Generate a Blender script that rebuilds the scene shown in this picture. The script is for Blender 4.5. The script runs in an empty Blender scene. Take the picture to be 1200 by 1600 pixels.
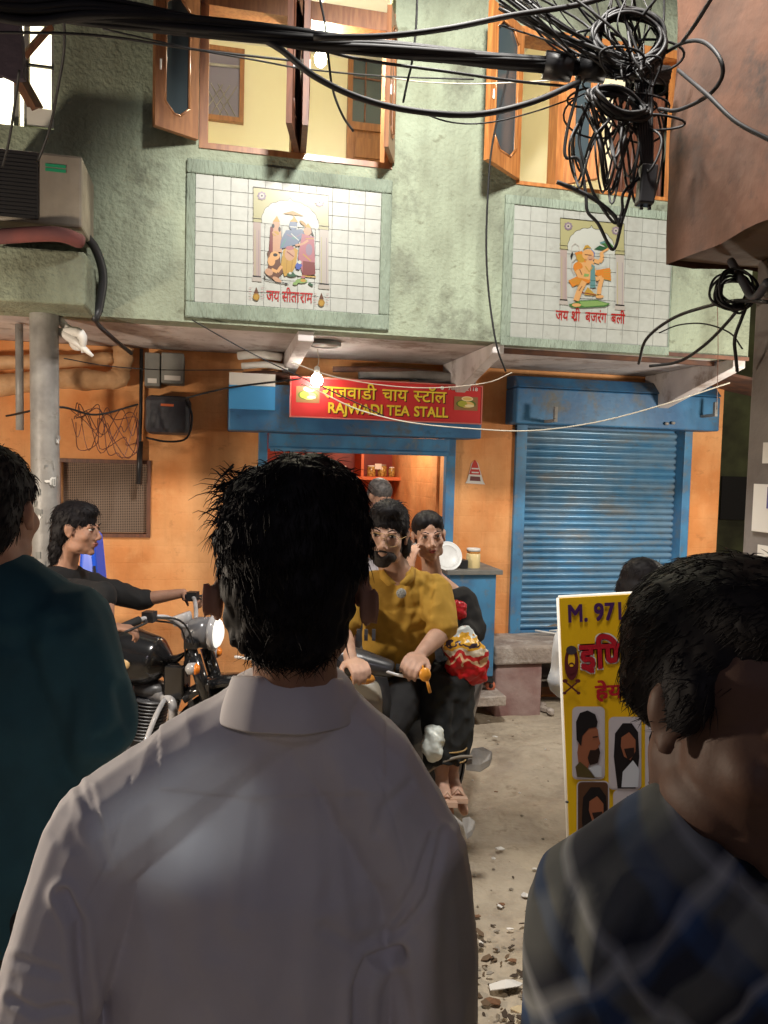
import bpy, bmesh, math, random
from mathutils import Vector, Matrix, Euler, noise
R = math.radians
random.seed(7)
sc = bpy.context.scene
COL = sc.collection

# ------------------------------------------------------------------ camera
CAM = Vector((0, 0, 1.72)); PITCH = R(-3.3); ROLL = R(1.5); FOC = 1200.0
cd = bpy.data.cameras.new('camera'); cam = bpy.data.objects.new('camera', cd); COL.objects.link(cam)
cd.sensor_fit = 'VERTICAL'; cd.sensor_height = 24; cd.lens = 18; cd.clip_start = .05; cd.clip_end = 200
CR = Euler((R(90) + PITCH, 0, 0)).to_matrix() @ Matrix.Rotation(ROLL, 3, 'Z')
cam.matrix_world = Matrix.Translation(CAM) @ CR.to_4x4()
sc.camera = cam
cd.dof.use_dof = False

# ------------------------------------------------------------------ world, exposure
w = bpy.data.worlds.new('World'); sc.world = w; w.use_nodes = True
wn = w.node_tree.nodes; wl = w.node_tree.links
bg = wn['Background']; bg.inputs[0].default_value = (.78, .80, 1.0, 1); bg.inputs[1].default_value = .05
sc.view_settings.view_transform = 'Standard'; sc.view_settings.look = 'None'
sc.view_settings.exposure = 0; sc.view_settings.gamma = 1; sc.view_settings.use_curve_mapping = False
sc.render.film_transparent = False
sc.cycles.max_bounces = 8; sc.cycles.caustics_reflective = False; sc.cycles.caustics_refractive = False
sc.cycles.sample_clamp_indirect = 4; sc.cycles.use_denoising = True

# ------------------------------------------------------------------ frames
TH = R(12.5); UD = Vector((math.cos(TH), math.sin(TH), 0)); ND = Vector((math.sin(TH), -math.cos(TH), 0))
O5 = Vector((0, 5.5, 0)); UP = 1.08                      # UP: how far the upper storey stands out over the street
FR = Matrix((UD, -ND, Vector((0, 0, 1)))).transposed()   # facade rotation
def F(u, v, z): return O5 + UD * u + ND * v + Vector((0, 0, z))
def ray(px, py):
    return CR @ Vector(((px - 600) / FOC, (800 - py) / FOC, -1))
def P(px, py, d):
    r = ray(px, py); return CAM + r * (d / r.y)
def fp(px, py, v):
    r = ray(px, py); t = ((O5 + ND * v) - CAM).dot(ND) / r.dot(ND)
    q = CAM + r * t; return (q - O5).dot(UD), q.z
def D(v, px=600):                                        # depth of facade plane v at picture column px
    u, z = fp(px, 730, v); return F(u, v, z).y

# ------------------------------------------------------------------ lights
def lamp(name, kind, loc, power, color=(1, 1, 1), size=.05, aim=None, spot=None, blend=.3):
    l = bpy.data.lights.new(name, kind); l.energy = power; l.color = color
    if kind == 'AREA': l.size = size
    else: l.shadow_soft_size = size
    if kind == 'SPOT': l.spot_size = spot; l.spot_blend = blend
    o = bpy.data.objects.new(name, l); COL.objects.link(o); o.location = loc
    if aim is not None: o.rotation_euler = (Vector(aim) - Vector(loc)).to_track_quat('-Z', 'Y').to_euler()
    return o
FLOOD = Vector((.38, 2.05, 4.42))
lamp('street_flood', 'SPOT', FLOOD, 660, (1, .95, .88), .16, (1.25, 6.4, .25), R(102), .4)
lamp('added_left_fill', 'POINT', (-2.7, 1.9, 1.45), 205, (1, .84, .66), .10)  # added fill from the left, brightens slab underside, orange wall and riders
lamp('added_right_fill', 'POINT', (2.75, 4.35, 1.95), 95, (1, .90, .76), .12)  # added fill out of view at right, for shutter, road and slab
lamp('added_back_fill', 'POINT', (.7, -2.2, 2.9), 23, (.96, .86, 1), .12)  # added dim fill behind the camera, lifts the backs of the shirts
lamp('added_patch_spot', 'SPOT', (-1.2, -2.4, 3.3), 75, (.93, 1, .96), .02, P(272, 1255, .86), R(2.6), 1)  # added narrow spot, cone sized to make a bright patch on the shirt
lamp('added_patch_spot', 'SPOT', (-1.9, -2.2, 3.2), 75, (.93, 1, .96), .02, P(165, 1300, .86), R(2.2), 1)  # second added spot, makes the patch nearer the left sleeve
_u, _z = fp(495, 594, .46); SB = F(_u, .46, _z)
lamp('sign_bulb_light', 'POINT', SB, 400, (1, .88, .68), .03)
RB = F(*[fp(501, 92, .86)[0], .86, fp(501, 92, .86)[1]])
lamp('room_bulb_light', 'POINT', RB, 650, (1, .90, .66), .04)
lamp('right_room_light', 'POINT', F(2.3, -.2, 4.5), 60, (1, .88, .55), .1)
lamp('balcony_room_light', 'POINT', F(-2.9, .3, 4.3), 90, (1, .93, .78), .1)
lamp('shop_light', 'POINT', F(.1, -.55, 2.15), 26, (1, .82, .62), .08)

# ------------------------------------------------------------------ materials
def rgb(c):  # sRGB 0-255 -> linear
    f = lambda x: (x / 255 / 12.92) if x / 255 < .04045 else ((x / 255 + .055) / 1.055) ** 2.4
    return tuple(f(x) for x in c)
def mat(name, c, rough=.6, grime=0, joints=0, metal=0, c2=None, sc1=3.0, bump=0, bsc=60, stretch=(1, 1, 1), coat=0, sub=0, c3=None, sc3=14, detail=6, spec=None, bdist=.01, lo=.38, hi=.62):
    m = bpy.data.materials.new(name); m.use_nodes = True
    n = m.node_tree.nodes; l = m.node_tree.links; b = n['Principled BSDF']
    b.inputs['Base Color'].default_value = (*c, 1); b.inputs['Roughness'].default_value = rough
    b.inputs['Metallic'].default_value = metal
    if spec is not None: b.inputs['Specular IOR Level'].default_value = spec
    if coat: b.inputs['Coat Weight'].default_value = coat; b.inputs['Coat Roughness'].default_value = .15
    if sub: b.inputs['Subsurface Weight'].default_value = sub; b.inputs['Subsurface Radius'].default_value = (.012, .005, .003); b.inputs['Subsurface Scale'].default_value = 1
    pos = None
    if c2 or bump or c3 or grime:
        g = n.new('ShaderNodeNewGeometry'); mp = n.new('ShaderNodeMapping'); mp.inputs['Scale'].default_value = stretch
        l.new(g.outputs['Position'], mp.inputs['Vector']); pos = mp.outputs[0]
    last = None
    if c2:
        t = n.new('ShaderNodeTexNoise'); t.inputs['Scale'].default_value = sc1; t.inputs['Detail'].default_value = detail; l.new(pos, t.inputs['Vector'])
        cr = n.new('ShaderNodeValToRGB'); cr.color_ramp.elements[0].position = lo; cr.color_ramp.elements[1].position = hi
        cr.color_ramp.elements[0].color = (*c, 1); cr.color_ramp.elements[1].color = (*c2, 1)
        l.new(t.outputs['Fac'], cr.inputs[0]); last = cr.outputs[0]
    if c3:
        t = n.new('ShaderNodeTexNoise'); t.inputs['Scale'].default_value = sc3; t.inputs['Detail'].default_value = 8; t.inputs['Roughness'].default_value = .7; l.new(pos, t.inputs['Vector'])
        cr = n.new('ShaderNodeValToRGB'); cr.color_ramp.elements[0].position = .52; cr.color_ramp.elements[1].position = .66
        l.new(t.outputs['Fac'], cr.inputs[0])
        mx = n.new('ShaderNodeMix'); mx.data_type = 'RGBA'; l.new(cr.outputs[0], mx.inputs[0])
        if last: l.new(last, mx.inputs[6])
        else: mx.inputs[6].default_value = (*c, 1)
        mx.inputs[7].default_value = (*c3, 1); last = mx.outputs[2]
    if grime:      # rain streaks, soot and hand-height dirt
        for sclv, st_, lo_, hi_, dk in ((1.3, (2.6, 2.6, .35), .48, .72, .45), (2.2, (1, 1, 1), .50, .70, .6), (9, (1, 1, 1.6), .60, .68, .5)):
            mp2 = n.new('ShaderNodeMapping'); mp2.inputs['Scale'].default_value = st_; mp2.inputs['Location'].default_value = (sclv, 3, 1); l.new(g.outputs['Position'], mp2.inputs['Vector'])
            t = n.new('ShaderNodeTexNoise'); t.inputs['Scale'].default_value = sclv; t.inputs['Detail'].default_value = 9; t.inputs['Roughness'].default_value = .65; l.new(mp2.outputs[0], t.inputs['Vector'])
            mr = n.new('ShaderNodeMapRange'); mr.inputs['From Min'].default_value = lo_; mr.inputs['From Max'].default_value = hi_; mr.inputs['To Max'].default_value = grime; l.new(t.outputs['Fac'], mr.inputs['Value'])
            mx = n.new('ShaderNodeMix'); mx.data_type = 'RGBA'; mx.blend_type = 'MULTIPLY'; l.new(mr.outputs[0], mx.inputs[0]); mx.inputs[7].default_value = (dk, dk * .92, dk * .82, 1)
            if last: l.new(last, mx.inputs[6])
            else: mx.inputs[6].default_value = (*c, 1)
            last = mx.outputs[2]
    if last: l.new(last, b.inputs['Base Color'])
    if bump:
        t = n.new('ShaderNodeTexNoise'); t.inputs['Scale'].default_value = bsc; t.inputs['Detail'].default_value = 4; l.new(pos, t.inputs['Vector'])
        bp = n.new('ShaderNodeBump'); bp.inputs['Strength'].default_value = bump; bp.inputs['Distance'].default_value = bdist
        l.new(t.outputs['Fac'], bp.inputs['Height']); l.new(bp.outputs[0], b.inputs['Normal'])
        if joints:
            mp3 = n.new('ShaderNodeMapping'); mp3.inputs['Rotation'].default_value = (R(90), 0, 0); l.new(g.outputs['Position'], mp3.inputs['Vector'])
            bt = n.new('ShaderNodeTexBrick'); bt.inputs['Scale'].default_value = 1; bt.inputs['Brick Width'].default_value = .36; bt.inputs['Row Height'].default_value = joints; bt.inputs['Mortar Size'].default_value = .006; bt.inputs['Mortar Smooth'].default_value = .7; bt.inputs['Color1'].default_value = (1, 1, 1, 1); bt.inputs['Color2'].default_value = (.8, .8, .8, 1); bt.inputs['Mortar'].default_value = (0, 0, 0, 1)
            l.new(mp3.outputs[0], bt.inputs['Vector']); b2 = n.new('ShaderNodeBump'); b2.inputs['Strength'].default_value = .16; b2.inputs['Distance'].default_value = .012; l.new(bt.outputs['Color'], b2.inputs['Height']); l.new(bp.outputs[0], b2.inputs['Normal']); l.new(b2.outputs[0], b.inputs['Normal'])
    return m
def glow(name, c, s):
    m = bpy.data.materials.new(name); m.use_nodes = True
    b = m.node_tree.nodes['Principled BSDF']; b.inputs['Base Color'].default_value = (*c, 1)
    b.inputs['Emission Color'].default_value = (*c, 1); b.inputs['Emission Strength'].default_value = s
    return m
M = {}
M['stucco'] = mat('green_stucco', (.34, .395, .29), .9, grime=.6, c2=(.23, .26, .19), sc1=1.7, bump=.65, bsc=48, c3=(.16, .175, .13), sc3=2.6, bdist=.018)
M['stucco_band'] = mat('green_stucco_band', (.27, .33, .26), .9, c2=(.19, .23, .18), sc1=2.4, bump=1, bsc=30, stretch=(2.4, 2.4, .6), bdist=.02)
M['orange'] = mat('orange_paint', (.84, .42, .17), .75, grime=.35, joints=.115, c2=(.70, .27, .08), sc1=2.2, bump=.5, bsc=9, c3=(.78, .36, .13), sc3=4, bdist=.02)
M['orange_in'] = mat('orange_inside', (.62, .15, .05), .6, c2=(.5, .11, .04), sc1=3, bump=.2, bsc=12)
M['redshelf'] = mat('red_shelf', (.26, .035, .02), .5, c2=(.18, .02, .015), sc1=5)
M['slab'] = mat('whitewash', (.72, .68, .67), .85, grime=.3, c2=(.48, .43, .42), sc1=2, bump=.4, bsc=14, c3=(.34, .27, .24), sc3=5)
M['brown_edge'] = mat('rusty_edge', (.16, .07, .04), .8, c2=(.08, .04, .03), sc1=8)
M['yellowroom'] = mat('yellow_room_paint', (.78, .72, .50), .8, c2=(.74, .67, .45), sc1=1.4)
M['whiteroom'] = mat('white_room_paint', (.8, .78, .7), .8)
M['oliveroom'] = mat('olive_room_paint', (.50, .45, .22), .8, c2=(.35, .32, .15), sc1=2)
M['wood'] = mat('window_wood', (.27, .115, .042), .45, c2=(.19, .072, .026), sc1=9, stretch=(6, 6, .7), coat=.2)
M['wood2'] = mat('bright_wood', (.50, .21, .06), .45, c2=(.36, .13, .035), sc1=9, stretch=(6, 6, .7), coat=.2)
M['woodd'] = mat('dark_wood', (.16, .06, .03), .5, c2=(.09, .035, .02), sc1=9, stretch=(5, 5, .7))
M['glass'] = mat('dark_glass', (.05, .07, .08), .12, spec=.6)
M['tile'] = mat('white_tile', (.37, .385, .35), .42, grime=.3, c2=(.34, .355, .32), sc1=30)
M['grout'] = mat('grout', (.25, .255, .24), .9)
M['blue'] = mat('blue_paint', (.05, .20, .40), .5, grime=.5, c2=(.03, .12, .27), sc1=2.5, c3=(.11, .12, .12), sc3=3.5, bump=.15, bsc=30)
M['bluef'] = mat('blue_frame_paint', (.07, .25, .46), .5, grime=.4, c2=(.06, .17, .33), sc1=6, c3=(.14, .2, .26), sc3=12)
M['slat'] = mat('blue_shutter_paint', (.09, .26, .45), .30, grime=.35, c2=(.17, .29, .41), sc1=4, c3=(.20, .24, .27), sc3=3.0, stretch=(1, 1, 2.4), metal=.15)
M['conc'] = mat('dirty_concrete', (.40, .34, .29), .9, c2=(.26, .21, .18), sc1=3.5, bump=.8, bsc=20, c3=(.52, .47, .42), sc3=6, bdist=.02)
M['concpink'] = mat('pinkish_concrete', (.36, .26, .24), .9, c2=(.24, .13, .12), sc1=4, bump=.6, bsc=20)
M['ground'] = mat('dusty_road', (.50, .43, .33), .95, grime=.6, c2=(.40, .34, .26), sc1=1.6, bump=.8, bsc=14, c3=(.40, .34, .27), sc3=3.2, bdist=.03)
M['black'] = mat('black_void', (.012, .011, .012), .8)
M['brownwall'] = mat('brown_plaster', (.135, .058, .032), .92, grime=.6, c2=(.07, .035, .022), sc1=2.2, bump=.6, bsc=9, c3=(.04, .026, .02), sc3=3.0, bdist=.012)
M['brownunder'] = mat('brown_underside', (.13, .09, .055), .92, c2=(.12, .07, .045), sc1=6, bump=.6, bsc=14)
M['grey'] = mat('grey_pillar', (.20, .18, .17), .9, c2=(.13, .11, .10), sc1=4, bump=.6, bsc=16)
M['cable'] = mat('cable_rubber', (.009, .009, .010), .62)
M['wcable'] = mat('white_wire', (.55, .5, .4), .5)
M['galv'] = mat('galvanised_steel', (.34, .33, .31), .45, .5, c2=(.22, .21, .20), sc1=7, bump=.3, bsc=30)
M['steel'] = mat('steel', (.75, .75, .76), .22, 1)
M['chrome'] = mat('chrome', (.55, .55, .57), .14, 1)
M['blackm'] = mat('black_enamel', (.012, .012, .013), .18, coat=.6)
M['blackp'] = mat('black_plastic', (.02, .02, .022), .42)
M['rubber'] = mat('tyre_rubber', (.016, .016, .017), .8, bump=.3, bsc=50)
M['alu'] = mat('engine_alloy', (.13, .13, .135), .35, .8)
M['paper'] = mat('paper', (.7, .68, .64), .8)
M['darkbox'] = mat('dark_box', (.07, .075, .085), .5, c2=(.04, .04, .05), sc1=6)
M['greybox'] = mat('grey_box', (.22, .22, .20), .6, c2=(.15, .15, .14), sc1=6)
M['beige'] = mat('beige_plastic', (.33, .29, .23), .55, grime=.5, c2=(.25, .22, .18), sc1=4)
M['redcloth'] = mat('faded_red_cloth', (.24, .07, .06), .9, c2=(.13, .05, .05), sc1=5)
def flat(name, c255, rough=.5, **k): return mat(name, rgb(c255), rough, **k)

# ------------------------------------------------------------------ mesh building
WORLD = {}    # object -> world location of its origin
def tag(o, label=None, cat=None, group=None, kind=None):
    if label: o['label'] = label
    if cat: o['category'] = cat
    if group: o['group'] = group
    if kind: o['kind'] = kind
    return o
def empty(name, loc, label=None, cat=None, group=None, kind=None):
    o = bpy.data.objects.new(name, None); COL.objects.link(o); o.location = loc; o.empty_display_size = .1
    WORLD[o] = Vector(loc); return tag(o, label, cat, group, kind)
def place(o, parent, wloc):
    WORLD[o] = Vector(wloc)
    if parent is not None:
        o.parent = parent; o.location = Vector(wloc) - WORLD[parent]
    else: o.location = wloc
class MB:
    def __init__(s): s.v = []; s.f = []; s.m = []; s.sm = []
    def add(s, vs, fs, mi=0, smooth=False):
        o = len(s.v); s.v += [Vector(p) for p in vs]
        for f in fs: s.f.append([i + o for i in f]); s.m.append(mi); s.sm.append(smooth)
        return s
    def box(s, c, size, rot=None, mi=0):
        c = Vector(c); hx, hy, hz = [q / 2 for q in size]
        vs = [Vector((x, y, z)) for x in (-hx, hx) for y in (-hy, hy) for z in (-hz, hz)]
        if rot is not None: vs = [rot @ q for q in vs]
        return s.add([c + q for q in vs], [(0, 1, 3, 2), (4, 6, 7, 5), (0, 4, 5, 1), (2, 3, 7, 6), (0, 2, 6, 4), (1, 5, 7, 3)], mi)
    def fbox(s, u0, u1, v0, v1, z0, z1, mi=0):     # a box in facade coordinates
        return s.box(F((u0 + u1) / 2, (v0 + v1) / 2, (z0 + z1) / 2), (abs(u1 - u0), abs(v1 - v0), abs(z1 - z0)), FR, mi)
    def tube(s, pts, r, seg=8, mi=0, cap=True, flat=None, closed=False):
        pts = [Vector(p) for p in pts]; n = len(pts)
        rr = r if isinstance(r, (list, tuple)) else [r] * n
        rings = []; nrm = None
        for i, p in enumerate(pts):
            if closed: t = pts[(i + 1) % n] - pts[i - 1]
            else: t = pts[min(i + 1, n - 1)] - pts[max(i - 1, 0)]
            t = t.normalized() if t.length > 1e-9 else Vector((0, 0, 1))
            if nrm is None:
                a = Vector(flat[0]) if flat else (Vector((0, 0, 1)) if abs(t.z) < .9 else Vector((1, 0, 0)))
                nrm = (a - t * a.dot(t)).normalized()
            else:
                nn = nrm - t * nrm.dot(t); nrm = nn.normalized() if nn.length > 1e-6 else nrm
            b = t.cross(nrm)
            k = flat[1] if flat else 1
            rings.append([p + (nrm * math.cos(a) * k + b * math.sin(a)) * rr[i] for a in [2 * math.pi * j / seg for j in range(seg)]])
        vs = [q for rg in rings for q in rg]; fs = []
        for i in range(n if closed else n - 1):
            i2 = (i + 1) % n
            for j in range(seg): fs.append((i * seg + j, i * seg + (j + 1) % seg, i2 * seg + (j + 1) % seg, i2 * seg + j))
        if cap and not closed: fs += [tuple(range(seg - 1, -1, -1)), tuple((n - 1) * seg + j for j in range(seg))]
        return s.add(vs, fs, mi, seg > 4)
    def lathe(s, c, prof, axis=(0, 0, 1), seg=24, mi=0, start=None):   # prof: (r, h)
        ax = Vector(axis).normalized(); a = Vector((1, 0, 0)) if abs(ax.x) < .9 else Vector((0, 1, 0))
        x = (a - ax * a.dot(ax)).normalized(); y = ax.cross(x); c = Vector(c)
        vs = []; fs = []
        for r, h in prof:
            for j in range(seg):
                t = 2 * math.pi * j / seg; vs.append(c + ax * h + (x * math.cos(t) + y * math.sin(t)) * r)
        for i in range(len(prof) - 1):
            for j in range(seg): fs.append((i * seg + j, i * seg + (j + 1) % seg, (i + 1) * seg + (j + 1) % seg, (i + 1) * seg + j))
        fs += [tuple(range(seg - 1, -1, -1)), tuple((len(prof) - 1) * seg + j for j in range(seg))]
        return s.add(vs, fs, mi, True)
    def ell(s, c, rad, rot=None, seg=16, mi=0):
        c = Vector(c); vs = []; fs = []; n = seg // 2
        for i in range(n + 1):
            ph = math.pi * i / n
            for j in range(seg):
                t = 2 * math.pi * j / seg
                q = Vector((math.sin(ph) * math.cos(t) * rad[0], math.sin(ph) * math.sin(t) * rad[1], math.cos(ph) * rad[2]))
                vs.append(c + (rot @ q if rot is not None else q))
        for i in range(n):
            for j in range(seg): fs.append((i * seg + j, (i + 1) * seg + j, (i + 1) * seg + (j + 1) % seg, i * seg + (j + 1) % seg))
        return s.add(vs, fs, mi, True)
    def poly(s, pts, mi=0): return s.add(pts, [tuple(range(len(pts)))], mi)
    def prism(s, pts, ext, mi=0):                  # pts: outline (world), ext: extrusion vector
        n = len(pts); ext = Vector(ext); pts = [Vector(p) for p in pts]
        return s.add(pts + [p + ext for p in pts], [tuple(range(n - 1, -1, -1)), tuple(range(n, 2 * n))] + [(i, (i + 1) % n, n + (i + 1) % n, n + i) for i in range(n)], mi)
    def build(s, name, mats, parent=None, label=None, cat=None, group=None, kind=None, bevel=0, origin=None, smooth=None):
        if not isinstance(mats, (list, tuple)): mats = [mats]
        me = bpy.data.meshes.new(name)
        xs = [p.x for p in s.v]; ys = [p.y for p in s.v]; zs = [p.z for p in s.v]
        if origin is None:
            origin = Vector(((min(xs) + max(xs)) / 2, (min(ys) + max(ys)) / 2, min(zs) if parent is None else (min(zs) + max(zs)) / 2))
        me.from_pydata([p - origin for p in s.v], [], s.f)
        for mt in mats: me.materials.append(mt)
        me.polygons.foreach_set('material_index', s.m)
        me.polygons.foreach_set('use_smooth', s.sm if smooth is None else [smooth] * len(s.f))
        me.validate(); me.update()
        o = bpy.data.objects.new(name, me); COL.objects.link(o); place(o, parent, origin)
        if bevel:
            b = o.modifiers.new('bevel', 'BEVEL'); b.width = bevel; b.segments = 2; b.limit_method = 'ANGLE'
        return tag(o, label, cat, group, kind)
def share(o, wloc, parent=None, name=None, rot=None):   # another object on the same mesh
    c = o.copy(); COL.objects.link(c)
    if name: c.name = name
    place(c, parent if parent is not None else o.parent, wloc)
    return c
def spline(pts, n=8):
    pts = [Vector(p) for p in pts]; out = []
    q = [pts[0] * 2 - pts[1]] + pts + [pts[-1] * 2 - pts[-2]]
    for i in range(1, len(q) - 2):
        a, b, c, d = q[i - 1:i + 3]
        for k in range(n):
            t = k / n
            out.append(.5 * ((2 * b) + (c - a) * t + (2 * a - 5 * b + 4 * c - d) * t * t + (3 * b - a - 3 * c + d) * t ** 3))
    out.append(pts[-1]); return out

# ------------------------------------------------------------------ lettering (built-in typeface, laid out glyph by glyph)
GC = {}
def glyph(s, cut=None):
    key = (s, cut)
    if key in GC: return GC[key]
    c = bpy.data.curves.new('lettering', 'FONT'); c.body = s; c.resolution_u = 4
    o = bpy.data.objects.new('lettering', c); COL.objects.link(o)
    bpy.context.view_layer.update()
    me = o.to_mesh(); bm = bmesh.new(); bm.from_mesh(me); o.to_mesh_clear()
    bpy.data.objects.remove(o); bpy.data.curves.remove(c)
    xs = [v.co.x for v in bm.verts]; adv = max(xs) if xs else .3
    if s == 'ि': adv = .273
    if s == 'श' and cut is None:    # the joined form of sh + r has a slanting foot
        q = [bm.verts.new(p) for p in ((.60, .30, 0), (.60, .22, 0), (.36, -.03, 0), (.31, .02, 0))]; bm.faces.new(q)
    if cut:
        bmesh.ops.bisect_plane(bm, geom=bm.verts[:] + bm.edges[:] + bm.faces[:], plane_co=(cut, 0, 0), plane_no=(1, 0, 0), clear_outer=True)
        adv = cut
    bm.verts.index_update()
    r = ([(v.co.x, v.co.y) for v in bm.verts], [[v.index for v in f.verts] for f in bm.faces], adv)
    bm.free(); GC[key] = r; return r
def write(mb, tokens, org, xd, yd, width, height=None, mi=0, bold=0, nd=None):
    """tokens: strings, (string, cut) or floats (gaps). org: lower-left of the baseline; scaled to the given width."""
    x = 0; parts = []
    for t in tokens:
        if isinstance(t, (int, float)): x += t; continue
        s, cut = (t, None) if isinstance(t, str) else t
        vs, fs, adv = glyph(s, cut); parts.append((x, vs, fs)); x += adv
    k = width / x; ky = (height / .62) if height else k
    org = Vector(org); nd = Vector(nd) if nd else Vector(xd).cross(Vector(yd)).normalized()
    for layer, (dx, dy) in enumerate([(0, 0)] + ([(bold, 0), (0, bold), (bold, bold)] if bold else [])):
        for x0, vs, fs in parts:
            mb.add([org + xd * ((x0 + a + dx) * k) + yd * ((b + dy) * ky) + nd * (-.00012 * layer) for a, b in vs], fs, mi)
    return k
# ================================================================== GROUND AND SKY
def fbm(x, y, s=1.0):
    return noise.fractal(Vector((x * s, y * s, 3.1)), 1.0, 2.0, 4)
mb = MB()
nx, ny = 150, 170
for j in range(ny + 1):
    for i in range(nx + 1):
        x = -4.2 + 8.4 * i / nx; y = -1.0 + 8.6 * j / ny
        z = .028 * fbm(x, y, .8) + .012 * fbm(x, y, 3.1) + (.008 * fbm(x, y, 9))
        e = min((x + 4.2), (4.2 - x), (y + 1), (7.6 - y)); z *= min(1, max(0, e / .5))
        mb.v.append(Vector((x, y, z)))
for j in range(ny):
    for i in range(nx):
        a = j * (nx + 1) + i; mb.f.append([a, a + 1, a + nx + 2, a + nx + 1]); mb.m.append(0); mb.sm.append(True)
mb.build('street_ground', M['ground'], kind='structure')
mb = MB()
for (x0, x1, y0, y1) in ((-60, -4.2, -60, 60), (4.2, 60, -60, 60), (-4.2, 4.2, -60, -1), (-4.2, 4.2, 7.6, 60)):
    mb.poly([(x0, y0, 0), (x1, y0, 0), (x1, y1, 0), (x0, y1, 0)])
mb.build('outer_ground', M['ground'], kind='structure')

# ================================================================== THE TEA STALL BUILDING
BL = empty('shop_building', F(-.5, 0, 0), 'two storey pale green shop building with orange ground floor and blue shutters', 'building')
def part(mb, name, m, parent=None, **k): return mb.build(name, m, parent or BL, **k)
def wall(mb, u0, u1, z0, z1, vf, th, holes, mi=0):
    us = sorted({u0, u1, *[q for h in holes for q in h[:2]]}); zs = sorted({z0, z1, *[q for h in holes for q in h[2:]]})
    us = [q for q in us if u0 <= q <= u1]; zs = [q for q in zs if z0 <= q <= z1]
    for a, b in zip(us, us[1:]):
        for c, d in zip(zs, zs[1:]):
            if any(h[0] <= (a + b) / 2 <= h[1] and h[2] <= (c + d) / 2 <= h[3] for h in holes): continue
            mb.fbox(a, b, vf - th, vf, c, d, mi)
ZS = 2.47                                          # underside of the upper storey's slab
w1l, w1b = fp(311, 228, UP); w1r, w1b2 = fp(612, 268, UP)
w2l, w2b = fp(806, 288, UP); w2r, _ = fp(1066, 300, UP)
WB1 = (w1b + w1b2) / 2; WB2 = w2b
bl_l = fp(-140, 60, UP)[0]; bl_r, bl_b = fp(84, 203, UP); bl_t = fp(84, 18, UP)[1]
UR = fp(1169, 550, UP)[0]; ULft = -4.6
ZT = fp(450, 18, UP)[1]
H1 = (w1l, w1r, WB1, ZT); H2 = (w2l, w2r, WB2, fp(808, 40, UP)[1]); H0 = (bl_l, bl_r, bl_b, bl_t)
H1b = (w1l, w1r, ZT + .07, ZT + .5)
mb = MB(); wall(mb, ULft, UR, ZS, 6.6, UP, .16, [H0, H1, H1b, H2])
part(mb, 'upper_wall', M['stucco'])
mb = MB(); mb.fbox(UR - .16, UR, -2.2, UP - .162, ZS + .01, 6.6); mb.fbox(ULft, ULft + .16, -2.2, UP - .162, ZS + .01, 6.6); mb.fbox(ULft, UR, -2.36, -2.2, ZS, 6.6)
part(mb, 'side_wall', M['stucco'])
mb = MB(); mb.fbox(ULft, UR, -2.2, UP - .162, 5.0, 5.12); part(mb, 'room_ceiling', M['whiteroom'])
# room partitions and back walls, seen through the openings
mb = MB(); mb.fbox(-1.75, 1.15, -1.05, -.95, 2.62, 5.0); mb.fbox(1.15, 1.25, -.95, UP - .17, 2.62, 5.0); mb.fbox(-1.85, -1.75, -1.05, UP - .17, 2.62, 5.0)
part(mb, 'yellow_room_wall', M['yellowroom'])
mb = MB(); mb.fbox(1.252, UR - .17, -.85, -.75, 2.62, 5.0); part(mb, 'olive_room_wall', M['oliveroom'])
mb = MB(); mb.fbox(ULft + .2, -1.86, -.3, -.2, 2.62, 5.0); part(mb, 'white_room_wall', M['whiteroom'])
mb = MB(); mb.fbox(ULft, UR, 0.002, UP - .003, ZS, ZS + .12, 0); mb.fbox(ULft, UR, -2.2, 0, ZS + .02, ZS + .12)
part(mb, 'floor_slab', M['slab'])
# whitewashed cantilever beams under the slab
def beam(px, w_, drop, py=545):
    u, _ = fp(px, py, UP - .02)
    mb = MB()
    prof = [(.03, ZS - .002), (UP - .03, ZS - .002), (UP - .03, ZS - .06), (.03, ZS - drop)]
    mb.prism([F(u - w_ / 2, v, z) for v, z in prof], UD * w_)
    return part(mb, 'beam', M['slab'], bevel=.006)
beam(478, .09, .12); beam(780, .07, .30); beam(1158, .09, .30)
# rusty strips on the right hand slab edge
mb = MB(); uA = fp(788, 545, UP)[0]; mb.fbox(uA, UR, UP - .006, UP + .012, ZS - .018, ZS + .004); mb.fbox(uA, UR - .1, UP - .22, UP - .19, ZS - .03, ZS - .003)
part(mb, 'edge_strip', M['brown_edge'])

# ---- lower wall with the stall opening, shutter opening and low window
ol, ot = fp(414, 700, 0); orr, _ = fp(700, 700, 0)
sl, sb = fp(806, 986, 0); sr, _ = fp(1074, 700, 0); st = fp(900, 650, 0)[1]
wl_, wt_ = fp(96, 722, 0); wr_, wb_ = fp(229, 834, 0)
WE = fp(1122, 800, 0)[0]
SH = (sl, sr, .02, st)
mb = MB(); wall(mb, ULft, WE, -.1, ZS - .002, 0, .2, [(ol, orr, -.1, 2.0), SH, (wl_, wr_, wb_, wt_)])
part(mb, 'lower_wall', M['orange'])
mb = MB(); mb.fbox(WE - .1, WE - .002, -2.2, -.202, 0, ZS); part(mb, 'return_wall', M['orange'])
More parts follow.
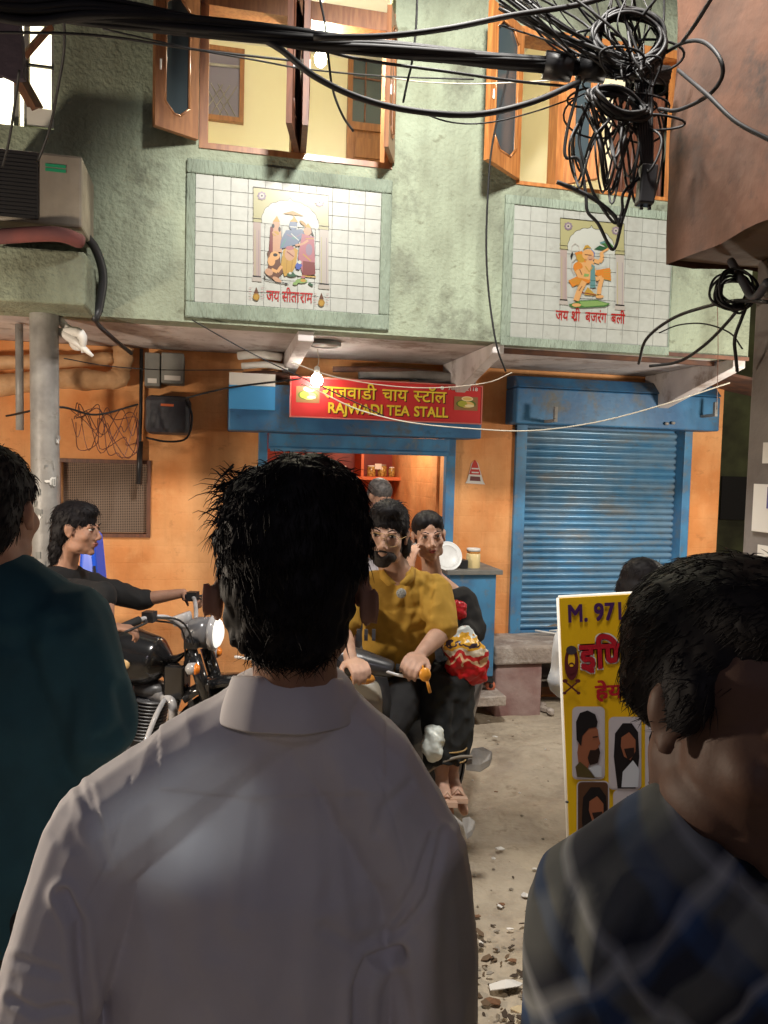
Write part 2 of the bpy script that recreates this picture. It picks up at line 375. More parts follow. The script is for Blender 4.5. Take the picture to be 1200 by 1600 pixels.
# stall interior
mb = MB(); mb.fbox(ol - .5, orr + .5, -1.75, -1.7, -.1, ZS); mb.fbox(ol - .55, ol - .5, -1.75, -.2, -.1, ZS)
part(mb, 'stall_back_wall', M['redshelf'])
mb = MB(); mb.fbox(orr - .02, orr + .10, -1.70, -.202, .1, ZS); part(mb, 'stall_side_wall', M['orange'])
mb = MB(); mb.fbox(ol - .5, orr + .3, -1.7, -.01, -.05, .17); part(mb, 'stall_floor', M['conc'])
mb = MB(); u0, z0 = fp(470, 748, -1.35); u1, z1 = fp(661, 741, -1.35)
SHZ = (z0 + z1) / 2 ; SHL, SHR = u0 - .5, u1
mb.fbox(SHL, SHR, -1.7, -1.35, SHZ - .03, SHZ); part(mb, 'shelf_board', M['orange_in'])
mb = MB(); ud = fp(567, 720, -1.35)[0]; mb.fbox(ud - .012, ud + .012, -1.7, -1.36, SHZ + .001, ZS); part(mb, 'shelf_divider', M['orange_in'])
mb = MB(); mb.fbox(SHL, SHR - .03, -1.698, -1.62, .4, SHZ - .031); part(mb, 'shelf_panel', M['orange_in'])
mb = MB(); mb.fbox(SHR - .028, SHR + .0, -1.69, -1.36, .2, ZS); part(mb, 'shelf_side', M['redshelf'])
# door frame and shutter box of the stall
mb = MB(); a = fp(404, 700, .05)[0]; b = fp(418, 700, .05)[0]; mb.fbox(a, b, -.02, .05, .1, 2.0)
part(mb, 'frame_post', M['bluef'], bevel=.004)
mb = MB(); a = fp(697, 750, .05)[0]; b = fp(711, 750, .05)[0]; mb.fbox(a, b, -.02, .05, .1, 2.0)
part(mb, 'frame_post', M['bluef'], bevel=.004)
HV = .30
h0, hz1 = fp(357, 640, HV); h1, hzb = fp(752, 690, HV); hzb2 = fp(357, 667, HV)[1]; hzt = fp(357, 597, HV)[1]
HZB = (hzb + hzb2) / 2
mb = MB(); mb.fbox(h0, h1, .004, HV, HZB, hzt); part(mb, 'shutter_box', M['blue'], bevel=.01)
mb = MB(); e0 = fp(358, 600, HV + .02)[0]; e1 = fp(430, 600, HV + .02)[0]
mb.fbox(e0, e1, HV + .001, HV + .03, hzt - .17, hzt - .02); part(mb, 'end_panel', flat('sky_blue_paint', (70, 150, 210), .4))
mb = MB(); mb.fbox(e0, e1, HV + .001, HV + .032, hzt - .018, hzt + .06); part(mb, 'end_cap', M['paper'])
mb = MB(); zz = fp(560, 705, .1)[1]; zt = fp(560, 680, .1)[1]; mb.fbox(ol + .02, orr - .02, .02, .10, zz, HZB - .004)
mb.tube([F(ol + .03, .10, zz), F(orr - .03, .10, zz)], .018, 10); part(mb, 'rolled_shutter_edge', M['bluef'])
# old rolled sheets and scraps on top of the boxes
mb = MB()
for k, (pa, pb, y, rr, mi) in enumerate(((560, 742, 585, .035, 0), (520, 700, 577, .02, 1), (640, 730, 596, .03, 0), (372, 440, 556, .028, 2), (378, 450, 572, .022, 2), (380, 452, 588, .03, 1))):
    ua, za = fp(pa, y, .16); ub, zb = fp(pb, y + 4, .2)
    mb.tube(spline([F(ua, .16, za), F((ua + ub) / 2, .2, za + .012), F(ub, .2, za)], 4), rr, 9, mi)
part(mb, 'rolled_sheet', [M['galv'], M['brown_edge'], M['paper']], kind='stuff')

# ---- big blue roller shutter on the right
RS = fp(1070, 800, -.06)[0]; RL = fp(812, 800, -.06)[0]
sh = MB(); sh.fbox(RL, RS, -.12, -.11, .5, 2.3); SR = part(sh, 'roller_shutter', M['blue'])
zb = fp(810, 984, -.09)[1]; ztop = fp(930, 672, -.09)[1]
ns = 31; ph = (ztop - zb) / ns
s = MB(); N = 9; w_ = RS - RL - .05
prof = [(.0, 0), (.010, .12), (.019, .3), (.022, .5), (.019, .7), (.010, .86), (-.004, .93), (-.004, 1.0)]
vs = []; fs = []
for side in (0, 1):
    for (dv, dz) in prof: vs.append(F(RL + .025 + side * w_, -.095 + dv, 0) + Vector((0, 0, zb + dz * ph)))
n_ = len(prof)
for i in range(n_ - 1): fs.append((i, n_ + i, n_ + i + 1, i + 1))
s.add(vs, fs, 0, True)
sl0 = s.build('slat', M['slat'], SR, origin=F((RL + RS) / 2, -.09, zb))
for k in range(1, ns): share(sl0, WORLD[sl0] + Vector((0, 0, ph * k)))
mb = MB(); mb.fbox(RL + .02, RS - .02, -.1, -.06, zb - .05, zb - .002); mb.build('bottom_bar', M['bluef'], SR, bevel=.004)
for a, b in ((803, 820), (1065, 1077)):
    mb = MB(); mb.fbox(fp(a, 800, .03)[0], fp(b, 800, .03)[0], -.1, .03, zb - .05, st + .05); part(mb, 'shutter_rail', M['bluef'], bevel=.004)
v_ = .22; b0, bz = fp(806, 668, v_); b1 = fp(1124, 668, v_)[0]; bt = fp(950, 612, v_)[1]; bb = fp(950, 668, v_)[1]
mb = MB(); mb.fbox(b0, b1, .004, v_, bb + .005, bt); mb.prism([F(b0, .004, bt + .002), F(b0, v_ + .02, bt + .002), F(b0, v_ - .07, bt + .09), F(b0, .004, bt + .10)], UD * (b1 - b0))
part(mb, 'shutter_box', M['blue'], bevel=.01)
for px, py in ((868, 648), (1118, 640)):
    u, z = fp(px, py, v_ + .16); u2 = fp(px, py, v_)[0]
    mb = MB(); mb.fbox(u - .012, u + .012, v_ + .002, v_ + .17, z - .05, z - .03); mb.fbox(u - .008, u + .014, v_ + .14, v_ + .165, z - .028, z + .055)
    part(mb, 'bracket', M['galv'])
mb = MB()
for px, py in ((1042, 662), (1052, 661)):
    u, z = fp(px, py, v_ + .02); mb.ell(F(u, v_ + .02, z), (.017, .012, .012), FR)
part(mb, 'lock_hasp', M['galv'])
# low window with a mesh screen on the left
mb = MB(); mb.fbox(wl_, wr_, -.14, -.10, wb_, wt_); WN = part(mb, 'mesh_window', M['black'])
mb = MB()
for i in range(46):
    u = wl_ + (wr_ - wl_) * (i + .5) / 46; mb.fbox(u - .002, u + .002, -.064, -.060, wb_, wt_)
for i in range(42):
    z = wb_ + (wt_ - wb_) * (i + .5) / 42; mb.fbox(wl_, wr_, -.060, -.056, z - .002, z + .002)
mb.build('wire_mesh', flat('dusty_wire', (150, 128, 110), .8), WN, kind='stuff')
mb = MB(); t = .025
mb.fbox(wl_ - t, wr_ + t, -.05, .015, wt_, wt_ + t); mb.fbox(wl_ - t, wr_ + t, -.05, .015, wb_ - t, wb_); mb.fbox(wr_, wr_ + t, -.05, .012, wb_, wt_); mb.fbox(wl_ - t, wl_, -.05, .012, wb_, wt_)
mb.build('window_frame', M['woodd'], WN)

# ---- windows of the upper storey
def leaf(parent, ha, hb, z0, z1, m, th=.03, fw=.055, name='shutter_leaf'):
    """ha, hb: (u, v) of the hinged and the free edge."""
    A = F(*ha, z0); B = F(*hb, z0); d = (B - A); L = d.length; d.normalize(); n = d.cross(Vector((0, 0, 1))).normalized() * th
    mb = MB(); H = z1 - z0
    def pt(x, z): return A + d * x + Vector((0, 0, z))
    ch = min(.06, L * .2)
    out = [(0, 0), (L, 0), (L, H), (0, H)]
    inn = [(fw, fw * 1.6 + ch), (fw + ch, fw * 1.6), (L - fw - ch, fw * 1.6), (L - fw, fw * 1.6 + ch), (L - fw, H - fw - ch), (L - fw - ch, H - fw), (fw + ch, H - fw), (fw, H - fw - ch)]
    quads = [[out[0], inn[1], inn[0]], [out[0], out[1], inn[2], inn[1]], [out[1], inn[3], inn[2]], [out[1], out[2], inn[4], inn[3]], [out[2], inn[5], inn[4]], [out[2], out[3], inn[6], inn[5]], [out[3], inn[7], inn[6]], [out[3], out[0], inn[0], inn[7]]]
    for q in quads: mb.prism([pt(*p) - n / 2 for p in q], n)
    g = [pt(*p) - n * .12 for p in inn]; mb.prism(g, n * .24, 1)
    for k in range(8):   # bead round the pane
        a, b = pt(*inn[k]), pt(*inn[(k + 1) % 8])
        for sgn in (-1, 1): mb.tube([a + n * .5 * sgn, b + n * .5 * sgn], .006, 5)
    hz = H * .42; mb.box(pt(L - fw * .5, hz) + n * .6, (.008, .008, .05), None, 2); mb.box(pt(L - fw * .5, hz) - n * .6, (.008, .008, .05), None, 2)
    mb.build(name, [m, M['glass'], M['steel']], parent)
WA = empty('casement_window', F((w1l + w1r) / 2, UP, WB1)); WA.parent = BL; WORLD[WA] = F((w1l + w1r) / 2, UP, WB1); WA.location = WORLD[WA] - WORLD[BL]
t = .045
mb = MB(); mb.fbox(w1l, w1r, UP - .12, UP + .008, WB1, WB1 + .03); mb.fbox(w1l, w1r, UP - .12, UP + .008, ZT - .03, ZT + .07)
mb.fbox(w1l, w1l + t, UP - .12, UP + .006, WB1 + .03, ZT - .03); mb.fbox(w1r - t, w1r, UP - .12, UP + .006, WB1 + .03, ZT - .03)
um = fp(465, 150, UP)[0]; mb.fbox(um - .03, um + .04, UP - .12, UP + .004, WB1 + .03, ZT - .03)
mb.fbox(w1l, w1r, UP - .12, UP + .008, ZT + .5, ZT + .56)
mb.build('window_frame', M['wood'], WA)
leaf(WA, (w1l - .01, UP + .02), (fp(240, 200, UP + .14)[0], UP + .14), WB1 + .03, ZT - .01, M['wood'])
leaf(WA, (um, UP + .01), (fp(452, 150, UP + .36)[0], UP + .36), WB1 + .03, ZT - .01, M['woodd'])
leaf(WA, (um + .035, UP + .01), (fp(478, 150, UP + .36)[0], UP + .36), WB1 + .03, ZT - .01, M['woodd'])
leaf(WA, (w1r, UP + .01), (fp(604, 200, UP + .22)[0], UP + .22), WB1 + .03, ZT - .01, M['wood'], th=.025)
WC = empty('casement_window', F((w2l + w2r) / 2, UP, WB2)); WC.parent = BL; WORLD[WC] = F((w2l + w2r) / 2, UP, WB2); WC.location = WORLD[WC] - WORLD[BL]
z2t = H2[3]
mb = MB(); mb.fbox(w2l, w2r, UP - .12, UP + .008, WB2, WB2 + .02); mb.fbox(w2l, w2r, UP - .12, UP + .008, z2t - .05, z2t)
mb.fbox(w2l, w2l + .02, UP - .12, UP + .006, WB2 + .02, z2t - .05); mb.fbox(w2r - .05, w2r, UP - .12, UP + .006, WB2 + .02, z2t - .05)
ux = fp(875, 200, UP)[0]; mb.fbox(ux - .02, ux + .03, UP - .12, UP + .006, WB2 + .02, z2t - .05)
mb.build('window_frame', M['wood2'], WC)
leaf(WC, (w2l, UP + .02), (fp(761, 200, UP + .24)[0], UP + .24), WB2 + .02, z2t - .03, M['wood2'])
leaf(WC, (ux + .03, UP + .02), (fp(938, 200, UP + .16)[0], UP + .16), WB2 + .02, z2t - .12, M['wood2'])
mb = MB(); a, zc = fp(955, 285, UP - .16); b, zd = fp(1035, 190, UP - .16); mb.fbox(a, b, UP - .19, UP - .16, zc - .3, zd + .15)
for i in range(6): mb.tube([F(a + (b - a) * i / 5, UP - .158, zc - .3), F(a + (b - a) * i / 5, UP - .158, zd + .15)], .012, 6)
mb.build('dark_curtain', M['woodd'], WC)
mb = MB(); a, zc = fp(800, 26, UP); b, zd = fp(900, 58, UP)
# small high window and wooden door on the yellow room's back wall
IV = -.948
a, zc = fp(306, 178, IV + .02); b, zd = fp(375, 86, IV + .02)
iw = MB(); iw.fbox(a, b, IV, IV + .02, zc, zd); IW = part(iw, 'inner_window', flat('dim_blue_pane', (110, 105, 125), .4))
mb = MB(); t = .035; mb.fbox(a - t, b + t, IV, IV + .05, zd, zd + t); mb.fbox(a - t, b + t, IV, IV + .05, zc - t, zc); mb.fbox(a - t, a, IV, IV + .05, zc, zd); mb.fbox(b, b + t, IV, IV + .05, zc, zd)
mb.build('window_frame', M['wood'], IW)
mb = MB()
for k in range(-4, 7):
    x0 = a + (b - a) * k / 6; h = (zd - zc) * .5
    for sg in (1, -1):
        xa, xb = (x0, x0 + h * .6) if sg > 0 else (x0 + h * .6, x0)
        pts = [(x, z) for x, z in ((xa, zc), (xb, zc + h)) ]
        if min(xa, xb) > a and max(xa, xb) < b: mb.tube([F(xa, IV + .03, zc), F(xb, IV + .03, zc + h)], .004, 4)
mb.tube([F(a, IV + .03, zc + (zd - zc) * .78), F(b, IV + .03, zc + (zd - zc) * .8)], .012, 6)
mb.build('window_grille', M['galv'], IW)
a, zc = fp(541, 262, IV + .04); b, zd = fp(603, 84, IV + .04); b += .25
dr = MB(); t = .04
dr.fbox(a, b, IV, IV + .015, 2.62, zd)
for (q0, q1, r0, r1) in ((a, a + t, 2.62, zd), (b - t, b, 2.62, zd), (a + t, b - t, zd - t, zd), (a + t, b - t, zd - .62, zd - .56), (a + t, b - t, zc, zc + .06)): dr.fbox(q0, q1, IV + .015, IV + .04, r0, r1)
dr.fbox(a + .07, b - .07, IV + .015, IV + .03, zc + .10, zd - .68)
DR = part(dr, 'inner_door', M['wood'])
mb = MB()
for i in range(1, 3): mb.fbox(a + t, b - t, IV + .016, IV + .03, zd - .04 - .17 * i - .005, zd - .04 - .17 * i + .005)
mb.fbox(a + .14, a + .15, IV + .016, IV + .031, zd - .55, zd - .05); mb.build('glazing_bar', M['woodd'], DR)
mb = MB(); mb.fbox(a + t, b - t, IV + .0155, IV + .018, zd - .56, zd - .04); mb.build('pane', M['glass'], DR)
# pale balcony window far left: bars and a sloping board
BW = empty('balcony_window', F(-3, UP, bl_b)); BW.parent = BL; WORLD[BW] = F(-3, UP, bl_b); BW.location = WORLD[BW] - WORLD[BL]
for px in (26, 42, 85):
    mb = MB(); u = fp(px, 100, UP - .08)[0]; mb.fbox(u - .012, u + .012, UP - .1, UP - .07, bl_b, bl_t); mb.build('frame_bar', M['galv'], BW)
mb = MB(); z = fp(60, 105, UP - .06)[1]; mb.fbox(bl_l, bl_r, UP - .068, UP - .05, z, z + .01); mb.build('cross_bar', M['blackp'], BW)
mb = MB(); p0 = fp(80, 40, UP - .03); p1 = fp(38, 88, UP - .03); mb.tube([F(p0[0], UP - .03, p0[1]), F(p1[0], UP - .03, p1[1])], .02, 4); p0 = fp(28, 118, UP - .03); p1 = fp(58, 172, UP - .03); mb.tube([F(p0[0], UP - .03, p0[1]), F(p1[0], UP - .03, p1[1])], .035, 4)
mb.build('brace', M['woodd'], BW)
mb = MB(); p0 = fp(42, 196, UP - .02); p1 = fp(84, 172, UP - .02); mb.fbox(p0[0], p1[0], UP - .04, UP - .02, p0[1], p1[1]); mb.build('white_board', M['whiteroom'], BW)

# ---- tile panels
def tile_panel(pl, pt, pr, pb, cols, rows, fl, fr, ft, fb):
    u0, z1 = fp(pl, pt, UP + .005); u1, z0 = fp(pr, pb, UP + .005)
    mb = MB(); mb.fbox(u0, u1, UP + .001, UP + .008, z0, z1)
    PN = part(mb, 'tile_panel', M['grout'])
    a, _ = fp(fl, (pt + pb) / 2, UP + .03); b, _ = fp(fr, (pt + pb) / 2, UP + .03)
    zt, zb_ = z1 + ft, z0 - fb
    mb = MB()
    mb.fbox(a, b, UP + .001, UP + .022, z1, zt); mb.fbox(a, b, UP + .001, UP + .022, zb_, z0)
    mb.fbox(a, u0, UP + .001, UP + .020, z0, z1); mb.fbox(u1, b, UP + .001, UP + .020, z0, z1)
    mb.build('stucco_border', M['stucco_band'], PN, bevel=.008)
    tw = (u1 - u0) / cols; tz = (z1 - z0) / rows; g = .0014
    tb = MB(); c = F(u0 + tw / 2, UP + .0095, z0 + tz / 2); tb.box(c, (tw - 2 * g, .007, tz - 2 * g), FR)
    t0 = tb.build('tile', M['tile'], PN, origin=c)
    for j in range(rows):
        for i in range(cols):
            if i == j == 0: continue
            q = share(t0, F(u0 + tw * (i + .5), UP + .0095 + random.uniform(-.0006, .0006), z0 + tz * (j + .5)))
            q.rotation_euler = (random.uniform(-.006, .006), 0, random.uniform(-.006, .006))
    return PN, u0, u1, z0, z1
PA, a0, a1, c0, c1 = tile_panel(306, 272, 591, 492, 11, 9, 290, 612, .075, .085)
PB_, b0_, b1_, d0, d1 = tile_panel(803, 320, 1042, 543, 10, 9, 787, 1052, .05, .05)

# ---- printed pictures on the tiles: flat print 2 mm above the glaze
PC = {k: flat('print_' + k, tuple(int(.76 * (.88 * q + .12 * sum(v) / 3) + 4) for q in v), .3) for k, v in dict(olive=(190, 186, 128), stone=(196, 188, 176), pinkst=(190, 168, 158), white=(214, 218, 206), line=(60, 56, 52), gold=(206, 158, 52), mustard=(182, 132, 40), skin=(214, 160, 122), blueskin=(112, 132, 160), saff=(236, 138, 40), orangeskin=(240, 176, 104), maroon=(134, 48, 44), rose=(190, 110, 120), grn=(70, 128, 60), lgrn=(140, 180, 96), dgrn=(44, 96, 60), teal=(96, 150, 150), red=(176, 40, 34), mauve=(150, 128, 150), blu=(60, 90, 190), brown=(110, 66, 40), dark=(30, 28, 30)).items()}
PK = list(PC)
class Print:
    def __init__(s, px0, py0, px1, py1, src, parent):    # maps picture-zoom coordinates (sx, sy) to the wall plane
        s.m = MB(); s.src = src; s.par = parent; s.q = (px0, py0, px1, py1); s.k = 0; s.v = UP + .0155
    def pt(s, x, y, dv=0):
        sx0, sy0, sx1, sy1 = s.src; px = s.q[0] + (x - sx0) / (sx1 - sx0) * (s.q[2] - s.q[0]); py = s.q[1] + (y - sy0) / (sy1 - sy0) * (s.q[3] - s.q[1])
        u, z = fp(px, py, s.v); return F(u, s.v + dv, z)
    def poly(s, pts, c):
        s.k += 1; p = [s.pt(x, y, s.k * .00004) for x, y in pts]; s.m.poly(p, PK.index(c)); return s
    def blob(s, x, y, rx, ry, c, a=0, n=14):
        a = R(a); return s.poly([(x + rx * math.cos(t) * math.cos(a) - ry * math.sin(t) * math.sin(a), y + rx * math.cos(t) * math.sin(a) + ry * math.sin(t) * math.cos(a)) for t in [2 * math.pi * i / n for i in range(n)]], c)
    def line(s, pts, w_, c):
        for (x0, y0), (x1, y1) in zip(pts, pts[1:]):
            L = math.hypot(x1 - x0, y1 - y0) or 1; nx, ny = -(y1 - y0) / L * w_ / 2, (x1 - x0) / L * w_ / 2
            s.poly([(x0 + nx, y0 + ny), (x1 + nx, y1 + ny), (x1 - nx, y1 - ny), (x0 - nx, y0 - ny)], c)
        return s
    def done(s, name): s.m.build(name, [PC[k] for k in PK], s.par)
def arch(pr, L, Rr, top, bot, ax, atop, spring, inl, inr, cap):
    sk = (Rr[1] - L[1])   # slope across
    def Y(x, y): return y + (x - L[0]) / (Rr[0] - L[0]) * sk
    pr.poly([(L[0], Y(L[0], top)), (Rr[0], Y(Rr[0], top)), (Rr[0], Y(Rr[0], spring)), (L[0], Y(L[0], spring))], 'olive')
    n = 9; pts = []
    for i in range(n * 6 + 1):
        t = i / (n * 6); ang = math.pi * t
        x = (inl + inr) / 2 - math.cos(ang) * (inr - inl) / 2; y = spring - math.sin(ang) ** .8 * (spring - atop) * .93
        k = abs(math.sin(t * math.pi * n)); x += math.cos(ang) * -8 * k; y -= 12 * k * math.sin(ang)
        pts.append((x, Y(x, y)))
    mid = len(pts) // 2; pts[mid] = (pts[mid][0], Y(pts[mid][0], atop - 18))
    pr.poly(pts + [(inr, Y(inr, spring)), (inl, Y(inl, spring))], 'white'); pr.line(pts, 5, 'line')
    for x0, x1 in ((L[0], inl - 14), (inr + 10, Rr[0])):
        pr.poly([(x0, Y(x0, spring)), (x1, Y(x1, spring)), (x1, Y(x1, bot)), (x0, Y(x0, bot))], 'stone' if x0 > L[0] + 5 else 'pinkst')
        pr.line([(x0 + 20, Y(x0, spring + 90)), (x0 + 20, Y(x0, bot))], 8, 'olive'); pr.line([(x1 - 24, Y(x1, spring + 90)), (x1 - 24, Y(x1, bot))], 5, 'mauve')
        for yy, hh in ((cap, 26), (cap + 50, 20)): pr.poly([(x0 - 8, Y(x0, yy)), (x1 + 8, Y(x1, yy)), (x1 + 8, Y(x1, yy + hh)), (x0 - 8, Y(x0, yy + hh))], 'olive'); pr.line([(x0 - 8, Y(x0, yy + hh)), (x1 + 8, Y(x1, yy + hh))], 5, 'line')
        pr.line([(x0 - 6, Y(x0, bot)), (x1 + 4, Y(x1, bot))], 14, 'dark'); pr.poly([(x0 - 14, Y(x0, bot + 10)), (x1 + 12, Y(x1, bot + 10)), (x1 + 12, Y(x1, bot + 60)), (x0 - 14, Y(x0, bot + 60))], 'stone')
    pr.line([(L[0], Y(L[0], top)), (Rr[0], Y(Rr[0], top))], 8, 'line'); pr.line([(Rr[0], Y(Rr[0], top)), (Rr[0], Y(Rr[0], spring))], 5, 'line'); pr.line([(L[0], Y(L[0], top)), (L[0], Y(L[0], spring))], 5, 'line')
    for cx in (L[0] + 100, Rr[0] - 105):
        cy = Y(cx, top + 95)
        for k in range(8): pr.blob(cx + 38 * math.cos(k * .785), cy + 38 * math.sin(k * .785), 17, 14, 'mauve', 0, 8)
        pr.blob(cx, cy, 30, 30, 'stone', 0, 10).blob(cx, cy, 12, 12, 'line', 0, 8)
A1 = Print(380, 280, 540, 490, (0, 0, 1200, 1575), PA)
arch(A1, (118, 90), (1000, 190), 90, 1135, 0, 190, 500, 220, 885, 430)
# seated and standing figures under a parasol, flowers at their feet
A1.poly([(465, 405), (580, 372), (712, 435), (600, 425)], 'mustard').line([(590, 420), (596, 470)], 10, 'gold')
A1.poly([(320, 560), (440, 570), (455, 860), (300, 850)], 'skin').poly([(318, 560), (350, 560), (345, 860), (300, 850)], 'maroon').blob(385, 530, 42, 50, 'skin').poly([(345, 500), (395, 430), (430, 505)], 'gold').blob(380, 640, 40, 30, 'gold').line([(340, 620), (420, 680), (380, 720)], 18, 'skin').blob(350, 550, 16, 26, 'dark').blob(425, 590, 14, 30, 'dark')
A1.poly([(500, 600), (690, 590), (720, 640), (640, 760), (560, 790), (430, 820), (440, 720)], 'blueskin').blob(585, 540, 48, 60, 'blueskin').poly([(545, 500), (600, 440), (640, 505)], 'gold').line([(550, 560), (625, 565)], 12, 'white').line([(510, 650), (600, 690), (690, 640)], 14, 'mauve').blob(600, 690, 30, 18, 'teal').line([(450, 800), (500, 700)], 20, 'teal').line([(560, 640), (650, 720)], 10, 'white')
A1.poly([(470, 830), (560, 780), (640, 830), (620, 1000), (560, 1120), (480, 1140), (440, 1000)], 'gold').line([(520, 860), (500, 1110)], 9, 'mustard').line([(590, 850), (560, 1090)], 9, 'mustard').blob(545, 880, 60, 80, 'skin').line([(510, 850), (590, 910)], 12, 'maroon').blob(545, 810, 50, 25, 'rose')
A1.poly([(690, 640), (830, 680), (845, 1120), (700, 1130), (640, 920)], 'rose').poly([(700, 960), (840, 980), (845, 1120), (690, 1130)], 'maroon').blob(755, 610, 48, 52, 'skin').poly([(715, 560), (760, 520), (800, 580)], 'gold').poly([(790, 570), (840, 690), (800, 640)], 'dark').line([(610, 780), (700, 760), (760, 720)], 26, 'skin').blob(700, 520, 50, 18, 'mustard', 40).blob(770, 830, 40, 70, 'mauve').line([(730, 700), (830, 700)], 10, 'gold').line([(700, 880), (790, 960)], 14, 'gold').line([(690, 1135), (850, 1150)], 16, 'gold')
A1.poly([(280, 850), (430, 880), (440, 1000), (470, 1090), (380, 1200), (270, 1120), (300, 980)], 'brown').blob(370, 900, 60, 52, 'orangeskin').blob(330, 960, 45, 60, 'orangeskin').line([(330, 1060), (400, 1090), (450, 1020)], 36, 'orangeskin').blob(300, 1090, 50, 40, 'skin', 30).blob(395, 1180, 60, 26, 'skin', 30).blob(375, 890, 26, 20, 'dark').line([(250, 1130), (260, 1180), (420, 1215), (520, 1225)], 9, 'line').poly([(450, 1205), (540, 1235), (500, 1240)], 'dark')
A1.poly([(610, 1010), (650, 960), (690, 1010), (660, 1060), (620, 1060)], 'blu').blob(660, 975, 22, 22, 'white').blob(570, 1120, 60, 28, 'dgrn').blob(640, 1110, 50, 22, 'white', 20).blob(680, 1195, 70, 28, 'lgrn').blob(700, 1190, 32, 20, 'gold').blob(790, 1235, 34, 14, 'dgrn', 30).blob(610, 1225, 30, 18, 'lgrn').blob(550, 1105, 18, 14, 'white').blob(700, 1150, 26, 14, 'rose')
for cx, cy in ((152, 1380), (915, 1450)):
    A1.blob(cx, cy, 40, 44, 'mustard').blob(cx, cy + 4, 26, 28, 'gold').poly([(cx - 30, cy - 38), (cx, cy - 118), (cx + 30, cy - 38)], 'brown')
    for dx in (-70, 70):
        for dy in (-100, -60, -20, 20): A1.line([(cx + dx * .8, cy + dy), (cx + dx * 1.2, cy + dy - 4)], 6, 'rose')
A1.done('printed_picture')
B1 = Print(850, 330, 1000, 520, (0, 0, 1200, 1520), PB_)
arch(B1, (200, 85), (1000, 160), 85, 1105, 0, 160, 480, 300, 885, 400)
B1.line([(380, 800), (335, 720), (345, 640), (395, 600), (440, 520), (430, 440), (385, 405), (345, 440), (340, 520)], 9, 'stone').poly([(325, 560), (350, 505), (362, 540), (335, 610)], 'dark')
B1.poly([(620, 480), (690, 430), (780, 460), (740, 495)], 'dgrn').poly([(700, 400), (780, 350), (870, 450), (800, 470)], 'grn').poly([(690, 395), (740, 375), (770, 400), (700, 410)], 'teal')
B1.poly([(585, 475), (630, 520), (625, 570), (590, 550)], 'blu')
B1.poly([(300, 870), (420, 810), (560, 840), (640, 740), (820, 710), (835, 870), (780, 860), (640, 800), (560, 900), (440, 910), (350, 950)], 'saff')
for k in range(5): B1.line([(740, 745 + 26 * k), (835, 735 + 34 * k)], 8, 'gold'); B1.line([(310 + 26 * k, 880 + 14 * k), (390 + 22 * k, 850)], 8, 'gold')
B1.poly([(395, 640), (600, 600), (650, 760), (560, 860), (420, 830), (370, 740)], 'orangeskin').blob(420, 700, 60, 62, 'saff').poly([(380, 520), (470, 500), (520, 640), (420, 640)], 'saff').blob(450, 590, 60, 46, 'gold', 50)
B1.blob(545, 545, 74, 68, 'orangeskin').blob(580, 590, 46, 34, 'skin').poly([(480, 490), (510, 430), (545, 425), (590, 470), (540, 460)], 'gold').line([(505, 545), (590, 555)], 12, 'brown').line([(555, 610), (600, 600)], 8, 'maroon')
B1.line([(620, 620), (690, 640), (725, 580), (710, 530)], 50, 'orangeskin').line([(700, 530), (800, 470)], 26, 'orangeskin')
B1.line([(400, 760), (470, 740), (520, 700)], 42, 'orangeskin').poly([(500, 780), (560, 790), (550, 820), (490, 820)], 'lgrn')
B1.poly([(590, 660), (630, 690), (640, 960), (570, 960), (575, 760)], 'teal').line([(580, 870), (640, 870)], 6, 'dgrn').line([(580, 930), (640, 930)], 6, 'dgrn')
B1.line([(500, 880), (440, 990), (395, 1120)], 72, 'orangeskin').blob(400, 1165, 62, 26, 'orangeskin').line([(640, 850), (720, 830), (690, 950), (680, 1040)], 54, 'orangeskin').blob(690, 1070, 50, 22, 'orangeskin').poly([(500, 1020), (540, 950), (620, 1030), (690, 1060), (500, 1050)], 'gold').line([(470, 1020), (640, 1050)], 12, 'maroon').line([(510, 690), (560, 760), (600, 700)], 12, 'gold').line([(440, 730), (470, 800)], 8, 'brown').line([(650, 900), (690, 860)], 8, 'brown').line([(430, 1000), (470, 940)], 8, 'brown')
B1.poly([(300, 1170), (450, 1118), (660, 1112), (825, 1160), (760, 1195), (480, 1210), (340, 1205)], 'grn').poly([(440, 1130), (660, 1122), (800, 1160), (740, 1180), (500, 1196), (460, 1180)], 'lgrn').blob(400, 1175, 58, 22, 'orangeskin')
B1.done('printed_picture')
RED = flat('print_lettering_red', (150, 34, 30), .3)
def tile_text(parent, toks, pl, pr, pyb, h_px, extra=None):
    u0, z0 = fp(pl[0], pl[1], UP + .0165); u1, z1 = fp(pr[0], pr[1], UP + .0165)
    A = F(u0, UP + .0165, z0); B = F(u1, UP + .0165, z1); xd = (B - A); L = xd.length; xd.normalize()
    mb = MB(); write(mb, toks, A, xd, Vector((0, 0, 1)), L, height=h_px * D(UP, pl[0]) / FOC, bold=.025)
    if extra: extra(mb, A, xd, L)
    mb.build('lettering', RED, parent)
tile_text(PA, ['जय', .25, 'सीता', .08, 'राम'], (416, 470), (488, 474), 0, 15)
tile_text(PB_, ['जय', .3, 'श', 'ी', .55, 'बजरंग', .5, 'बली'], (868, 500), (976, 506), 0, 14)
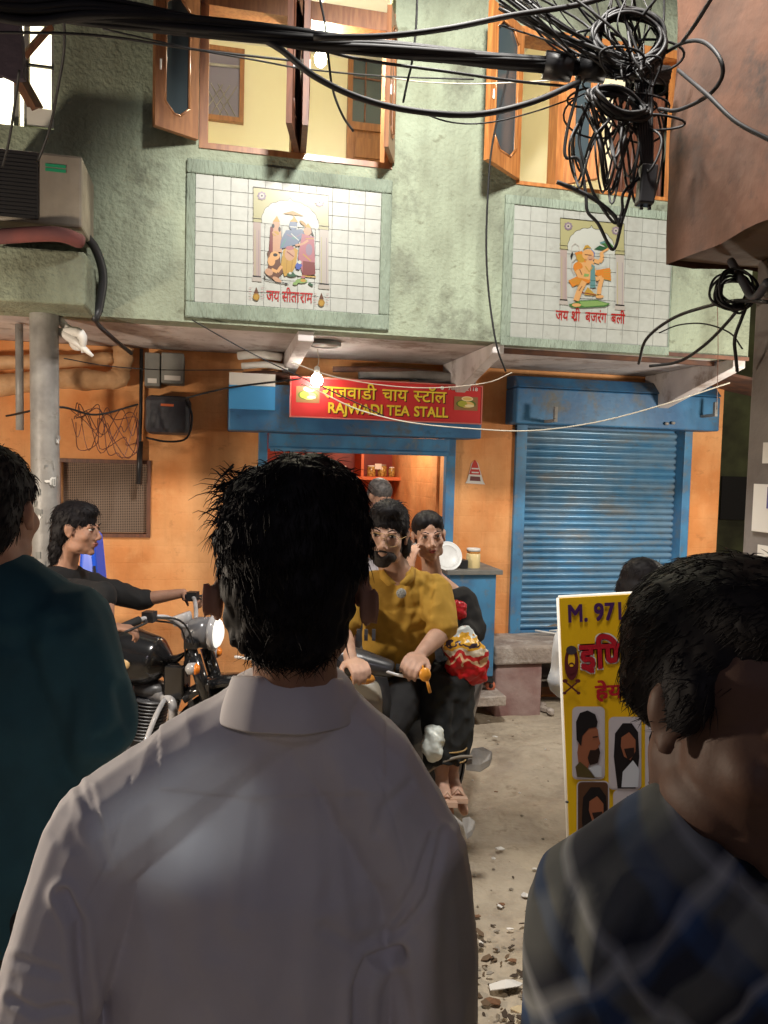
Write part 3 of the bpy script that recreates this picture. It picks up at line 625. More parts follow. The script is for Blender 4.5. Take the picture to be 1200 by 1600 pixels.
# ================================================================== PLINTH, COUNTER AND THINGS AT THE STALL
def W(px, py, v): u, z = fp(px, py, v); return F(u, v, z)
PV = .40
pl0, pz = fp(776, 1010, PV); pl1 = WE + .1
PZ = fp(820, 988, 0.0)[1]
PT = empty('stone_plinth', F((pl0 + pl1) / 2, .2, 0), 'worn concrete step with hollow underneath below the blue roller shutter', 'step')
mb = MB(); n = 40; vs = []
mb.fbox(pl0 - .02, pl1, .002, PV + .03, PZ - .13, PZ); mb.build('step_slab', M['conc'], PT, bevel=.015)
px1 = fp(846, 1080, PV)[0]
mb = MB(); mb.fbox(pl0 + .0, px1, .002, PV, -.03, PZ - .131); mb.build('pier', M['concpink'], PT, bevel=.012)
mb = MB(); mb.fbox(px1 + .75, pl1 - .03, .002, PV, -.03, PZ - .131); mb.build('pier', M['conc'], PT, bevel=.012)
mb = MB()
for i in range(16):
    x = px1 + random.uniform(.02, .7); mb.ell(F(x, random.uniform(.12, PV + .03), .03), (random.uniform(.02, .06), .03, random.uniform(.015, .035)), Matrix.Rotation(random.uniform(0, 3), 3, 'Z') @ FR, 7, random.choice((0, 0, 1)))
mb.build('rubble', [M['conc'], M['paper']], kind='stuff', label='small rubble and litter pushed under the concrete step', smooth=False)
mb = MB()
for (a, b) in (((858, 986), (880, 984)), ((836, 985), (872, 991))):
    mb.tube([W(*a, .12), W(*b, .16)], .007, 6)
q = W(862, 980, .15)
mb.add([q + Vector((-.05, 0, 0)), q + Vector((.02, -.03, .035)), q + Vector((.06, 0, .01)), q + Vector((.0, .03, .0))], [(0, 1, 2), (0, 2, 3)])
mb.build('litter_scrap', M['paper'], label='crumpled pale scrap lying at the foot of the blue shutter', cat='litter')

CV = .52
k0 = fp(702, 895, CV)[0]; k1, kz = fp(776, 893, CV); kb = fp(740, 1058, CV)[1]
CT = empty('stall_counter', F((k0 + k1) / 2, .3, .1), 'blue painted metal counter with grey top on castors at the tea stall', 'counter')
mb = MB(); mb.fbox(k0, k1, .06, CV, kb, kz - .02); mb.build('cabinet', M['bluef'], CT, bevel=.006)
mb = MB(); mb.fbox(k0 - .02, k1 + .035, .05, CV + .03, kz - .019, kz + .012); mb.build('counter_top', M['greybox'], CT, bevel=.004)
mb = MB(); mb.fbox(k0, k1 - .005, .08, CV - .01, kb - .04, kb - .001); mb.build('bottom_rail', M['blackp'], CT)
for px in (722, 766):
    c = W(px, 1071, CV - .06); mb = MB(); mb.lathe(c - UD * .0 - ND * .012, [(.010, 0), (.034, .001), (.034, .024), (.010, .025)], ND, 14, 0); mb.lathe(c - ND * .014, [(.016, 0), (.016, .03)], ND, 10, 1)
    mb.box(c + Vector((0, 0, .035)), (.03, .04, .03), FR, 1); mb.build('castor', [flat('salmon_wheel', (210, 120, 90), .5), M['blackp']], CT)
mb = MB(); a = fp(700, 1085, CV + .05)[0]; b, z = fp(787, 1088, CV + .05); mb.fbox(a, b, .1, CV + .1, z - .05, z + .015)
mb.build('wooden_plank', M['conc'], label='low grey plank step under the blue stall counter', cat='plank', bevel=.006)
# steel platter leaning on the counter, jar beside it
c = W(699, 869, CV - .05); ax = (ND + Vector((0, 0, .35))).normalized()
mb = MB(); mb.lathe(c, [(.005, .0), (.070, .0), (.073, .003), (.074, .006), (.076, .004), (.096, .008), (.100, .010), (.100, .006), (.076, -.003), (.02, -.003)], ax, 44)
mb.build('steel_plate', mat('bright_steel', (.78, .80, .80), .38, .55), label='round steel plate leaning upright on the blue counter', cat='plate')
c = W(739, 888, CV - .12); mb = MB(); mb.lathe(c, [(.045, 0), (.048, .006), (.048, .098), (.044, .104)], (0, 0, 1), 20, 0); J = mb.build('storage_jar', [flat('cream_jar', (226, 205, 150), .35)], label='cream storage jar with white lid on the blue counter', cat='jar')
mb = MB(); mb.lathe(c, [(.03, .104), (.043, .1045), (.043, .118)], (0, 0, 1), 20, 1); mb.lathe(c, [(.047, .1185), (.047, .138), (.04, .14)], (0, 0, 1), 20, 0); mb.build('jar_lid', [M['paper'], flat('jar_neck', (206, 140, 60), .4)], J)
mb = MB(); mb.fbox(fp(716, 880, CV - .1)[0], fp(728, 880, CV - .1)[0], CV - .15, CV - .05, kz + .013, kz + .07); mb.build('small_dark_box', M['blackp'], label='small black box between the steel plate and the cream jar', cat='box', bevel=.004)
# jars, tins and shelf goods
def jar(px, py0, h, r, m, lid, v, label, name='glass_jar'):
    c = W(px, py0, v); mb = MB(); mb.lathe(c, [(r * .9, .0), (r, .006), (r, h * .8), (r * .8, h * .88)], (0, 0, 1), 16); o = mb.build(name, m, label=label, cat='jar', group='jars on the tea stall shelf')
    mb = MB(); mb.lathe(c, [(r * .84, h * .881), (r * .84, h)], (0, 0, 1), 16); mb.build('lid', lid, o)
gj = flat('biscuit_jar', (190, 160, 90), .25, c2=rgb((120, 90, 40)), sc1=60); gd = flat('dark_jar', (60, 50, 48), .2, c2=rgb((150, 140, 130)), sc1=50, stretch=(1, 1, 3))
shz = SHZ + .001
for i, (px, h, r, m_, l_, lb) in enumerate(((580, .10, .040, gj, M['paper'], 'jar of biscuits with white lid at the left of the shelf'), (597, .11, .042, gj, M['beige'], 'jar of yellow snacks in the middle of the stall shelf'), (612, .09, .030, gj, M['steel'], 'short jar of snacks beside the tall dark jar'), (630, .13, .048, gd, M['steel'], 'tall dark jar stacked with discs at the shelf end'), (535, .09, .04, gd, M['paper'], 'dark jar seen just above the hair of the man in front'), (510, .08, .035, gj, M['steel'], 'small jar half hidden at the left of the shelf divider'))):
    u, _ = fp(px, 740, -1.46); c = F(u, -1.46, shz); mb = MB(); mb.lathe(c, [(r * .9, .0), (r, .006), (r, h * .8), (r * .8, h * .88)], (0, 0, 1), 16)
    o = mb.build('glass_jar', m_, label=lb, cat='jar', group='jars on the tea stall shelf'); mb = MB(); mb.lathe(c, [(r * .84, h * .881), (r * .84, h)], (0, 0, 1), 16); mb.build('lid', l_, o)
u, z = fp(591, 728, -1.42); mb = MB(); mb.fbox(u - .03, u + .03, -1.42, -1.415, z - .03, z + .02); mb.build('price_card', M['paper'], label='small white card in front of the shelf jars', cat='card')
mb = MB(); g = random.Random(3)
for i in range(9):
    u, z = fp(656, 765 + i * 7, -1.2); mb.lathe(F(u, -1.2, z), [(.018, 0), (.022, .012), (.02, .022)], (0, 0, 1), 10, i % 2)
mb.build('hanging_packets', [M['galv'], M['woodd']], label='dark strip of small packets hanging at the shelf side', cat='packets')
mb = MB(); u, z = fp(675, 812, -.1); mb.lathe(F(u, -.1, z), [(.002, 0), (.022, .0), (.024, .006), (.002, .007)], ND, 20, 0); mb.lathe(F(u, -.092, z), [(.006, 0), (.014, .001), (.006, .002)], ND, 20, 1)
u2, z2 = fp(660, 822, -.12); mb.fbox(u2 - .07, u2 + .06, -.16, -.12, z2 - .2, z2 + .002, 0)
mb.build('tea_tin', [M['paper'], flat('mauve_badge', (130, 110, 150), .4)], label='white tin with mauve badge behind the seated woman', cat='tin')
# little sticker shaped like a bell on the orange wall
mb = MB(); v = .004
def S(x, y, k): return W(x, y, v + k * .0004)
mb.prism([S(742, 719, 0), S(747, 724, 0), S(755, 752, 0), S(758, 757, 0), S(727, 755, 0), S(730, 750, 0), S(737, 724, 0)], ND * .001, 0)
mb.poly([S(742, 718, 3), S(746, 724, 3), S(751, 742, 3), S(733, 741, 3), S(738, 724, 3)], 1)
for y in (731, 737): mb.poly([S(737, y, 4), S(748, y + .5, 4), S(748, y + 2.5, 4), S(737, y + 2, 4)], 0)
mb.poly([S(735, 744, 4), S(750, 745, 4), S(751, 752, 4), S(734, 751, 4)], 2)
mb.build('wall_sticker', [M['paper'], flat('sticker_red', (190, 50, 40), .4), flat('sticker_maroon', (110, 60, 60), .4)], label='small red and white bell shaped sticker on the orange wall', cat='sticker')

# ================================================================== SIGNBOARD
SV = .345
su0, _ = fp(455, 620, SV); su1, _ = fp(752, 630, SV); szt = (fp(455, 588, SV)[1] + fp(752, 606, SV)[1]) / 2; szb = (fp(455, 650, SV)[1] + fp(752, 661, SV)[1]) / 2
SG = empty('shop_sign', F((su0 + su1) / 2, SV, szb), 'red tea stall signboard with yellow Hindi and English lettering', 'sign')
mb = MB(); mb.fbox(su0, su1, SV - .03, SV, szb, szt)
mb.build('sign_panel', mat('sign_red', rgb((204, 50, 50)), .5, c2=rgb((190, 42, 44)), sc1=3), SG, bevel=.003)
mb = MB()
for (q0, q1, r0, r1) in ((su0 - .008, su1 + .008, szt, szt + .008), (su0 - .008, su1 + .008, szb - .008, szb), (su0 - .008, su0, szb, szt), (su1, su1 + .008, szb, szt)): mb.fbox(q0, q1, SV - .03, SV + .004, r0, r1)
mb.build('sign_frame', flat('sign_edge_pink', (206, 120, 110), .4), SG)
SVv = SV + .003
def sgn(x, y): u, z = fp(x, y, SVv); return F(u, SVv, z)
YEL = flat('sign_yellow', (236, 206, 60), .45); SHD = flat('sign_shadow', (70, 20, 16), .5)
def stext(toks, x0, x1, yb, h, m, name, bold=.03, sh=True, dz=0):
    A = sgn(x0, yb); B = sgn(x1, yb + (x1 - x0) * .045); xd = UD.copy(); L = (B - A).dot(UD)
    mb = MB()
    if sh: write(mb, toks, A + UD * .006 - Vector((0, 0, .006)) - ND * .001, xd, Vector((0, 0, 1)), L, height=h, bold=bold, mi=1)
    write(mb, toks, A, xd, Vector((0, 0, 1)), L, height=h, bold=bold); mb.build(name, [m, SHD], SG)
stext(['राजवाडी', .35, 'चाय', .35, ('स', .50), 'टॉल'], 503, 697, 621, .070, YEL, 'hindi_lettering', .022)
stext(['RAJWADI', .35, 'TEA', .35, 'STALL'], 511, 699, 645, .058, YEL, 'english_lettering', .05)
stext(['78636', .02, '52118'], 700, 746, 609, .02, M['paper'], 'phone_number', .04, False)
mb = MB(); c = sgn(691, 606); mb.lathe(c, [(.001, 0), (.013, .0), (.013, .001)], ND, 16); mb.build('phone_badge', M['paper'], SG)
def dish(x0, y0, x1, y1):
    mb = MB(); a = sgn(x0, y0); b = sgn(x1, y1); cx = (a + b) / 2; w_, h = (b - a).dot(UD), abs(a.z - b.z)
    def q(fx, fy, k): return cx + UD * (fx * w_ / 2) + Vector((0, 0, fy * h / 2)) + ND * (k * .0005)
    def e(fx, fy, rx, ry, k, mi): mb.poly([q(fx + rx * math.cos(t), fy + ry * math.sin(t), k) for t in [2 * math.pi * i / 20 for i in range(20)]], mi)
    mb.poly([q(-1, -1, 0), q(1, -1, 0), q(1, .9, 0), q(-1, .9, 0)], 0)
    e(0, -.1, .85, .6, 1, 1); e(.1, -.2, .6, .45, 2, 2); e(-.3, -.1, .4, .42, 3, 3); e(.3, -.35, .4, .2, 4, 4); e(.1, .62, .5, .34, 3, 4); e(.1, .62, .38, .22, 4, 2)
    mb.build('dish_picture', [flat('dish_bg', (150, 110, 70), .5), flat('dish_leaf', (90, 110, 40), .5), flat('dish_cream', (226, 190, 110), .5), flat('dish_lime', (170, 170, 60), .5), flat('dish_pale', (240, 220, 170), .5)], SG)
dish(463, 602, 499, 630); dish(710, 618, 746, 642)

# bulb in front of the sign, with its holder and wire, and the round fitting on the slab
mb = MB(); mb.ell(SB, (.038, .038, .044)); BB = mb.build('light_bulb', glow('bulb_glow', (1, .93, .8), 60), label='glowing white bulb hanging in front of the tea stall sign', cat='light bulb')
mb = MB(); mb.lathe(SB + Vector((0, 0, .034)), [(.014, 0), (.018, .01), (.018, .045), (.008, .055)], (0, 0, 1), 12); mb.build('bulb_holder', M['paper'], BB)
top = F((SB - O5).dot(UD), .46, ZS - .01)
mb = MB(); mb.tube(spline([SB + Vector((0, 0, .088)), SB * .4 + top * .6 + Vector((.01, 0, 0)), top], 4), .003, 5); mb.build('flex', M['wcable'], BB)
BB.visible_shadow = True
c = W(507, 549, .72); c.z = ZS - .004
mb = MB(); mb.lathe(c, [(.10, 0), (.10, -.02), (.088, -.026), (.082, -.012), (.02, -.012)], (0, 0, 1), 30); LR = mb.build('ceiling_light_ring', M['greybox'], label='round unlit ceiling fitting under the white slab', cat='ceiling light')
mb = MB(); mb.lathe(c, [(.08, -.013), (.078, -.02)], (0, 0, 1), 30); mb.build('diffuser', M['beige'], LR)
# bulb upstairs
mb = MB(); mb.ell(RB, (.034, .034, .045)); B2 = mb.build('light_bulb', glow('room_bulb_glow', (1, .97, .85), 90), label='bright bulb behind the upstairs window post', cat='light bulb')
mb = MB(); mb.lathe(RB + Vector((0, 0, .04)), [(.014, 0), (.018, .01), (.018, .05)], (0, 0, 1), 12); mb.tube([RB + Vector((0, 0, .09)), Vector((RB.x, RB.y, 5.0))], .003, 5); mb.build('bulb_holder', M['paper'], B2)

# ================================================================== LEFT: POLE, PIPES, METERS, AIR CONDITIONER
pd = 3.95
a = P(69, 520, pd); b = P(72, 900, pd); rad = 21 / FOC * pd
mb = MB(); mb.tube([Vector((b.x, b.y, -.1)), Vector((b.x, b.y, .9)), b, a, Vector((a.x, a.y, 2.75))], rad, 20); UPO = mb.build('utility_pole', M['galv'], label='round grey utility pole at the left with torn paper scraps', cat='pole')
pp = Vector((b.x, b.y, 0)); mb = MB(); g = random.Random(5)
for i in range(26):
    z = g.uniform(1.15, 1.85); t = g.uniform(-2.7, -.3); rr_ = rad + .004; wd = g.uniform(.1, .5); hh = g.uniform(.008, .04)
    pts = []
    for s_ in (0, 1):
        for k in range(4): tt = t + wd * (k if s_ == 0 else 3 - k) / 3; pts.append(pp + Vector((math.cos(tt) * rr_, math.sin(tt) * rr_, z + (hh if s_ else 0) + g.uniform(-.006, .006))))
    mb = MB()
    for k in range(3): mb.add([pts[k], pts[k + 1], pts[6 - k], pts[7 - k]], [(0, 1, 2, 3)], 0)
    mb.build('paper_scrap', (M['paper'], M['greybox'], M['galv'])[i % 3], UPO)
mb = MB(); q0 = P(30, 520, 4.3); q1 = P(31, 672, 4.3); mb.tube([Vector((q0.x, q0.y, 2.46)), q1], .022, 8); mb.build('thin_pipe', M['galv'], label='short thin pipe hanging left of the utility pole', cat='pipe')
# wrapped duct along the wall
mb = MB(); rg = random.Random(2)
pts = spline([W(-60, 610, .3), W(20, 600, .28), W(100, 592, .25), W(150, 594, .2), W(182, 592, .16), W(190, 575, .12), W(192, 545, .1)], 6)
mb.tube(pts, [.062 + rg.uniform(-.008, .01) for _ in pts], 12, 0); pts2 = spline([W(-60, 570, .2), W(30, 566, .2), W(100, 565, .18), W(175, 560, .12)], 5)
mb.tube(pts2, [.04 + rg.uniform(-.006, .008) for _ in pts2], 10, 0)
mb.build('wrapped_duct', mat('duct_wrap', (.62, .38, .20), .6, c2=(.48, .27, .13), sc1=8, bump=1, bsc=25), label='tape wrapped tan duct running along the orange wall', cat='duct')
for (x0, y0, x1, y1, v0, m_, lb) in ((226, 550, 250, 604, .16, M['greybox'], 'narrow pale grey meter box left of the larger grey one'), (252, 550, 287, 600, .17, M['greybox'], 'larger grey meter box under the white slab')):
    a, zt = fp(x0, y0, v0); b, zb_ = fp(x1, y1, v0); mb = MB(); mb.fbox(a, b, .004, v0, zb_, zt); o = mb.build('meter_box', m_, label=lb, cat='meter box', group='meter boxes on the orange wall', bevel=.008)
    mb = MB(); mb.fbox(a + .02, b - .02, v0 + .001, v0 + .006, zb_ + .02, zb_ + .05); mb.build('plate', M['paper'], o)
v0 = .22; a, zt = fp(226, 616, v0); b, zb_ = fp(297, 684, v0); mb = MB()
mb.fbox(a, b, .004, v0, zb_ + .02, zt); o = mb.build('meter_box', M['darkbox'], label='big dark rounded meter box with orange slot below the grey ones', cat='meter box', group='meter boxes on the orange wall', bevel=.035)
mb = MB(); mb.fbox(a + .10, a + .18, v0 + .001, v0 + .004, zt - .07, zt - .055); mb.build('warning_slot', flat('orange_label', (220, 110, 60), .4), o)
mb = MB(); mb.tube(spline([W(290, 625, v0 + .01), W(300, 650, v0 + .02), W(292, 684, v0 + .01), W(262, 690, v0 + .02), W(228, 684, v0 + .01)], 5), .007, 6); mb.build('loop_wire', M['cable'], o)
mb = MB(); pts = [W(221, 545, .05), W(220, 640, .05), W(218, 700, .05), W(217, 757, .05)]; mb.tube(pts, .012, 8); mb.tube([W(219, 690, .05), W(217, 757, .06)], .02, 8); mb.build('black_conduit', M['blackp'], label='black vertical conduit beside the meter boxes', cat='conduit')
# AC unit on a ledge
av = UP + .42
a, zt = fp(-40, 226, av); b, zb_ = fp(128, 356, av)
AC = empty('air_conditioner', F((a + b) / 2, UP + .2, zb_), 'beige outdoor air conditioner unit on the ledge at upper left', 'air conditioner')
mb = MB(); mb.fbox(a, b, UP + .06, av, zb_, zt); mb.build('casing', M['beige'], AC, bevel=.012)
m0 = fp(60, 300, av)[0]; mb = MB(); mb.fbox(a, m0, av + .001, av + .006, zb_ + .02, zt - .015); mb.build('fan_grille', M['black'], AC)
mb = MB()
for i in range(16): z = zb_ + .03 + (zt - zb_ - .06) * i / 15; mb.fbox(a, m0 - .01, av + .007, av + .010, z, z + .003)
mb.build('grille_bars', M['blackp'], AC)
g0, gz = fp(71, 256, av); g1 = fp(103, 256, av)[0]
for dz in (0, .02): mb = MB(); mb.fbox(g0, g1, av + .001, av + .003, gz - .012 - dz, gz - dz + .002); mb.build('green_badge', flat('badge_green', (40, 140, 100), .4), AC)
mb = MB(); mb.tube(spline([W(-60, 375, av + .05), W(20, 368, av + .06), W(90, 366, av + .05), W(128, 378, av - .02)], 6), [.035] * 18 + [.03], 10)
mb.build('rolled_cloth', M['redcloth'], label='faded red rolled cloth lying under the air conditioner', cat='cloth')
a, zt = fp(-60, 378, av - .05); b, zb_ = fp(133, 490, av - .05); mb = MB(); mb.fbox(a, b, UP + .034, av - .05, ZS - .02, zt); mb.build('ledge_box', M['stucco'], BL, bevel=.012)
mb = MB(); mb.tube(spline([W(122, 360, UP + .2), W(147, 385, UP + .15), W(161, 430, UP + .08), W(155, 480, UP + .05), W(150, 502, UP + .04), W(178, 530, UP - .15), W(205, 552, .3)], 6), [.022] * 24 + [.012] * 13, 8)
mb.build('drain_hose', M['blackp'], label='black curved drain hose running down beside the air conditioner', cat='hose')
mb = MB(); q = P(10, 0, 3.2); mb.prism([P(-10, -10, 3.2), P(26, 10, 3.2), P(33, 60, 3.2), P(36, 122, 3.2), P(18, 124, 3.2), P(0, 116, 3.2), P(-10, 118, 3.2)], (0, .03, 0))
mb.build('hanging_garment', mat('dark_garment', (.03, .02, .03), .9, bump=.6, bsc=20), label='dark garment hanging at the top left corner', cat='clothing')
mb = MB(); rg = random.Random(8)
q = P(118, 520, 4.0)
for i in range(4): mb.tube(spline([q + Vector((rg.uniform(-.12, .02), 0, rg.uniform(-.02, .1))), q + Vector((rg.uniform(-.02, .04), rg.uniform(-.04, .04), rg.uniform(-.06, .02))), q + Vector((rg.uniform(.0, .10), 0, rg.uniform(-.14, -.08)))], 5), [.01, .014, .02, .024, .026, .026, .024, .02, .016, .012, .008], 6)
mb.build('plastic_bag', M['paper'], label='grimy white plastic bag caught at the top of the pole', cat='bag')

# ================================================================== RIGHT: NEIGHBOUR BUILDING, PILLAR, ALLEY
NB = empty('neighbour_building', (1.5, 2.3, 0), 'dark brown plastered building corner overhanging the lane on the right', 'building')
c0 = P(1041, 416, 2.76); zb_ = c0.z; c1 = Vector((1.10, 2.16, 0)); cfar = Vector((3.0, 3.2, 0)); c00 = Vector((c0.x, c0.y, 0))
dirn = (c1 - c00).normalized(); cn = c00 + dirn * 3.6
def subdiv_wall(mb, A, B, z0, z1, n, m_, amp, nrm, mi=0):
    vs = []; fs = []
    for j in range(m_ + 1):
        for i in range(n + 1):
            p = A + (B - A) * (i / n); z = z0 + (z1 - z0) * j / m_; q = Vector((p.x, p.y, z))
            k = noise.fractal(q * 2.3, 1, 2, 4) * amp; vs.append(q + nrm * k + (Vector((0, 0, noise.noise(q * 4) * .02)) if j == 0 else Vector()))
    for j in range(m_):
        for i in range(n): a = j * (n + 1) + i; fs.append((a, a + 1, a + n + 2, a + n + 1))
    mb.add(vs, fs, mi, True)
mb = MB(); nr = Vector((-dirn.y, dirn.x, 0)); nr = nr if nr.x < 0 else -nr
subdiv_wall(mb, c00, cn, zb_, 7, 60, 60, .02, nr); mb.build('overhang_side', M['brownwall'], NB)
mb = MB(); mb.prism([Vector((p.x, p.y, zb_ + .02)) for p in (c00 + Vector((.012, -.01, 0)), cfar, Vector((3.2, -1, 0)), cn + Vector((.02, 0, 0)))], (0, 0, .12)); mb.build('overhang_floor', M['brownunder'], NB)
mb = MB(); subdiv_wall(mb, cfar, c00, zb_, 7, 20, 40, .02, Vector((-.1, 1, 0))); mb.build('overhang_back', M['brownwall'], NB)
g0 = P(1173, 600, 2.74); g0 = Vector((g0.x, g0.y, 0)); dd = dirn
mb = MB(); mb.prism([g0, g0 + dd * 2.4, g0 + dd * 2.4 + Vector((1.4, 0, 0)), g0 + Vector((1.5, .3, 0))], (0, 0, zb_ + .02)); mb.build('ground_floor_wall', M['grey'], NB, bevel=.01)
def on_pillar(px, py, off=.006):   # point on the pillar's lane side
    r = ray(px, py); nn = nr; t = ((g0 + nn * off) - CAM).dot(nn) / r.dot(nn); return CAM + r * t
def poster(x0, y0, x1, y1, m_, name, label, inner=None):
    def q(x, y, off=.006):
        s_ = max(0.0, (x - 1173)) * .018; a = on_pillar(1180, y, off); return Vector((a.x, a.y, 0)) * 0 + g0 + dd * s_ + nr * off + Vector((0, 0, a.z))
    mb = MB(); mb.prism([q(x0, y0), q(x1, y0), q(x1, y1), q(x0, y1)], nr * .001, 0)
    for (a, b, c, d, mi) in inner or []: mb.poly([q(x0 + (x1 - x0) * a, y0 + (y1 - y0) * b, .008), q(x0 + (x1 - x0) * c, y0 + (y1 - y0) * b, .008), q(x0 + (x1 - x0) * c, y0 + (y1 - y0) * d, .008), q(x0 + (x1 - x0) * a, y0 + (y1 - y0) * d, .008)], mi)
    mb.build(name, m_, label=label, cat='poster')
pm = [M['paper'], flat('poster_violet', (86, 84, 140), .7), flat('poster_red', (170, 70, 60), .7), flat('poster_white', (180, 178, 185), .7)]
poster(1178, 692, 1215, 724, pm, 'small_notice', 'small notice with red band on the grey pillar', [(.05, .05, .95, .3, 2), (.1, .42, .9, .48, 2), (.1, .56, .85, .62, 2), (.1, .7, .9, .76, 1)])
poster(1176, 756, 1215, 830, pm, 'torn_poster', 'torn violet and white poster on the grey pillar above the other', [(.1, .05, .5, .5, 1), (.55, .1, .9, .25, 3), (.2, .55, .9, .95, 1), (.4, .62, .7, .85, 3)])
poster(1178, 850, 1215, 960, pm, 'torn_poster', 'lower torn violet poster on the grey pillar', [(.3, .05, .8, .3, 1), (.1, .35, .5, .8, 1), (.6, .4, .95, .7, 1), (.2, .82, .8, .95, 3)])
# dark alley beyond the orange end pillar
AB = empty('alley_building', (3.6, 7.6, 0), 'dim mossy house wall deep in the alley on the right', 'building')
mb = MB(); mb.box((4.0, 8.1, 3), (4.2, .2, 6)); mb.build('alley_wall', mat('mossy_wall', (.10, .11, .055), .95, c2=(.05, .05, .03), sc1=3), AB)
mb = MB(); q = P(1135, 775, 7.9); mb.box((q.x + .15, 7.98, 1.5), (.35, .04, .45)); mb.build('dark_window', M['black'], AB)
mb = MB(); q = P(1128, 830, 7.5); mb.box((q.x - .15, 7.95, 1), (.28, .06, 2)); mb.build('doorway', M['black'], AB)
mb = MB(); q0 = W(1110, 618, .25); mb.box(q0 + Vector((.35, .1, .08)), (.9, .5, .02), FR @ Matrix.Rotation(R(8), 3, 'Y')); mb.build('tin_awning', M['brown_edge'], label='sagging rusty tin sheet over the alley mouth', cat='awning')

# ================================================================== YELLOW BARBER BANNER
bd = 2.42
BN = empty('barber_banner', Vector((P(888, 1290, bd).x + .4, bd, 0)), 'tall yellow barber shop banner board with Hindi lettering and portraits', 'banner')
tl = P(874, 935, bd); bl = P(889, 1290, bd); e = (tl - bl).normalized(); bl = bl - e * ((bl.z - .02) / e.z)
tr_ = P(985, 938, bd); xdir = (tr_ - tl).normalized(); BWID = .78
xdir = (xdir - e * xdir.dot(e)).normalized(); bn = xdir.cross(e)
hgt = (tl - bl).length
mb = MB(); mb.prism([bl, bl + xdir * BWID, bl + xdir * BWID + e * hgt, bl + e * hgt], -bn * .018); mb.build('banner_board', mat('banner_yellow', rgb((238, 196, 20)), .4, c2=rgb((226, 178, 14)), sc1=2), BN)
mb = MB()
for (o_, a_, L_) in ((bl, e, hgt), (bl + xdir * BWID, e, hgt), (bl + e * hgt, xdir, BWID)): mb.tube([o_ - bn * .011, o_ + a_ * L_ - bn * .011], .0075, 6)
mb.build('banner_frame', M['paper'], BN)
for x in (.12, .62):
    mb = MB(); mb.tube([bl + xdir * x + e * (hgt * .9) - bn * .02, bl + xdir * x - bn * .42], .01, 6); mb.build('support_leg', M['galv'], BN)
def bp(px, py, off=.002):
    r = ray(px, py); t = ((bl + bn * off) - CAM).dot(bn) / r.dot(bn); return CAM + r * t
PUR = flat('banner_purple', (70, 30, 90), .4); BR = flat('banner_red', (176, 24, 40), .4)
def btext(toks, x0, y0, wpx, hpx, m_, name, bold=.03, mi=0, outline=None):
    A = bp(x0, y0); L = wpx / FOC * bd; mb = MB()
    if outline:
        for dx in (-1, 1):
            for dy in (-1, 1): write(mb, toks, A + xdir * dx * .0032 + e * dy * .0032 - bn * .0008, xdir, e, L, height=hpx / FOC * bd, bold=bold, mi=1)
    write(mb, toks, A, xdir, e, L, height=hpx / FOC * bd, bold=bold); mb.build(name, [m_, outline or m_], BN)
btext(['M. 9711812046'], 886, 973, 205, 24, PUR, 'phone_lettering', .05)
btext(['इ', 'ि', ('ण', .56), 'डयन'], 906, 1047, 150, 36, BR, 'shop_name_lettering', .06, outline=M['paper'])
btext(['हेयर', .3, 'ड', .0, 'रेसर'], 930, 1093, 150, 20, BR, 'subtitle_lettering', .05)
# emblem: head outline with crossed scissors
mb = MB()
def be(cx, cy, rx, ry, k, mi, a0=0, a1=360, n=20): mb.poly([bp(cx + rx * math.cos(R(a0 + (a1 - a0) * i / n)), cy + ry * math.sin(R(a0 + (a1 - a0) * i / n)), .002 + k * .0004) for i in range(n)], mi)
be(893, 1036, 11, 27, 0, 0); be(893, 1032, 5.5, 14, 1, 1); be(893, 1016, 8.5, 7, 2, 2); be(893, 1044, 6, 9, 2, 0); be(893, 1040, 3, 2, 3, 1)
for sg in (1, -1):
    a, b = (893 - 9 * sg, 1066), (893 + 10 * sg, 1082); w_ = 1.8
    mb.poly([bp(a[0], a[1] - w_, .0045), bp(b[0], b[1] - w_, .0045), bp(b[0], b[1] + w_, .0045), bp(a[0], a[1] + w_, .0045)][::1], 0)
    be(893 - 10 * sg, 1064, 4, 3, 4, 0); be(893 + 11 * sg, 1083, 3, 2.4, 4, 0)
mb.build('emblem', [flat('emblem_maroon', (92, 26, 34), .5), flat('emblem_yellow', (236, 186, 30), .5), flat('emblem_grey', (60, 50, 60), .5)], BN)
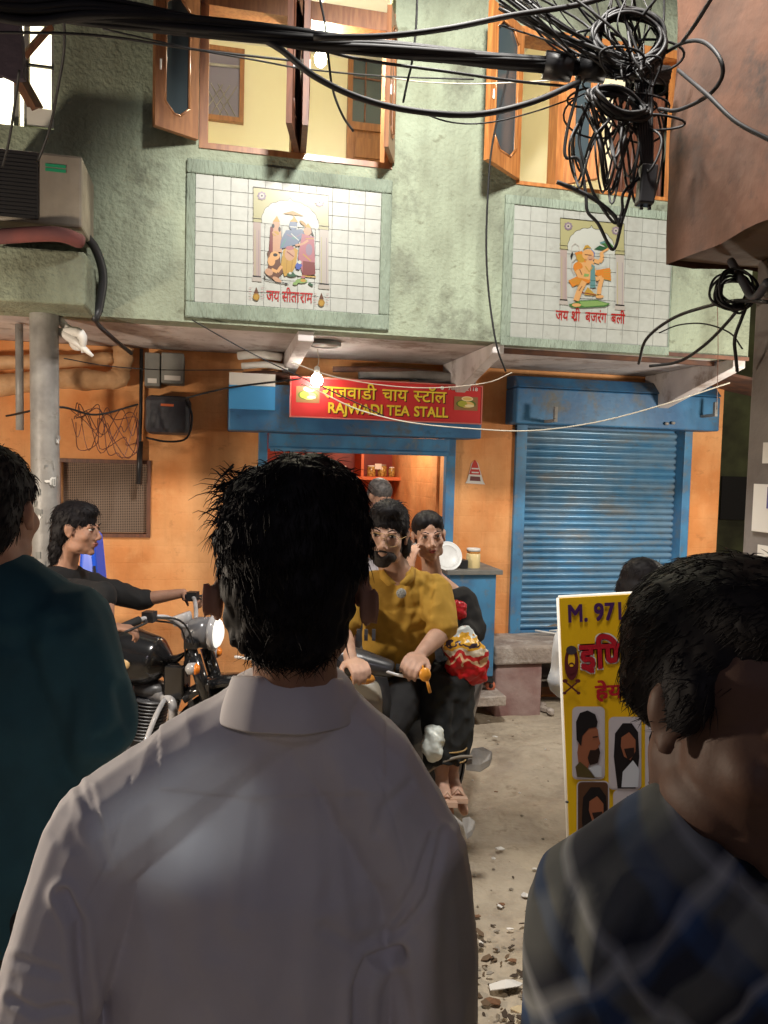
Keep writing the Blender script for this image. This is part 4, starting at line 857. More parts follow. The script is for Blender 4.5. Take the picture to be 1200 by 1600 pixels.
# portrait panels
pmats = [flat('photo_pale', (196, 190, 196), .4), flat('photo_hair', (22, 18, 22), .4), flat('photo_skin', (150, 92, 66), .4), flat('photo_beard', (40, 24, 22), .4), flat('photo_shirt', (84, 72, 40), .4), flat('photo_light_shirt', (200, 206, 216), .4), flat('photo_brown', (88, 58, 40), .4)]
def portrait(x0, y0, kind):
    mb = MB(); W0, H0_ = 47, 110
    def rr(x, y, w_, h, k, mi, r_=6, top=True):
        pts = []
        for cx, cy, a in ((x + w_ - r_, y + r_, -90), (x + w_ - r_, y + h - r_, 0), (x + r_, y + h - r_, 90), (x + r_, y + r_, 180)):
            for i in range(5): t = R(a + 90 * i / 4); pts.append((cx + r_ * math.cos(t), cy + r_ * math.sin(t)))
        mb.poly([bp(p, q, .002 + k * .0004) for p, q in pts], mi)
    def pg(pts, k, mi): mb.poly([bp(x0 + p, y0 + q, .002 + k * .0004) for p, q in pts], mi)
    rr(x0 - 2, y0 - 2, W0 + 4, H0_ + 4, 0, 0, 8); rr(x0, y0, W0, H0_, 1, 0 if kind != 2 else 6)
    if kind == 0:
        pg([(6, 70), (10, 40), (14, 26), (28, 22), (38, 34), (40, 48), (42, 56), (39, 60), (40, 70), (36, 80), (26, 84), (22, 96), (8, 88)], 3, 2)
        pg([(5, 50), (4, 22), (10, 8), (22, 4), (34, 10), (38, 22), (36, 30), (24, 32), (14, 44), (12, 60)], 4, 1)
        pg([(26, 66), (34, 66), (40, 62), (42, 70), (38, 86), (26, 90), (22, 78)], 5, 3); pg([(30, 45), (38, 44), (38, 46), (30, 47)], 5, 3)
        pg([(3, 92), (10, 84), (22, 94), (34, 110), (6, 108)], 4, 4); pg([(24, 94), (36, 88), (44, 92), (44, 108), (34, 108)], 3, 5)
    else:
        pg([(12, 110), (6, 60), (8, 24), (20, 8), (34, 8), (44, 22), (46, 60), (40, 110)], 3, 1)
        pg([(18, 30), (30, 22), (40, 34), (40, 52), (32, 66), (22, 60), (17, 44)], 4, 2); pg([(22, 48), (38, 46), (38, 58), (28, 66)], 5, 3)
        pg([(20, 84), (36, 66), (46, 80), (44, 108), (18, 108)], 5, 5 if kind == 1 else 4)
    mb.build('portrait_panel', pmats, BN)
portrait(896, 1106, 0); portrait(953, 1122, 1); portrait(903, 1222, 2); portrait(960, 1236, 1); portrait(1010, 1130, 0)
mb = MB(); q = P(886, 1253, bd - .01); mb.ell(q, (.006, .006, .004), None, 8); mb.build('bolt', M['blackp'], BN)
# ================================================================== OVERHEAD CABLES
def cable(name, pts, r, label, m=None, cat='cable', n=8, seg=7, group=None):
    """pts: (px, py, depth) hand-set points along the run"""
    mb = MB(); mb.tube(spline([P(*p) for p in pts], n), r, seg); return mb.build(name, m or M['cable'], label=label, cat=cat, group=group)
BU = empty('cable_bundle', P(-60, 5, 1.9), 'thick black bundle of overhead cables crossing the whole upper part', 'cable bundle')
rg = random.Random(4)
base = [(-80, -8, 1.9), (40, 12, 2.0), (150, 20, 2.05), (300, 38, 2.15), (480, 64, 2.25), (600, 76, 2.35), (760, 92, 2.5), (900, 106, 2.6), (1045, 116, 2.7)]
for k in range(12):
    a = 2 * math.pi * k / 12; pts = []
    for i, (x, y, d_) in enumerate(base):
        sp = (20 if i < 3 else (13 if i < 5 else 10)) ; q = P(x, y, d_) + Vector((0, math.sin(a + i * .8) * .014, math.cos(a + i * .8) * sp / FOC * d_ * rg.uniform(.45, 1.1))); pts.append(q)
    mb = MB(); mb.tube(spline(pts, 6), rg.choice((.006, .008, .010, .012)), 6); mb.build('cable', M['cable'], BU)
for x, y, d_ in ((1000, 108, 2.66), (925, 106, 2.6), (872, 104, 2.57)):
    mb = MB(); q = P(x, y, d_); mb.tube([q - Vector((.045, 0, -.004)), q + Vector((.045, 0, -.004))], .042, 12); mb.build('tape_wrap', M['blackp'], BU)
cable('cable', [(395, 52, 2.2), (440, 78, 2.22), (490, 118, 2.25), (560, 152, 2.3), (640, 172, 2.35), (740, 179, 2.4), (830, 160, 2.45), (905, 128, 2.55)], .0095, 'thick black cable sagging in a deep curve below the bundle')
cable('cable', [(490, 58, 2.2), (600, 56, 2.25), (700, 44, 2.3), (800, 24, 2.4), (900, 8, 2.5), (980, -14, 2.55)], .0085, 'black cable rising from the bundle to the top right')
cable('cable', [(470, 68, 2.3), (560, 92, 2.35), (700, 112, 2.4), (800, 126, 2.5), (900, 136, 2.6)], .0045, 'thin black cable running just below the bundle towards the coils')
cable('cable', [(-20, 50, 2.2), (150, 55, 2.3), (310, 78, 2.6), (470, 96, 2.8)], .004, 'thin black line across the left window top')
cable('cable', [(160, 45, 2.5), (300, 76, 2.6), (400, 94, 2.7), (480, 108, 2.9), (600, 119, 3.1), (740, 124, 3.2)], .003, 'thin dark wire crossing the yellow room window')
cable('cable', [(640, 168, 2.4), (700, 190, 2.5), (760, 192, 2.5), (830, 176, 2.55), (905, 150, 2.6)], .0025, 'thinnest wire hanging just under the deep sagging cable')
cable('cable', [(498, -10, 2.3), (508, 40, 2.3), (513, 90, 2.3), (520, 140, 2.3), (535, 180, 2.3), (552, 205, 2.3)], .0036, 'loose black wire end dangling before the right half of the left window')
cable('cable', [(652, -10, 2.4), (650, 40, 2.4), (645, 90, 2.4), (636, 130, 2.4), (630, 160, 2.4)], .0036, 'loose black wire end dangling before the green wall between the windows')
cable('cable', [(796, 100, 3.9), (788, 140, 3.95), (776, 190, 4.0), (766, 250, 4.05), (761, 330, 4.1), (760, 400, 4.15), (765, 470, 4.2), (776, 540, 4.2), (790, 580, 4.3)], .0055, 'long black wire hanging down the green wall left of the right tile picture')
cable('cable', [(100, 30, 2.6), (100, 80, 2.7), (90, 140, 2.8), (78, 200, 3.0), (60, 250, 3.1)], .005, 'black wire curving down beside the far left window')
cable('cable', [(30, 110, 2.9), (22, 170, 3.0), (14, 220, 3.1), (4, 260, 3.2)], .005, 'black wire in front of the bright balcony window')
wm = M['wcable']
cable('white_wire', [(600, 120, 3.1), (660, 128, 3.2), (740, 131, 3.3), (820, 128, 3.3), (872, 125, 3.3)], .0025, 'thin white wire at window height left of the coils', wm, 'wire')
cable('white_wire', [(470, 600, 4.2), (500, 612, 4.2), (560, 640, 4.2), (640, 660, 4.2), (740, 670, 4.2), (830, 673, 4.2), (930, 660, 4.25), (1030, 634, 4.3), (1140, 598, 4.4)], .0038, 'white wire sagging across the blue shutter box', wm, 'wire')
cable('white_wire', [(455, 566, 4.4), (520, 588, 4.45), (600, 602, 4.5), (680, 606, 4.5), (760, 598, 4.5), (800, 582, 4.5)], .0026, 'pale wire sagging along the top of the red sign', wm, 'wire')
cable('cable', [(300, 500, 4.1), (380, 545, 4.1), (450, 580, 4.15), (520, 612, 4.2), (600, 650, 4.2)], .0035, 'thin black wire slanting across the red sign from the upper left')
cable('cable', [(100, 560, 3.9), (170, 572, 4.2), (260, 578, 4.5), (380, 578, 4.8)], .003, 'thin wire running level past the meter boxes')
cable('cable', [(290, 622, 4.7), (330, 612, 4.7), (370, 604, 4.8), (470, 592, 4.9)], .006, 'black wire from the dark meter box to the stall')
cable('cable', [(10, 650, 4.3), (90, 636, 4.0), (150, 648, 4.4), (215, 632, 4.7)], .006, 'black wire tied round the utility pole')
mb = MB()
for k in range(9):
    x = 110 + rg.uniform(0, 15); pts = [P(x, 640 + rg.uniform(-5, 20), 4.6)]
    for i in range(5): pts.append(P(125 + i * 20 + rg.uniform(-12, 12), 655 + rg.uniform(-25, 55) + i * 3, 4.65 + rg.uniform(0, .05)))
    pts.append(P(214, 640 + rg.uniform(-20, 60), 4.75)); mb.tube(spline(pts, 6), .0026, 4)
mb.build('wire_tangle', flat('wall_wire', (92, 50, 40), .6), label='loose tangle of thin wires on the orange wall by the pole', kind='stuff', cat='wires')
# coils
def ring(c, ax, ay, rx, ry, turns, r, name, label, spread=.02):
    o = empty(name, c, label, 'cable coil')
    for k in range(turns):
        jx, jy = rx * rg.uniform(1 - spread * 4, 1 + spread * 2), ry * rg.uniform(1 - spread * 4, 1 + spread * 2); of = Vector((rg.uniform(-.01, .01), rg.uniform(-.02, .02), rg.uniform(-.01, .01))); ph = rg.uniform(0, 6)
        mb = MB(); mb.tube([c + of + ax * math.cos(t) * jx + ay * math.sin(t) * jy + Vector((0, .008 * math.sin(3 * t + ph), 0)) for t in [2 * math.pi * i / 40 for i in range(40)]], r, 6, closed=True); mb.build('cable_turn', M['cable'], o)
    return o
ring(P(983, 62, 2.55), Vector((1, .1, .05)).normalized(), Vector((0, .1, 1)).normalized(), .118, .095, 12, .0065, 'cable_coil', 'upper thick coil of black cable on the right', .05)
ring(P(968, 163, 2.5), Vector((1, .2, -.22)).normalized(), Vector((.1, .5, 1)).normalized(), .095, .050, 8, .006, 'cable_coil', 'lower flattened coil of black cable under the bundle', .05)
mb = MB(); g = random.Random(21)
def tg(x, y, d_=None): return P(x, y, d_ or g.uniform(2.45, 2.7))
for k in range(26):      # from the knot out to the top
    x1 = g.uniform(760, 1040); pts = [tg(g.uniform(960, 1040), g.uniform(85, 130)), tg((1000 + x1) / 2 + g.uniform(-30, 30), g.uniform(35, 85)), tg(x1, -20)]
    mb.tube(spline(pts, 7), g.uniform(.0025, .005), 5)
for k in range(12):      # long fanning lines to the upper left
    y1 = g.uniform(-50, 40); pts = [tg(g.uniform(900, 1020), g.uniform(80, 120)), tg(860, 50 + y1 * .4 + g.uniform(-8, 12)), tg(780, y1)]; mb.tube(spline(pts, 7), g.uniform(.003, .006), 5)
for k in range(18):      # short loops in the knot
    c = (g.uniform(910, 1030), g.uniform(60, 200)); rx, ry = g.uniform(15, 50), g.uniform(12, 40); d0 = g.uniform(2.5, 2.65)
    mb.tube([P(c[0] + rx * math.cos(t) + 6 * math.sin(2 * t + k), c[1] + ry * math.sin(t), d0 + .02 * math.sin(t)) for t in [2 * math.pi * i / 26 for i in range(26)]], g.uniform(.003, .0048), 5, closed=True)
for k in range(20):      # loops hanging below
    xa, xb = g.uniform(905, 1010), g.uniform(950, 1040); yb = g.uniform(230, 330); xm = (xa + xb) / 2 + g.uniform(-50, 20)
    mb.tube(spline([tg(xa, g.uniform(130, 190)), tg(xm - 12, (yb + 160) / 2), tg(xm, yb), tg(xm + 20, (yb + 160) / 2), tg(xb, g.uniform(140, 200))], 7), g.uniform(.003, .0048), 5)
mb.build('cable_tangle', M['cable'], label='dense tangle of black wires round the coils at the upper right', kind='stuff', cat='cables')
for pts, r, lb in (([(905, 120), (900, 150), (885, 210), (884, 245), (905, 250), (915, 300), (918, 330), (935, 350), (958, 390), (972, 345), (985, 300), (1000, 220)], .0055, 'longest cable loop hanging over the right tile picture'),
                   ([(915, 170), (905, 220), (920, 280), (932, 310), (960, 348), (972, 330), (975, 300), (1010, 270)], .005, 'second hanging loop just inside the longest one'),
                   ([(870, 284), (900, 296), (930, 312), (958, 335), (968, 352), (972, 340)], .007, 'doubled cable slanting from the window sill to the loop ends')):
    cable('cable', [(x, y, 2.55) for x, y in pts], r, lb)
cable('cable', [(1040, 82, 2.6), (1070, 66, 2.45), (1100, 66, 2.3), (1124, 90, 2.2), (1128, 120, 2.2), (1105, 150, 2.25), (1060, 172, 2.4), (1030, 170, 2.5)], .006, 'black cable arching over the brown wall beside the knot')
cable('cable', [(1060, 110, 2.5), (1105, 148, 2.2), (1150, 190, 2.05), (1210, 222, 1.95)], .006, 'black cable running right across the brown wall')
cable('cable', [(1066, 66, 2.4), (1085, 40, 2.25), (1110, 0, 2.15), (1120, -20, 2.1)], .006, 'dark cable climbing the brown wall to the top')
SX = P(1010, 290, 2.55); mb = MB(); mb.box(SX, (.052, .05, .125), Matrix.Rotation(R(4), 3, 'Y')); o = mb.build('splice_box', M['blackp'], label='black plastic splice box hanging under the cable knot', cat='splice box', bevel=.006)
mb = MB()
for k in range(6): mb.tube(spline([SX + Vector((-.015 + k * .006, 0, .06)), SX + Vector((-.03 + k * .008, 0, .16)), SX + Vector((-.05 + k * .01, 0, .33))], 5), .006, 6)
mb.build('feed_cables', M['cable'], o)
mb = MB()
for k in (-1, 1): mb.tube([SX + Vector((k * .013, 0, -.063)), SX + Vector((k * .013, 0, -.076))], .006, 6)
mb.build('cable_gland', M['blackp'], o)
# coils by the grey pillar
cc = P(1148, 455, 2.62); o = ring(cc, Vector((1, 0, .2)).normalized(), Vector((-.2, .2, 1)).normalized(), .062, .062, 11, .0042, 'cable_coil', 'loose coil of black wire beside the grey pillar', .09)
cable('cable', [(1200, 472, 2.4), (1150, 470, 2.6), (1100, 480, 2.8), (1050, 498, 3.0), (1010, 530, 3.2), (998, 568, 3.4)], .0065, 'black cable drooping left from the pillar coil over the tiles')
cable('cable', [(1172, 458, 2.6), (1140, 500, 2.8), (1100, 540, 3.0), (1060, 565, 3.2), (1015, 572, 3.3)], .0065, 'black cable running from the pillar coil down to the slab edge')
cable('cable', [(1170, 470, 2.6), (1158, 500, 2.6), (1148, 530, 2.62), (1150, 560, 2.66), (1152, 580, 2.7)], .006, 'black cable end hanging below the pillar coil')
cable('cable', [(1030, 520, 3.2), (1060, 508, 3.1), (1100, 506, 3.0), (1140, 520, 2.9), (1160, 545, 2.8)], .003, 'thin wire bowed between the two drooping cables')
cable('cable', [(1142, 408, 2.7), (1160, 440, 2.6), (1178, 466, 2.5), (1200, 440, 2.4)], .014, 'thick grey cable bent round the pillar top', M['darkbox'])
cable('hanging_thread', [(1121, 480, 4.4), (1122, 550, 4.4), (1120, 640, 4.5)], .002, 'thin vertical thread in front of the right slab end', M['woodd'], 'thread')

# ================================================================== LITTER ON THE ROAD
def ground_pt(px, py):
    r = ray(px, py); t = -CAM.z / r.z; return CAM + r * t
def scrap(px, py, s, m_, label, k=0):
    g = random.Random(k); c = ground_pt(px, py) + Vector((0, 0, .02)); mb = MB(); n = 7
    vs = [c + Vector((math.cos(2 * math.pi * i / n) * s * g.uniform(.6, 1.2), math.sin(2 * math.pi * i / n) * s * g.uniform(.3, .7), g.uniform(0, .35) * s)) for i in range(n)] + [c + Vector((0, 0, s * .4))]
    vs += [v + Vector((0, 0, -.003)) for v in vs[:n]] ; fs = [(i, (i + 1) % n, n) for i in range(n)] + [(n + 1 + i, n + 1 + (i + 1) % n, (i + 1) % n, i) for i in range(n)]
    mb.add(vs, fs); return mb.build('litter_scrap', m_, label=label, cat='litter')
PAP = M['paper']; LEAFY = flat('litter_brown', (120, 86, 60), .8); FOIL = mat('foil', (.75, .62, .4), .25, .9)
for i, (x, y, s, m_, lb) in enumerate(((773, 1156, .018, PAP, 'white scrap on the road straight below the concrete pier'), (763, 1131, .012, PAP, 'tiny scrap of paper near the foot of the pier'), (780, 1333, .022, PAP, 'folded white paper scrap in the middle of the road'), (836, 1365, .016, PAP, 'small white scrap left of the plaid shoulder'), (822, 1408, .030, PAP, 'larger pale scrap at the edge of the road shadow'), (782, 1422, .018, LEAFY, 'pale brown leaf in the shadowed road'), (797, 1460, .014, PAP, 'little white bit lower in the road shadow'), (790, 1552, .07, PAP, 'crumpled pale plastic wrapper at the bottom between the men'), (770, 1575, .035, LEAFY, 'brown wet wrapper beside the crumpled pale one'), (815, 1588, .04, FOIL, 'shiny gold foil wrapper at the bottom edge'), (745, 1440, .016, LEAFY, 'brown leaf close to the white shirt sleeve'), (800, 1510, .018, LEAFY, 'brown leaf above the crumpled wrapper'), (775, 1243, .012, LEAFY, 'small dark chip on the bright road'))):
    scrap(x, y, s, m_, lb, i)
mb = MB(); g = random.Random(77)
for i in range(560):      # trodden heap of leaves, mud and wrappers between the people
    x, y = g.gauss(.55, .22), g.gauss(2.05, .42); s = g.uniform(.006, .026); z0 = .012 * fbm(x, y, 3.1) + .028 * fbm(x, y, .8) + .004 + g.random() * .02; a = g.uniform(0, 6.28); n_ = 5
    t = Vector((g.uniform(-.5, .5), g.uniform(-.5, .5), 1)).normalized(); q1 = t.cross(Vector((math.cos(a), math.sin(a), 0))).normalized(); q2 = t.cross(q1)
    top = [Vector((x, y, z0)) + q1 * math.cos(k * 6.283 / n_) * s * g.uniform(.6, 1.2) + q2 * math.sin(k * 6.283 / n_) * s * .6 * g.uniform(.5, 1.2) for k in range(n_)]
    mb.prism(top, t * -.003, g.choice((0, 0, 0, 1, 1, 2)) if g.random() > .03 else 3)
mb.build('leaf_litter', [mat('mud_brown', (.06, .042, .03), .95), mat('dead_leaf', (.13, .085, .05), .9), mat('dirty_paper', (.26, .23, .19), .85), PAP], kind='stuff')
mb = MB(); g = random.Random(12)
for i in range(420):
    x, y = g.uniform(-2.2, 2.4), g.uniform(1.4, 5.2)
    if g.random() < .5: x, y = g.gauss(.45, .35), g.gauss(2.35, .3)
    s = g.uniform(.004, .014); mb.ell((x, y, .012 * fbm(x, y, 3.1) + .028 * fbm(x, y, .8) + s * .3), (s, s * g.uniform(.5, 1), s * .6), Matrix.Rotation(g.uniform(0, 3), 3, 'Z'), 5, 0 if g.random() < .85 else 1)
mb.build('gravel_bits', [mat('gravel', (.20, .165, .125), .9, c2=(.3, .26, .2), sc1=40), PAP], kind='stuff', smooth=False)
# ================================================================== PEOPLE: TOOLS
X_, Y_, Z_ = Vector((1, 0, 0)), Vector((0, 1, 0)), Vector((0, 0, 1))
def proj(p):
    q = CR.transposed() @ (Vector(p) - CAM); return 600 - q.x / q.z * FOC, 800 + q.y / q.z * FOC
def seg(mb, pts, rr, flat=None, seg_=14, ends=True, mi=0):
    mb.tube(pts, rr, seg_, mi, True, flat)
    if ends:
        for p, r in ((pts[0], rr[0]), (pts[-1], rr[-1])):
            if flat is None: mb.ell(p, (r, r, r), None, 12, mi)
def remesh(mb, name, m, parent, voxel=.006, smooth=4, disp=None, origin=None, **k):
    me = bpy.data.meshes.new(name + '_raw'); me.from_pydata(mb.v, [], mb.f); me.update()
    o = bpy.data.objects.new('raw', me); COL.objects.link(o)
    r = o.modifiers.new('r', 'REMESH'); r.mode = 'VOXEL'; r.voxel_size = voxel
    s = o.modifiers.new('s', 'SMOOTH'); s.factor = .6; s.iterations = smooth
    bpy.context.view_layer.update(); dg = bpy.context.evaluated_depsgraph_get()
    out = bpy.data.meshes.new_from_object(o.evaluated_get(dg)); bpy.data.objects.remove(o); bpy.data.meshes.remove(me)
    out.name = name
    if disp:
        out.update(); co = [v.co.copy() for v in out.vertices]; no = [v.normal.copy() for v in out.vertices]
        for v, c, n in zip(out.vertices, co, no): v.co = c + disp(c, n)
    xs = [v.co for v in out.vertices]
    if origin is None: origin = sum(xs, Vector()) / max(1, len(xs))
    out.transform(Matrix.Translation(-origin)); out.materials.clear(); out.materials.append(m)
    out.polygons.foreach_set('use_smooth', [True] * len(out.polygons)); out.update()
    q = bpy.data.objects.new(name, out); COL.objects.link(q); place(q, parent, origin); return tag(q, **k)
def creases(lines, base=0, amp=0, sc_=5, stretch=(1, 1, 1)):
    """lines: (polyline in picture px, half width px, depth m); plus soft noise folds"""
    def f(c, n):
        d = 0
        if lines:
            x, y = proj(c)
            for pl, w_, dp in lines:
                best = 1e9
                for (x0, y0), (x1, y1) in zip(pl, pl[1:]):
                    L2 = (x1 - x0) ** 2 + (y1 - y0) ** 2; t = max(0, min(1, ((x - x0) * (x1 - x0) + (y - y0) * (y1 - y0)) / L2))
                    q = math.hypot(x - x0 - t * (x1 - x0), y - y0 - t * (y1 - y0)); best = min(best, q)
                if best < w_ * 3: d -= dp * math.exp(-(best / w_) ** 2)
                if w_ * 1.2 < best < w_ * 5: d += dp * .35 * math.exp(-((best - w_ * 2.2) / w_) ** 2)
        if amp:
            q = Vector((c.x * stretch[0], c.y * stretch[1], c.z * stretch[2])) * sc_
            d += amp * (noise.noise(q) + .5 * noise.noise(q * 2.3 + Vector((3, 1, 7)))) + amp * .8 * (1 - abs(noise.noise(q * 1.4 + Vector((9, 9, 2)))) * 3)
        return n * d
    return f
def basis(fwd, up=Z_):
    f = Vector(fwd).normalized(); u = Vector(up); r = f.cross(u).normalized(); u = r.cross(f)
    return Matrix((r, f, u)).transposed()            # columns: right, forward, up
SK = lambda n, c, **k: mat(n, c, .62, sub=.08, c2=tuple(q * .86 for q in c), sc1=30, bump=.12, bsc=260, bdist=.002, **k)
skinA = SK('skin_brown', (.36, .19, .125)); skinB = SK('skin_tan', (.38, .20, .13)); skinC = SK('skin_light_tan', (.50, .30, .215)); skinD = SK('skin_deep_brown', (.11, .055, .036))
HAIR = mat('black_hair', (.009, .0075, .009), .62, spec=.2); HAIRG = mat('greying_hair', (.10, .09, .085), .6, c2=(.04, .035, .035), sc1=60)
EYEW = flat('eye_white', (205, 198, 190), .3); IRIS = mat('iris', (.02, .012, .008), .15); LIP = flat('lips', (150, 80, 74), .5)
def head_prims(mb, c, B, s=1.0, neck=None, nr=.056):
    g = lambda x, y, z: c + B @ (Vector((x, y, z)) * s)
    E = lambda p, r: mb.ell(g(*p), [q * s for q in r], B, 18)
    E((0, -.018, .038), (.076, .096, .083)); E((0, .030, -.025), (.064, .062, .082)); E((0, .038, -.078), (.047, .046, .034)); E((0, .072, -.098), (.021, .018, .017))
    for k in (-1, 1):
        E((k * .040, .058, -.022), (.024, .026, .026)); E((k * .045, .015, -.072), (.020, .040, .028))
        E((k * .012, .103, -.034), (.0095, .010, .008)); E((k * .031, .079, .024), (.020, .013, .007)); E((k * .030, .075, -.001), (.018, .013, .009))
        E((k * .0765, -.004, -.002), (.0055, .020, .031)); E((k * .080, -.012, .008), (.010, .012, .022)); E((k * .077, .002, -.024), (.008, .009, .010))
    mb.tube([g(0, .088, .018), g(0, .100, -.004), g(0, .112, -.026), g(0, .108, -.034)], [.009 * s, .009 * s, .012 * s, .010 * s], 10)
    E((0, .088, -.056), (.022, .012, .008)); E((0, .086, -.067), (.019, .012, .008))
    if neck is not None: seg(mb, [g(0, -.022, -.05), (g(0, -.022, -.05) + neck) / 2, neck], [nr * s, nr * s * .98, nr * s * 1.12])
def face_parts(par, c, B, s=1.0, brow=HAIR, lipm=None, lips=True, iris=True):
    g = lambda x, y, z: c + B @ (Vector((x, y, z)) * s)
    for k in (-1, 1):
        mb = MB(); mb.ell(g(k * .031, .0805, .010), (.0120 * s, .0120 * s, .0056 * s), B, 14, 0); mb.ell(g(k * .031, .0885, .010), (.0062 * s, .006 * s, .0060 * s), B, 12, 1)
        mb.tube([g(k * .017, .092, .0125), g(k * .031, .0955, .0175), g(k * .046, .087, .012)], [.0012 * s, .002 * s, .0012 * s], 5, 2); mb.build('eye', [EYEW, IRIS, HAIR], par)
        mb = MB(); mb.tube([g(k * .013, .096, .028), g(k * .030, .0965, .036), g(k * .050, .082, .031)], [.003 * s, .0038 * s, .0015 * s], 6, flat=(B @ Z_, .7)); mb.build('eyebrow', brow, par)
    if lips:
        mb = MB(); mb.ell(g(0, .0945, -.0565), (.020 * s, .0085 * s, .0038 * s), B, 12, 0); mb.ell(g(0, .0925, -.0655), (.016 * s, .0095 * s, .0050 * s), B, 12, 0)
        mb.ell(g(0, .1005, -.0607), (.018 * s, .003 * s, .0011 * s), B, 10, 1); mb.build('lips', [lipm or LIP, IRIS], par)
def hand(mb, w_, d, n, s=1.0, curl=.4, thumb=1, spread=.0):
    """w_: wrist, d: pointing direction, n: back-of-hand normal, curl in radians per joint, thumb: side"""
    d = Vector(d).normalized(); n = Vector(n); n = (n - d * n.dot(d)).normalized(); r = d.cross(n) * thumb
    mb.ell(w_ + d * .045 * s, (.040 * s, .013 * s, .048 * s), Matrix((r, n, d)).transposed(), 12)
    for i, (off, L) in enumerate(((.030, .072), (.010, .080), (-.010, .074), (-.029, .058))):
        p = w_ + d * .082 * s + r * off * s; dd = (d + r * (off * spread * 14)).normalized(); pts = [p - dd * .02 * s, p]; a = 0
        for k, fr in enumerate((.45, .30, .25)):
            a += curl * (.6 if k == 0 else 1.0); q = dd * math.cos(a) - n * math.sin(a); p = p + q * L * fr * s; pts.append(p)
        mb.tube(pts, [.0095 * s, .0095 * s, .0088 * s, .0080 * s, .0066 * s], 8); mb.ell(pts[-1], (.0066 * s,) * 3, None, 8)
    p = w_ + d * .028 * s + r * .028 * s; q = (d * .75 + r * .75 - n * .35).normalized(); p1 = p + q * .034 * s; q2 = (d * .9 + r * .25 - n * (.3 + curl * .4)).normalized(); p2 = p1 + q2 * .030 * s; p3 = p2 + (q2 - n * .3).normalized() * .022 * s
    mb.tube([p, p1, p2, p3], [.013 * s, .011 * s, .0095 * s, .0075 * s], 8); mb.ell(p3, (.0075 * s,) * 3, None, 8)
def strands(mb, pts, r=.0014, n=3, mi=0):
    mb.tube(pts, [r * (1 - .85 * i / (len(pts) - 1)) for i in range(len(pts))], n, mi, False)
def hair_cap(par, c, B, s, spec, name='hair', m=HAIR, n=900, length=.035, r=.0014, seed=1, comb=(0, -.3, -1), lift=.25, voxel=.006, lo=None, rough=.004, keep=None):
    """spec: ellipsoids (pos, radii) in head space; strands grow over them along the comb direction"""
    g = random.Random(seed); mb = MB()
    for p, rd in spec: mb.ell(c + B @ (Vector(p) * s), [q * s for q in rd], B, 20)
    def dp(co, no): return no * (rough * noise.noise(co * 55) + rough * .6 * noise.noise(Vector((co.x * 160, co.y * 160, co.z * 25))))
    o = remesh(mb, name, m, par, voxel, 2, dp)
    me = o.data; org = WORLD[o]; st = MB(); cb = B @ Vector(comb).normalized(); N = len(me.vertices)
    for i in range(n):
        v = me.vertices[g.randrange(N)]; p = v.co + org; nn = v.normal.copy(); L = B.transposed() @ (p - c) / s
        if keep and not keep(L): continue
        t = cb - nn * cb.dot(nn); t = t + Vector((g.uniform(-.5, .5), g.uniform(-.5, .5), g.uniform(-.4, .4))); t = (t - nn * t.dot(nn) * .7)
        if t.length < .05: continue
        t.normalize(); l = length * s * g.uniform(.5, 1.3); q = [p - nn * .004]
        up = lift * g.uniform(.3, 1.6)
        for k in (1, 2, 3): q.append(p + t * l * k / 3 + nn * (up * l * (k / 3) - l * .12 * (k / 3) ** 2) + cb * (l * .12 * (k / 3) ** 2))
        strands(st, q, r * s * g.uniform(.7, 1.5))
    if st.v: st.build('hair_strands', m, o, kind='stuff', smooth=True)
    return o
def torso(mb, pel, chest, neck, shl, shr, fwd, k=1.0, inf=0.0, belly=0.0):
    fw = Vector(fwd).normalized(); lat = (shr - shl).normalized(); mid = (pel + chest) / 2
    pts = [pel - (chest - pel) * .12, pel + (chest - pel) * .15, mid + fw * belly * .5, chest * .85 + pel * .15, chest + (neck - chest) * .35, neck]
    rr = [.135, .155, .148 + belly, .165, .150, .062]
    mb.tube(pts, [r * k + inf for r in rr], 20, flat=(fw, .66))
    seg(mb, [shl, chest + (neck - chest) * .55, shr], [.058 * k + inf, .085 * k + inf, .058 * k + inf])
    seg(mb, [neck + (neck - chest) * .05, shl * .55 + neck * .45, shl], [.05 * k + inf, .055 * k + inf, .05 * k + inf]); seg(mb, [neck + (neck - chest) * .05, shr * .55 + neck * .45, shr], [.05 * k + inf, .055 * k + inf, .05 * k + inf])
def arm(mb, a, b, c, k=1.0, inf=0.0, to=2.0):
    if to <= 1: seg(mb, [a, a * (1 - to) + b * to], [.054 * k + inf, (.050) * k + inf])
    else: seg(mb, [a, (a + b) / 2, b], [.054 * k + inf, .047 * k + inf, .041 * k + inf]); t = to - 1; seg(mb, [b, b * (1 - t * .4) + c * t * .4, b * (1 - t) + c * t], [.040 * k + inf, .040 * k + inf, (.040 - .013 * t) * k + inf])
def leg(mb, h, kn, an, k=1.0, inf=0.0, to=2.0):
    seg(mb, [h, (h + kn) / 2, kn], [.088 * k + inf, .074 * k + inf, .058 * k + inf])
    t = to - 1
    if t > 0: seg(mb, [kn, kn * (1 - .35 * t) + an * .35 * t, kn * (1 - t) + an * t], [.056 * k + inf, .055 * k + inf, (.056 - .018 * t) * k + inf])
def foot(mb, an, d, s=1.0):
    d = Vector(d).normalized(); seg(mb, [an, an + Vector((0, 0, -.045)) + d * .02, an + Vector((0, 0, -.06)) + d * .10, an + Vector((0, 0, -.072)) + d * .165], [.034 * s, .036 * s, .034 * s, .022 * s], None, 10)
def cloth(name, col, c2=None, rough=.85, weave=700, **k):
    m = mat(name, col, rough, c2=c2 or tuple(q * .86 for q in col), sc1=k.pop('sc1', 9), bump=.25, bsc=weave, bdist=.0008, **k); return m

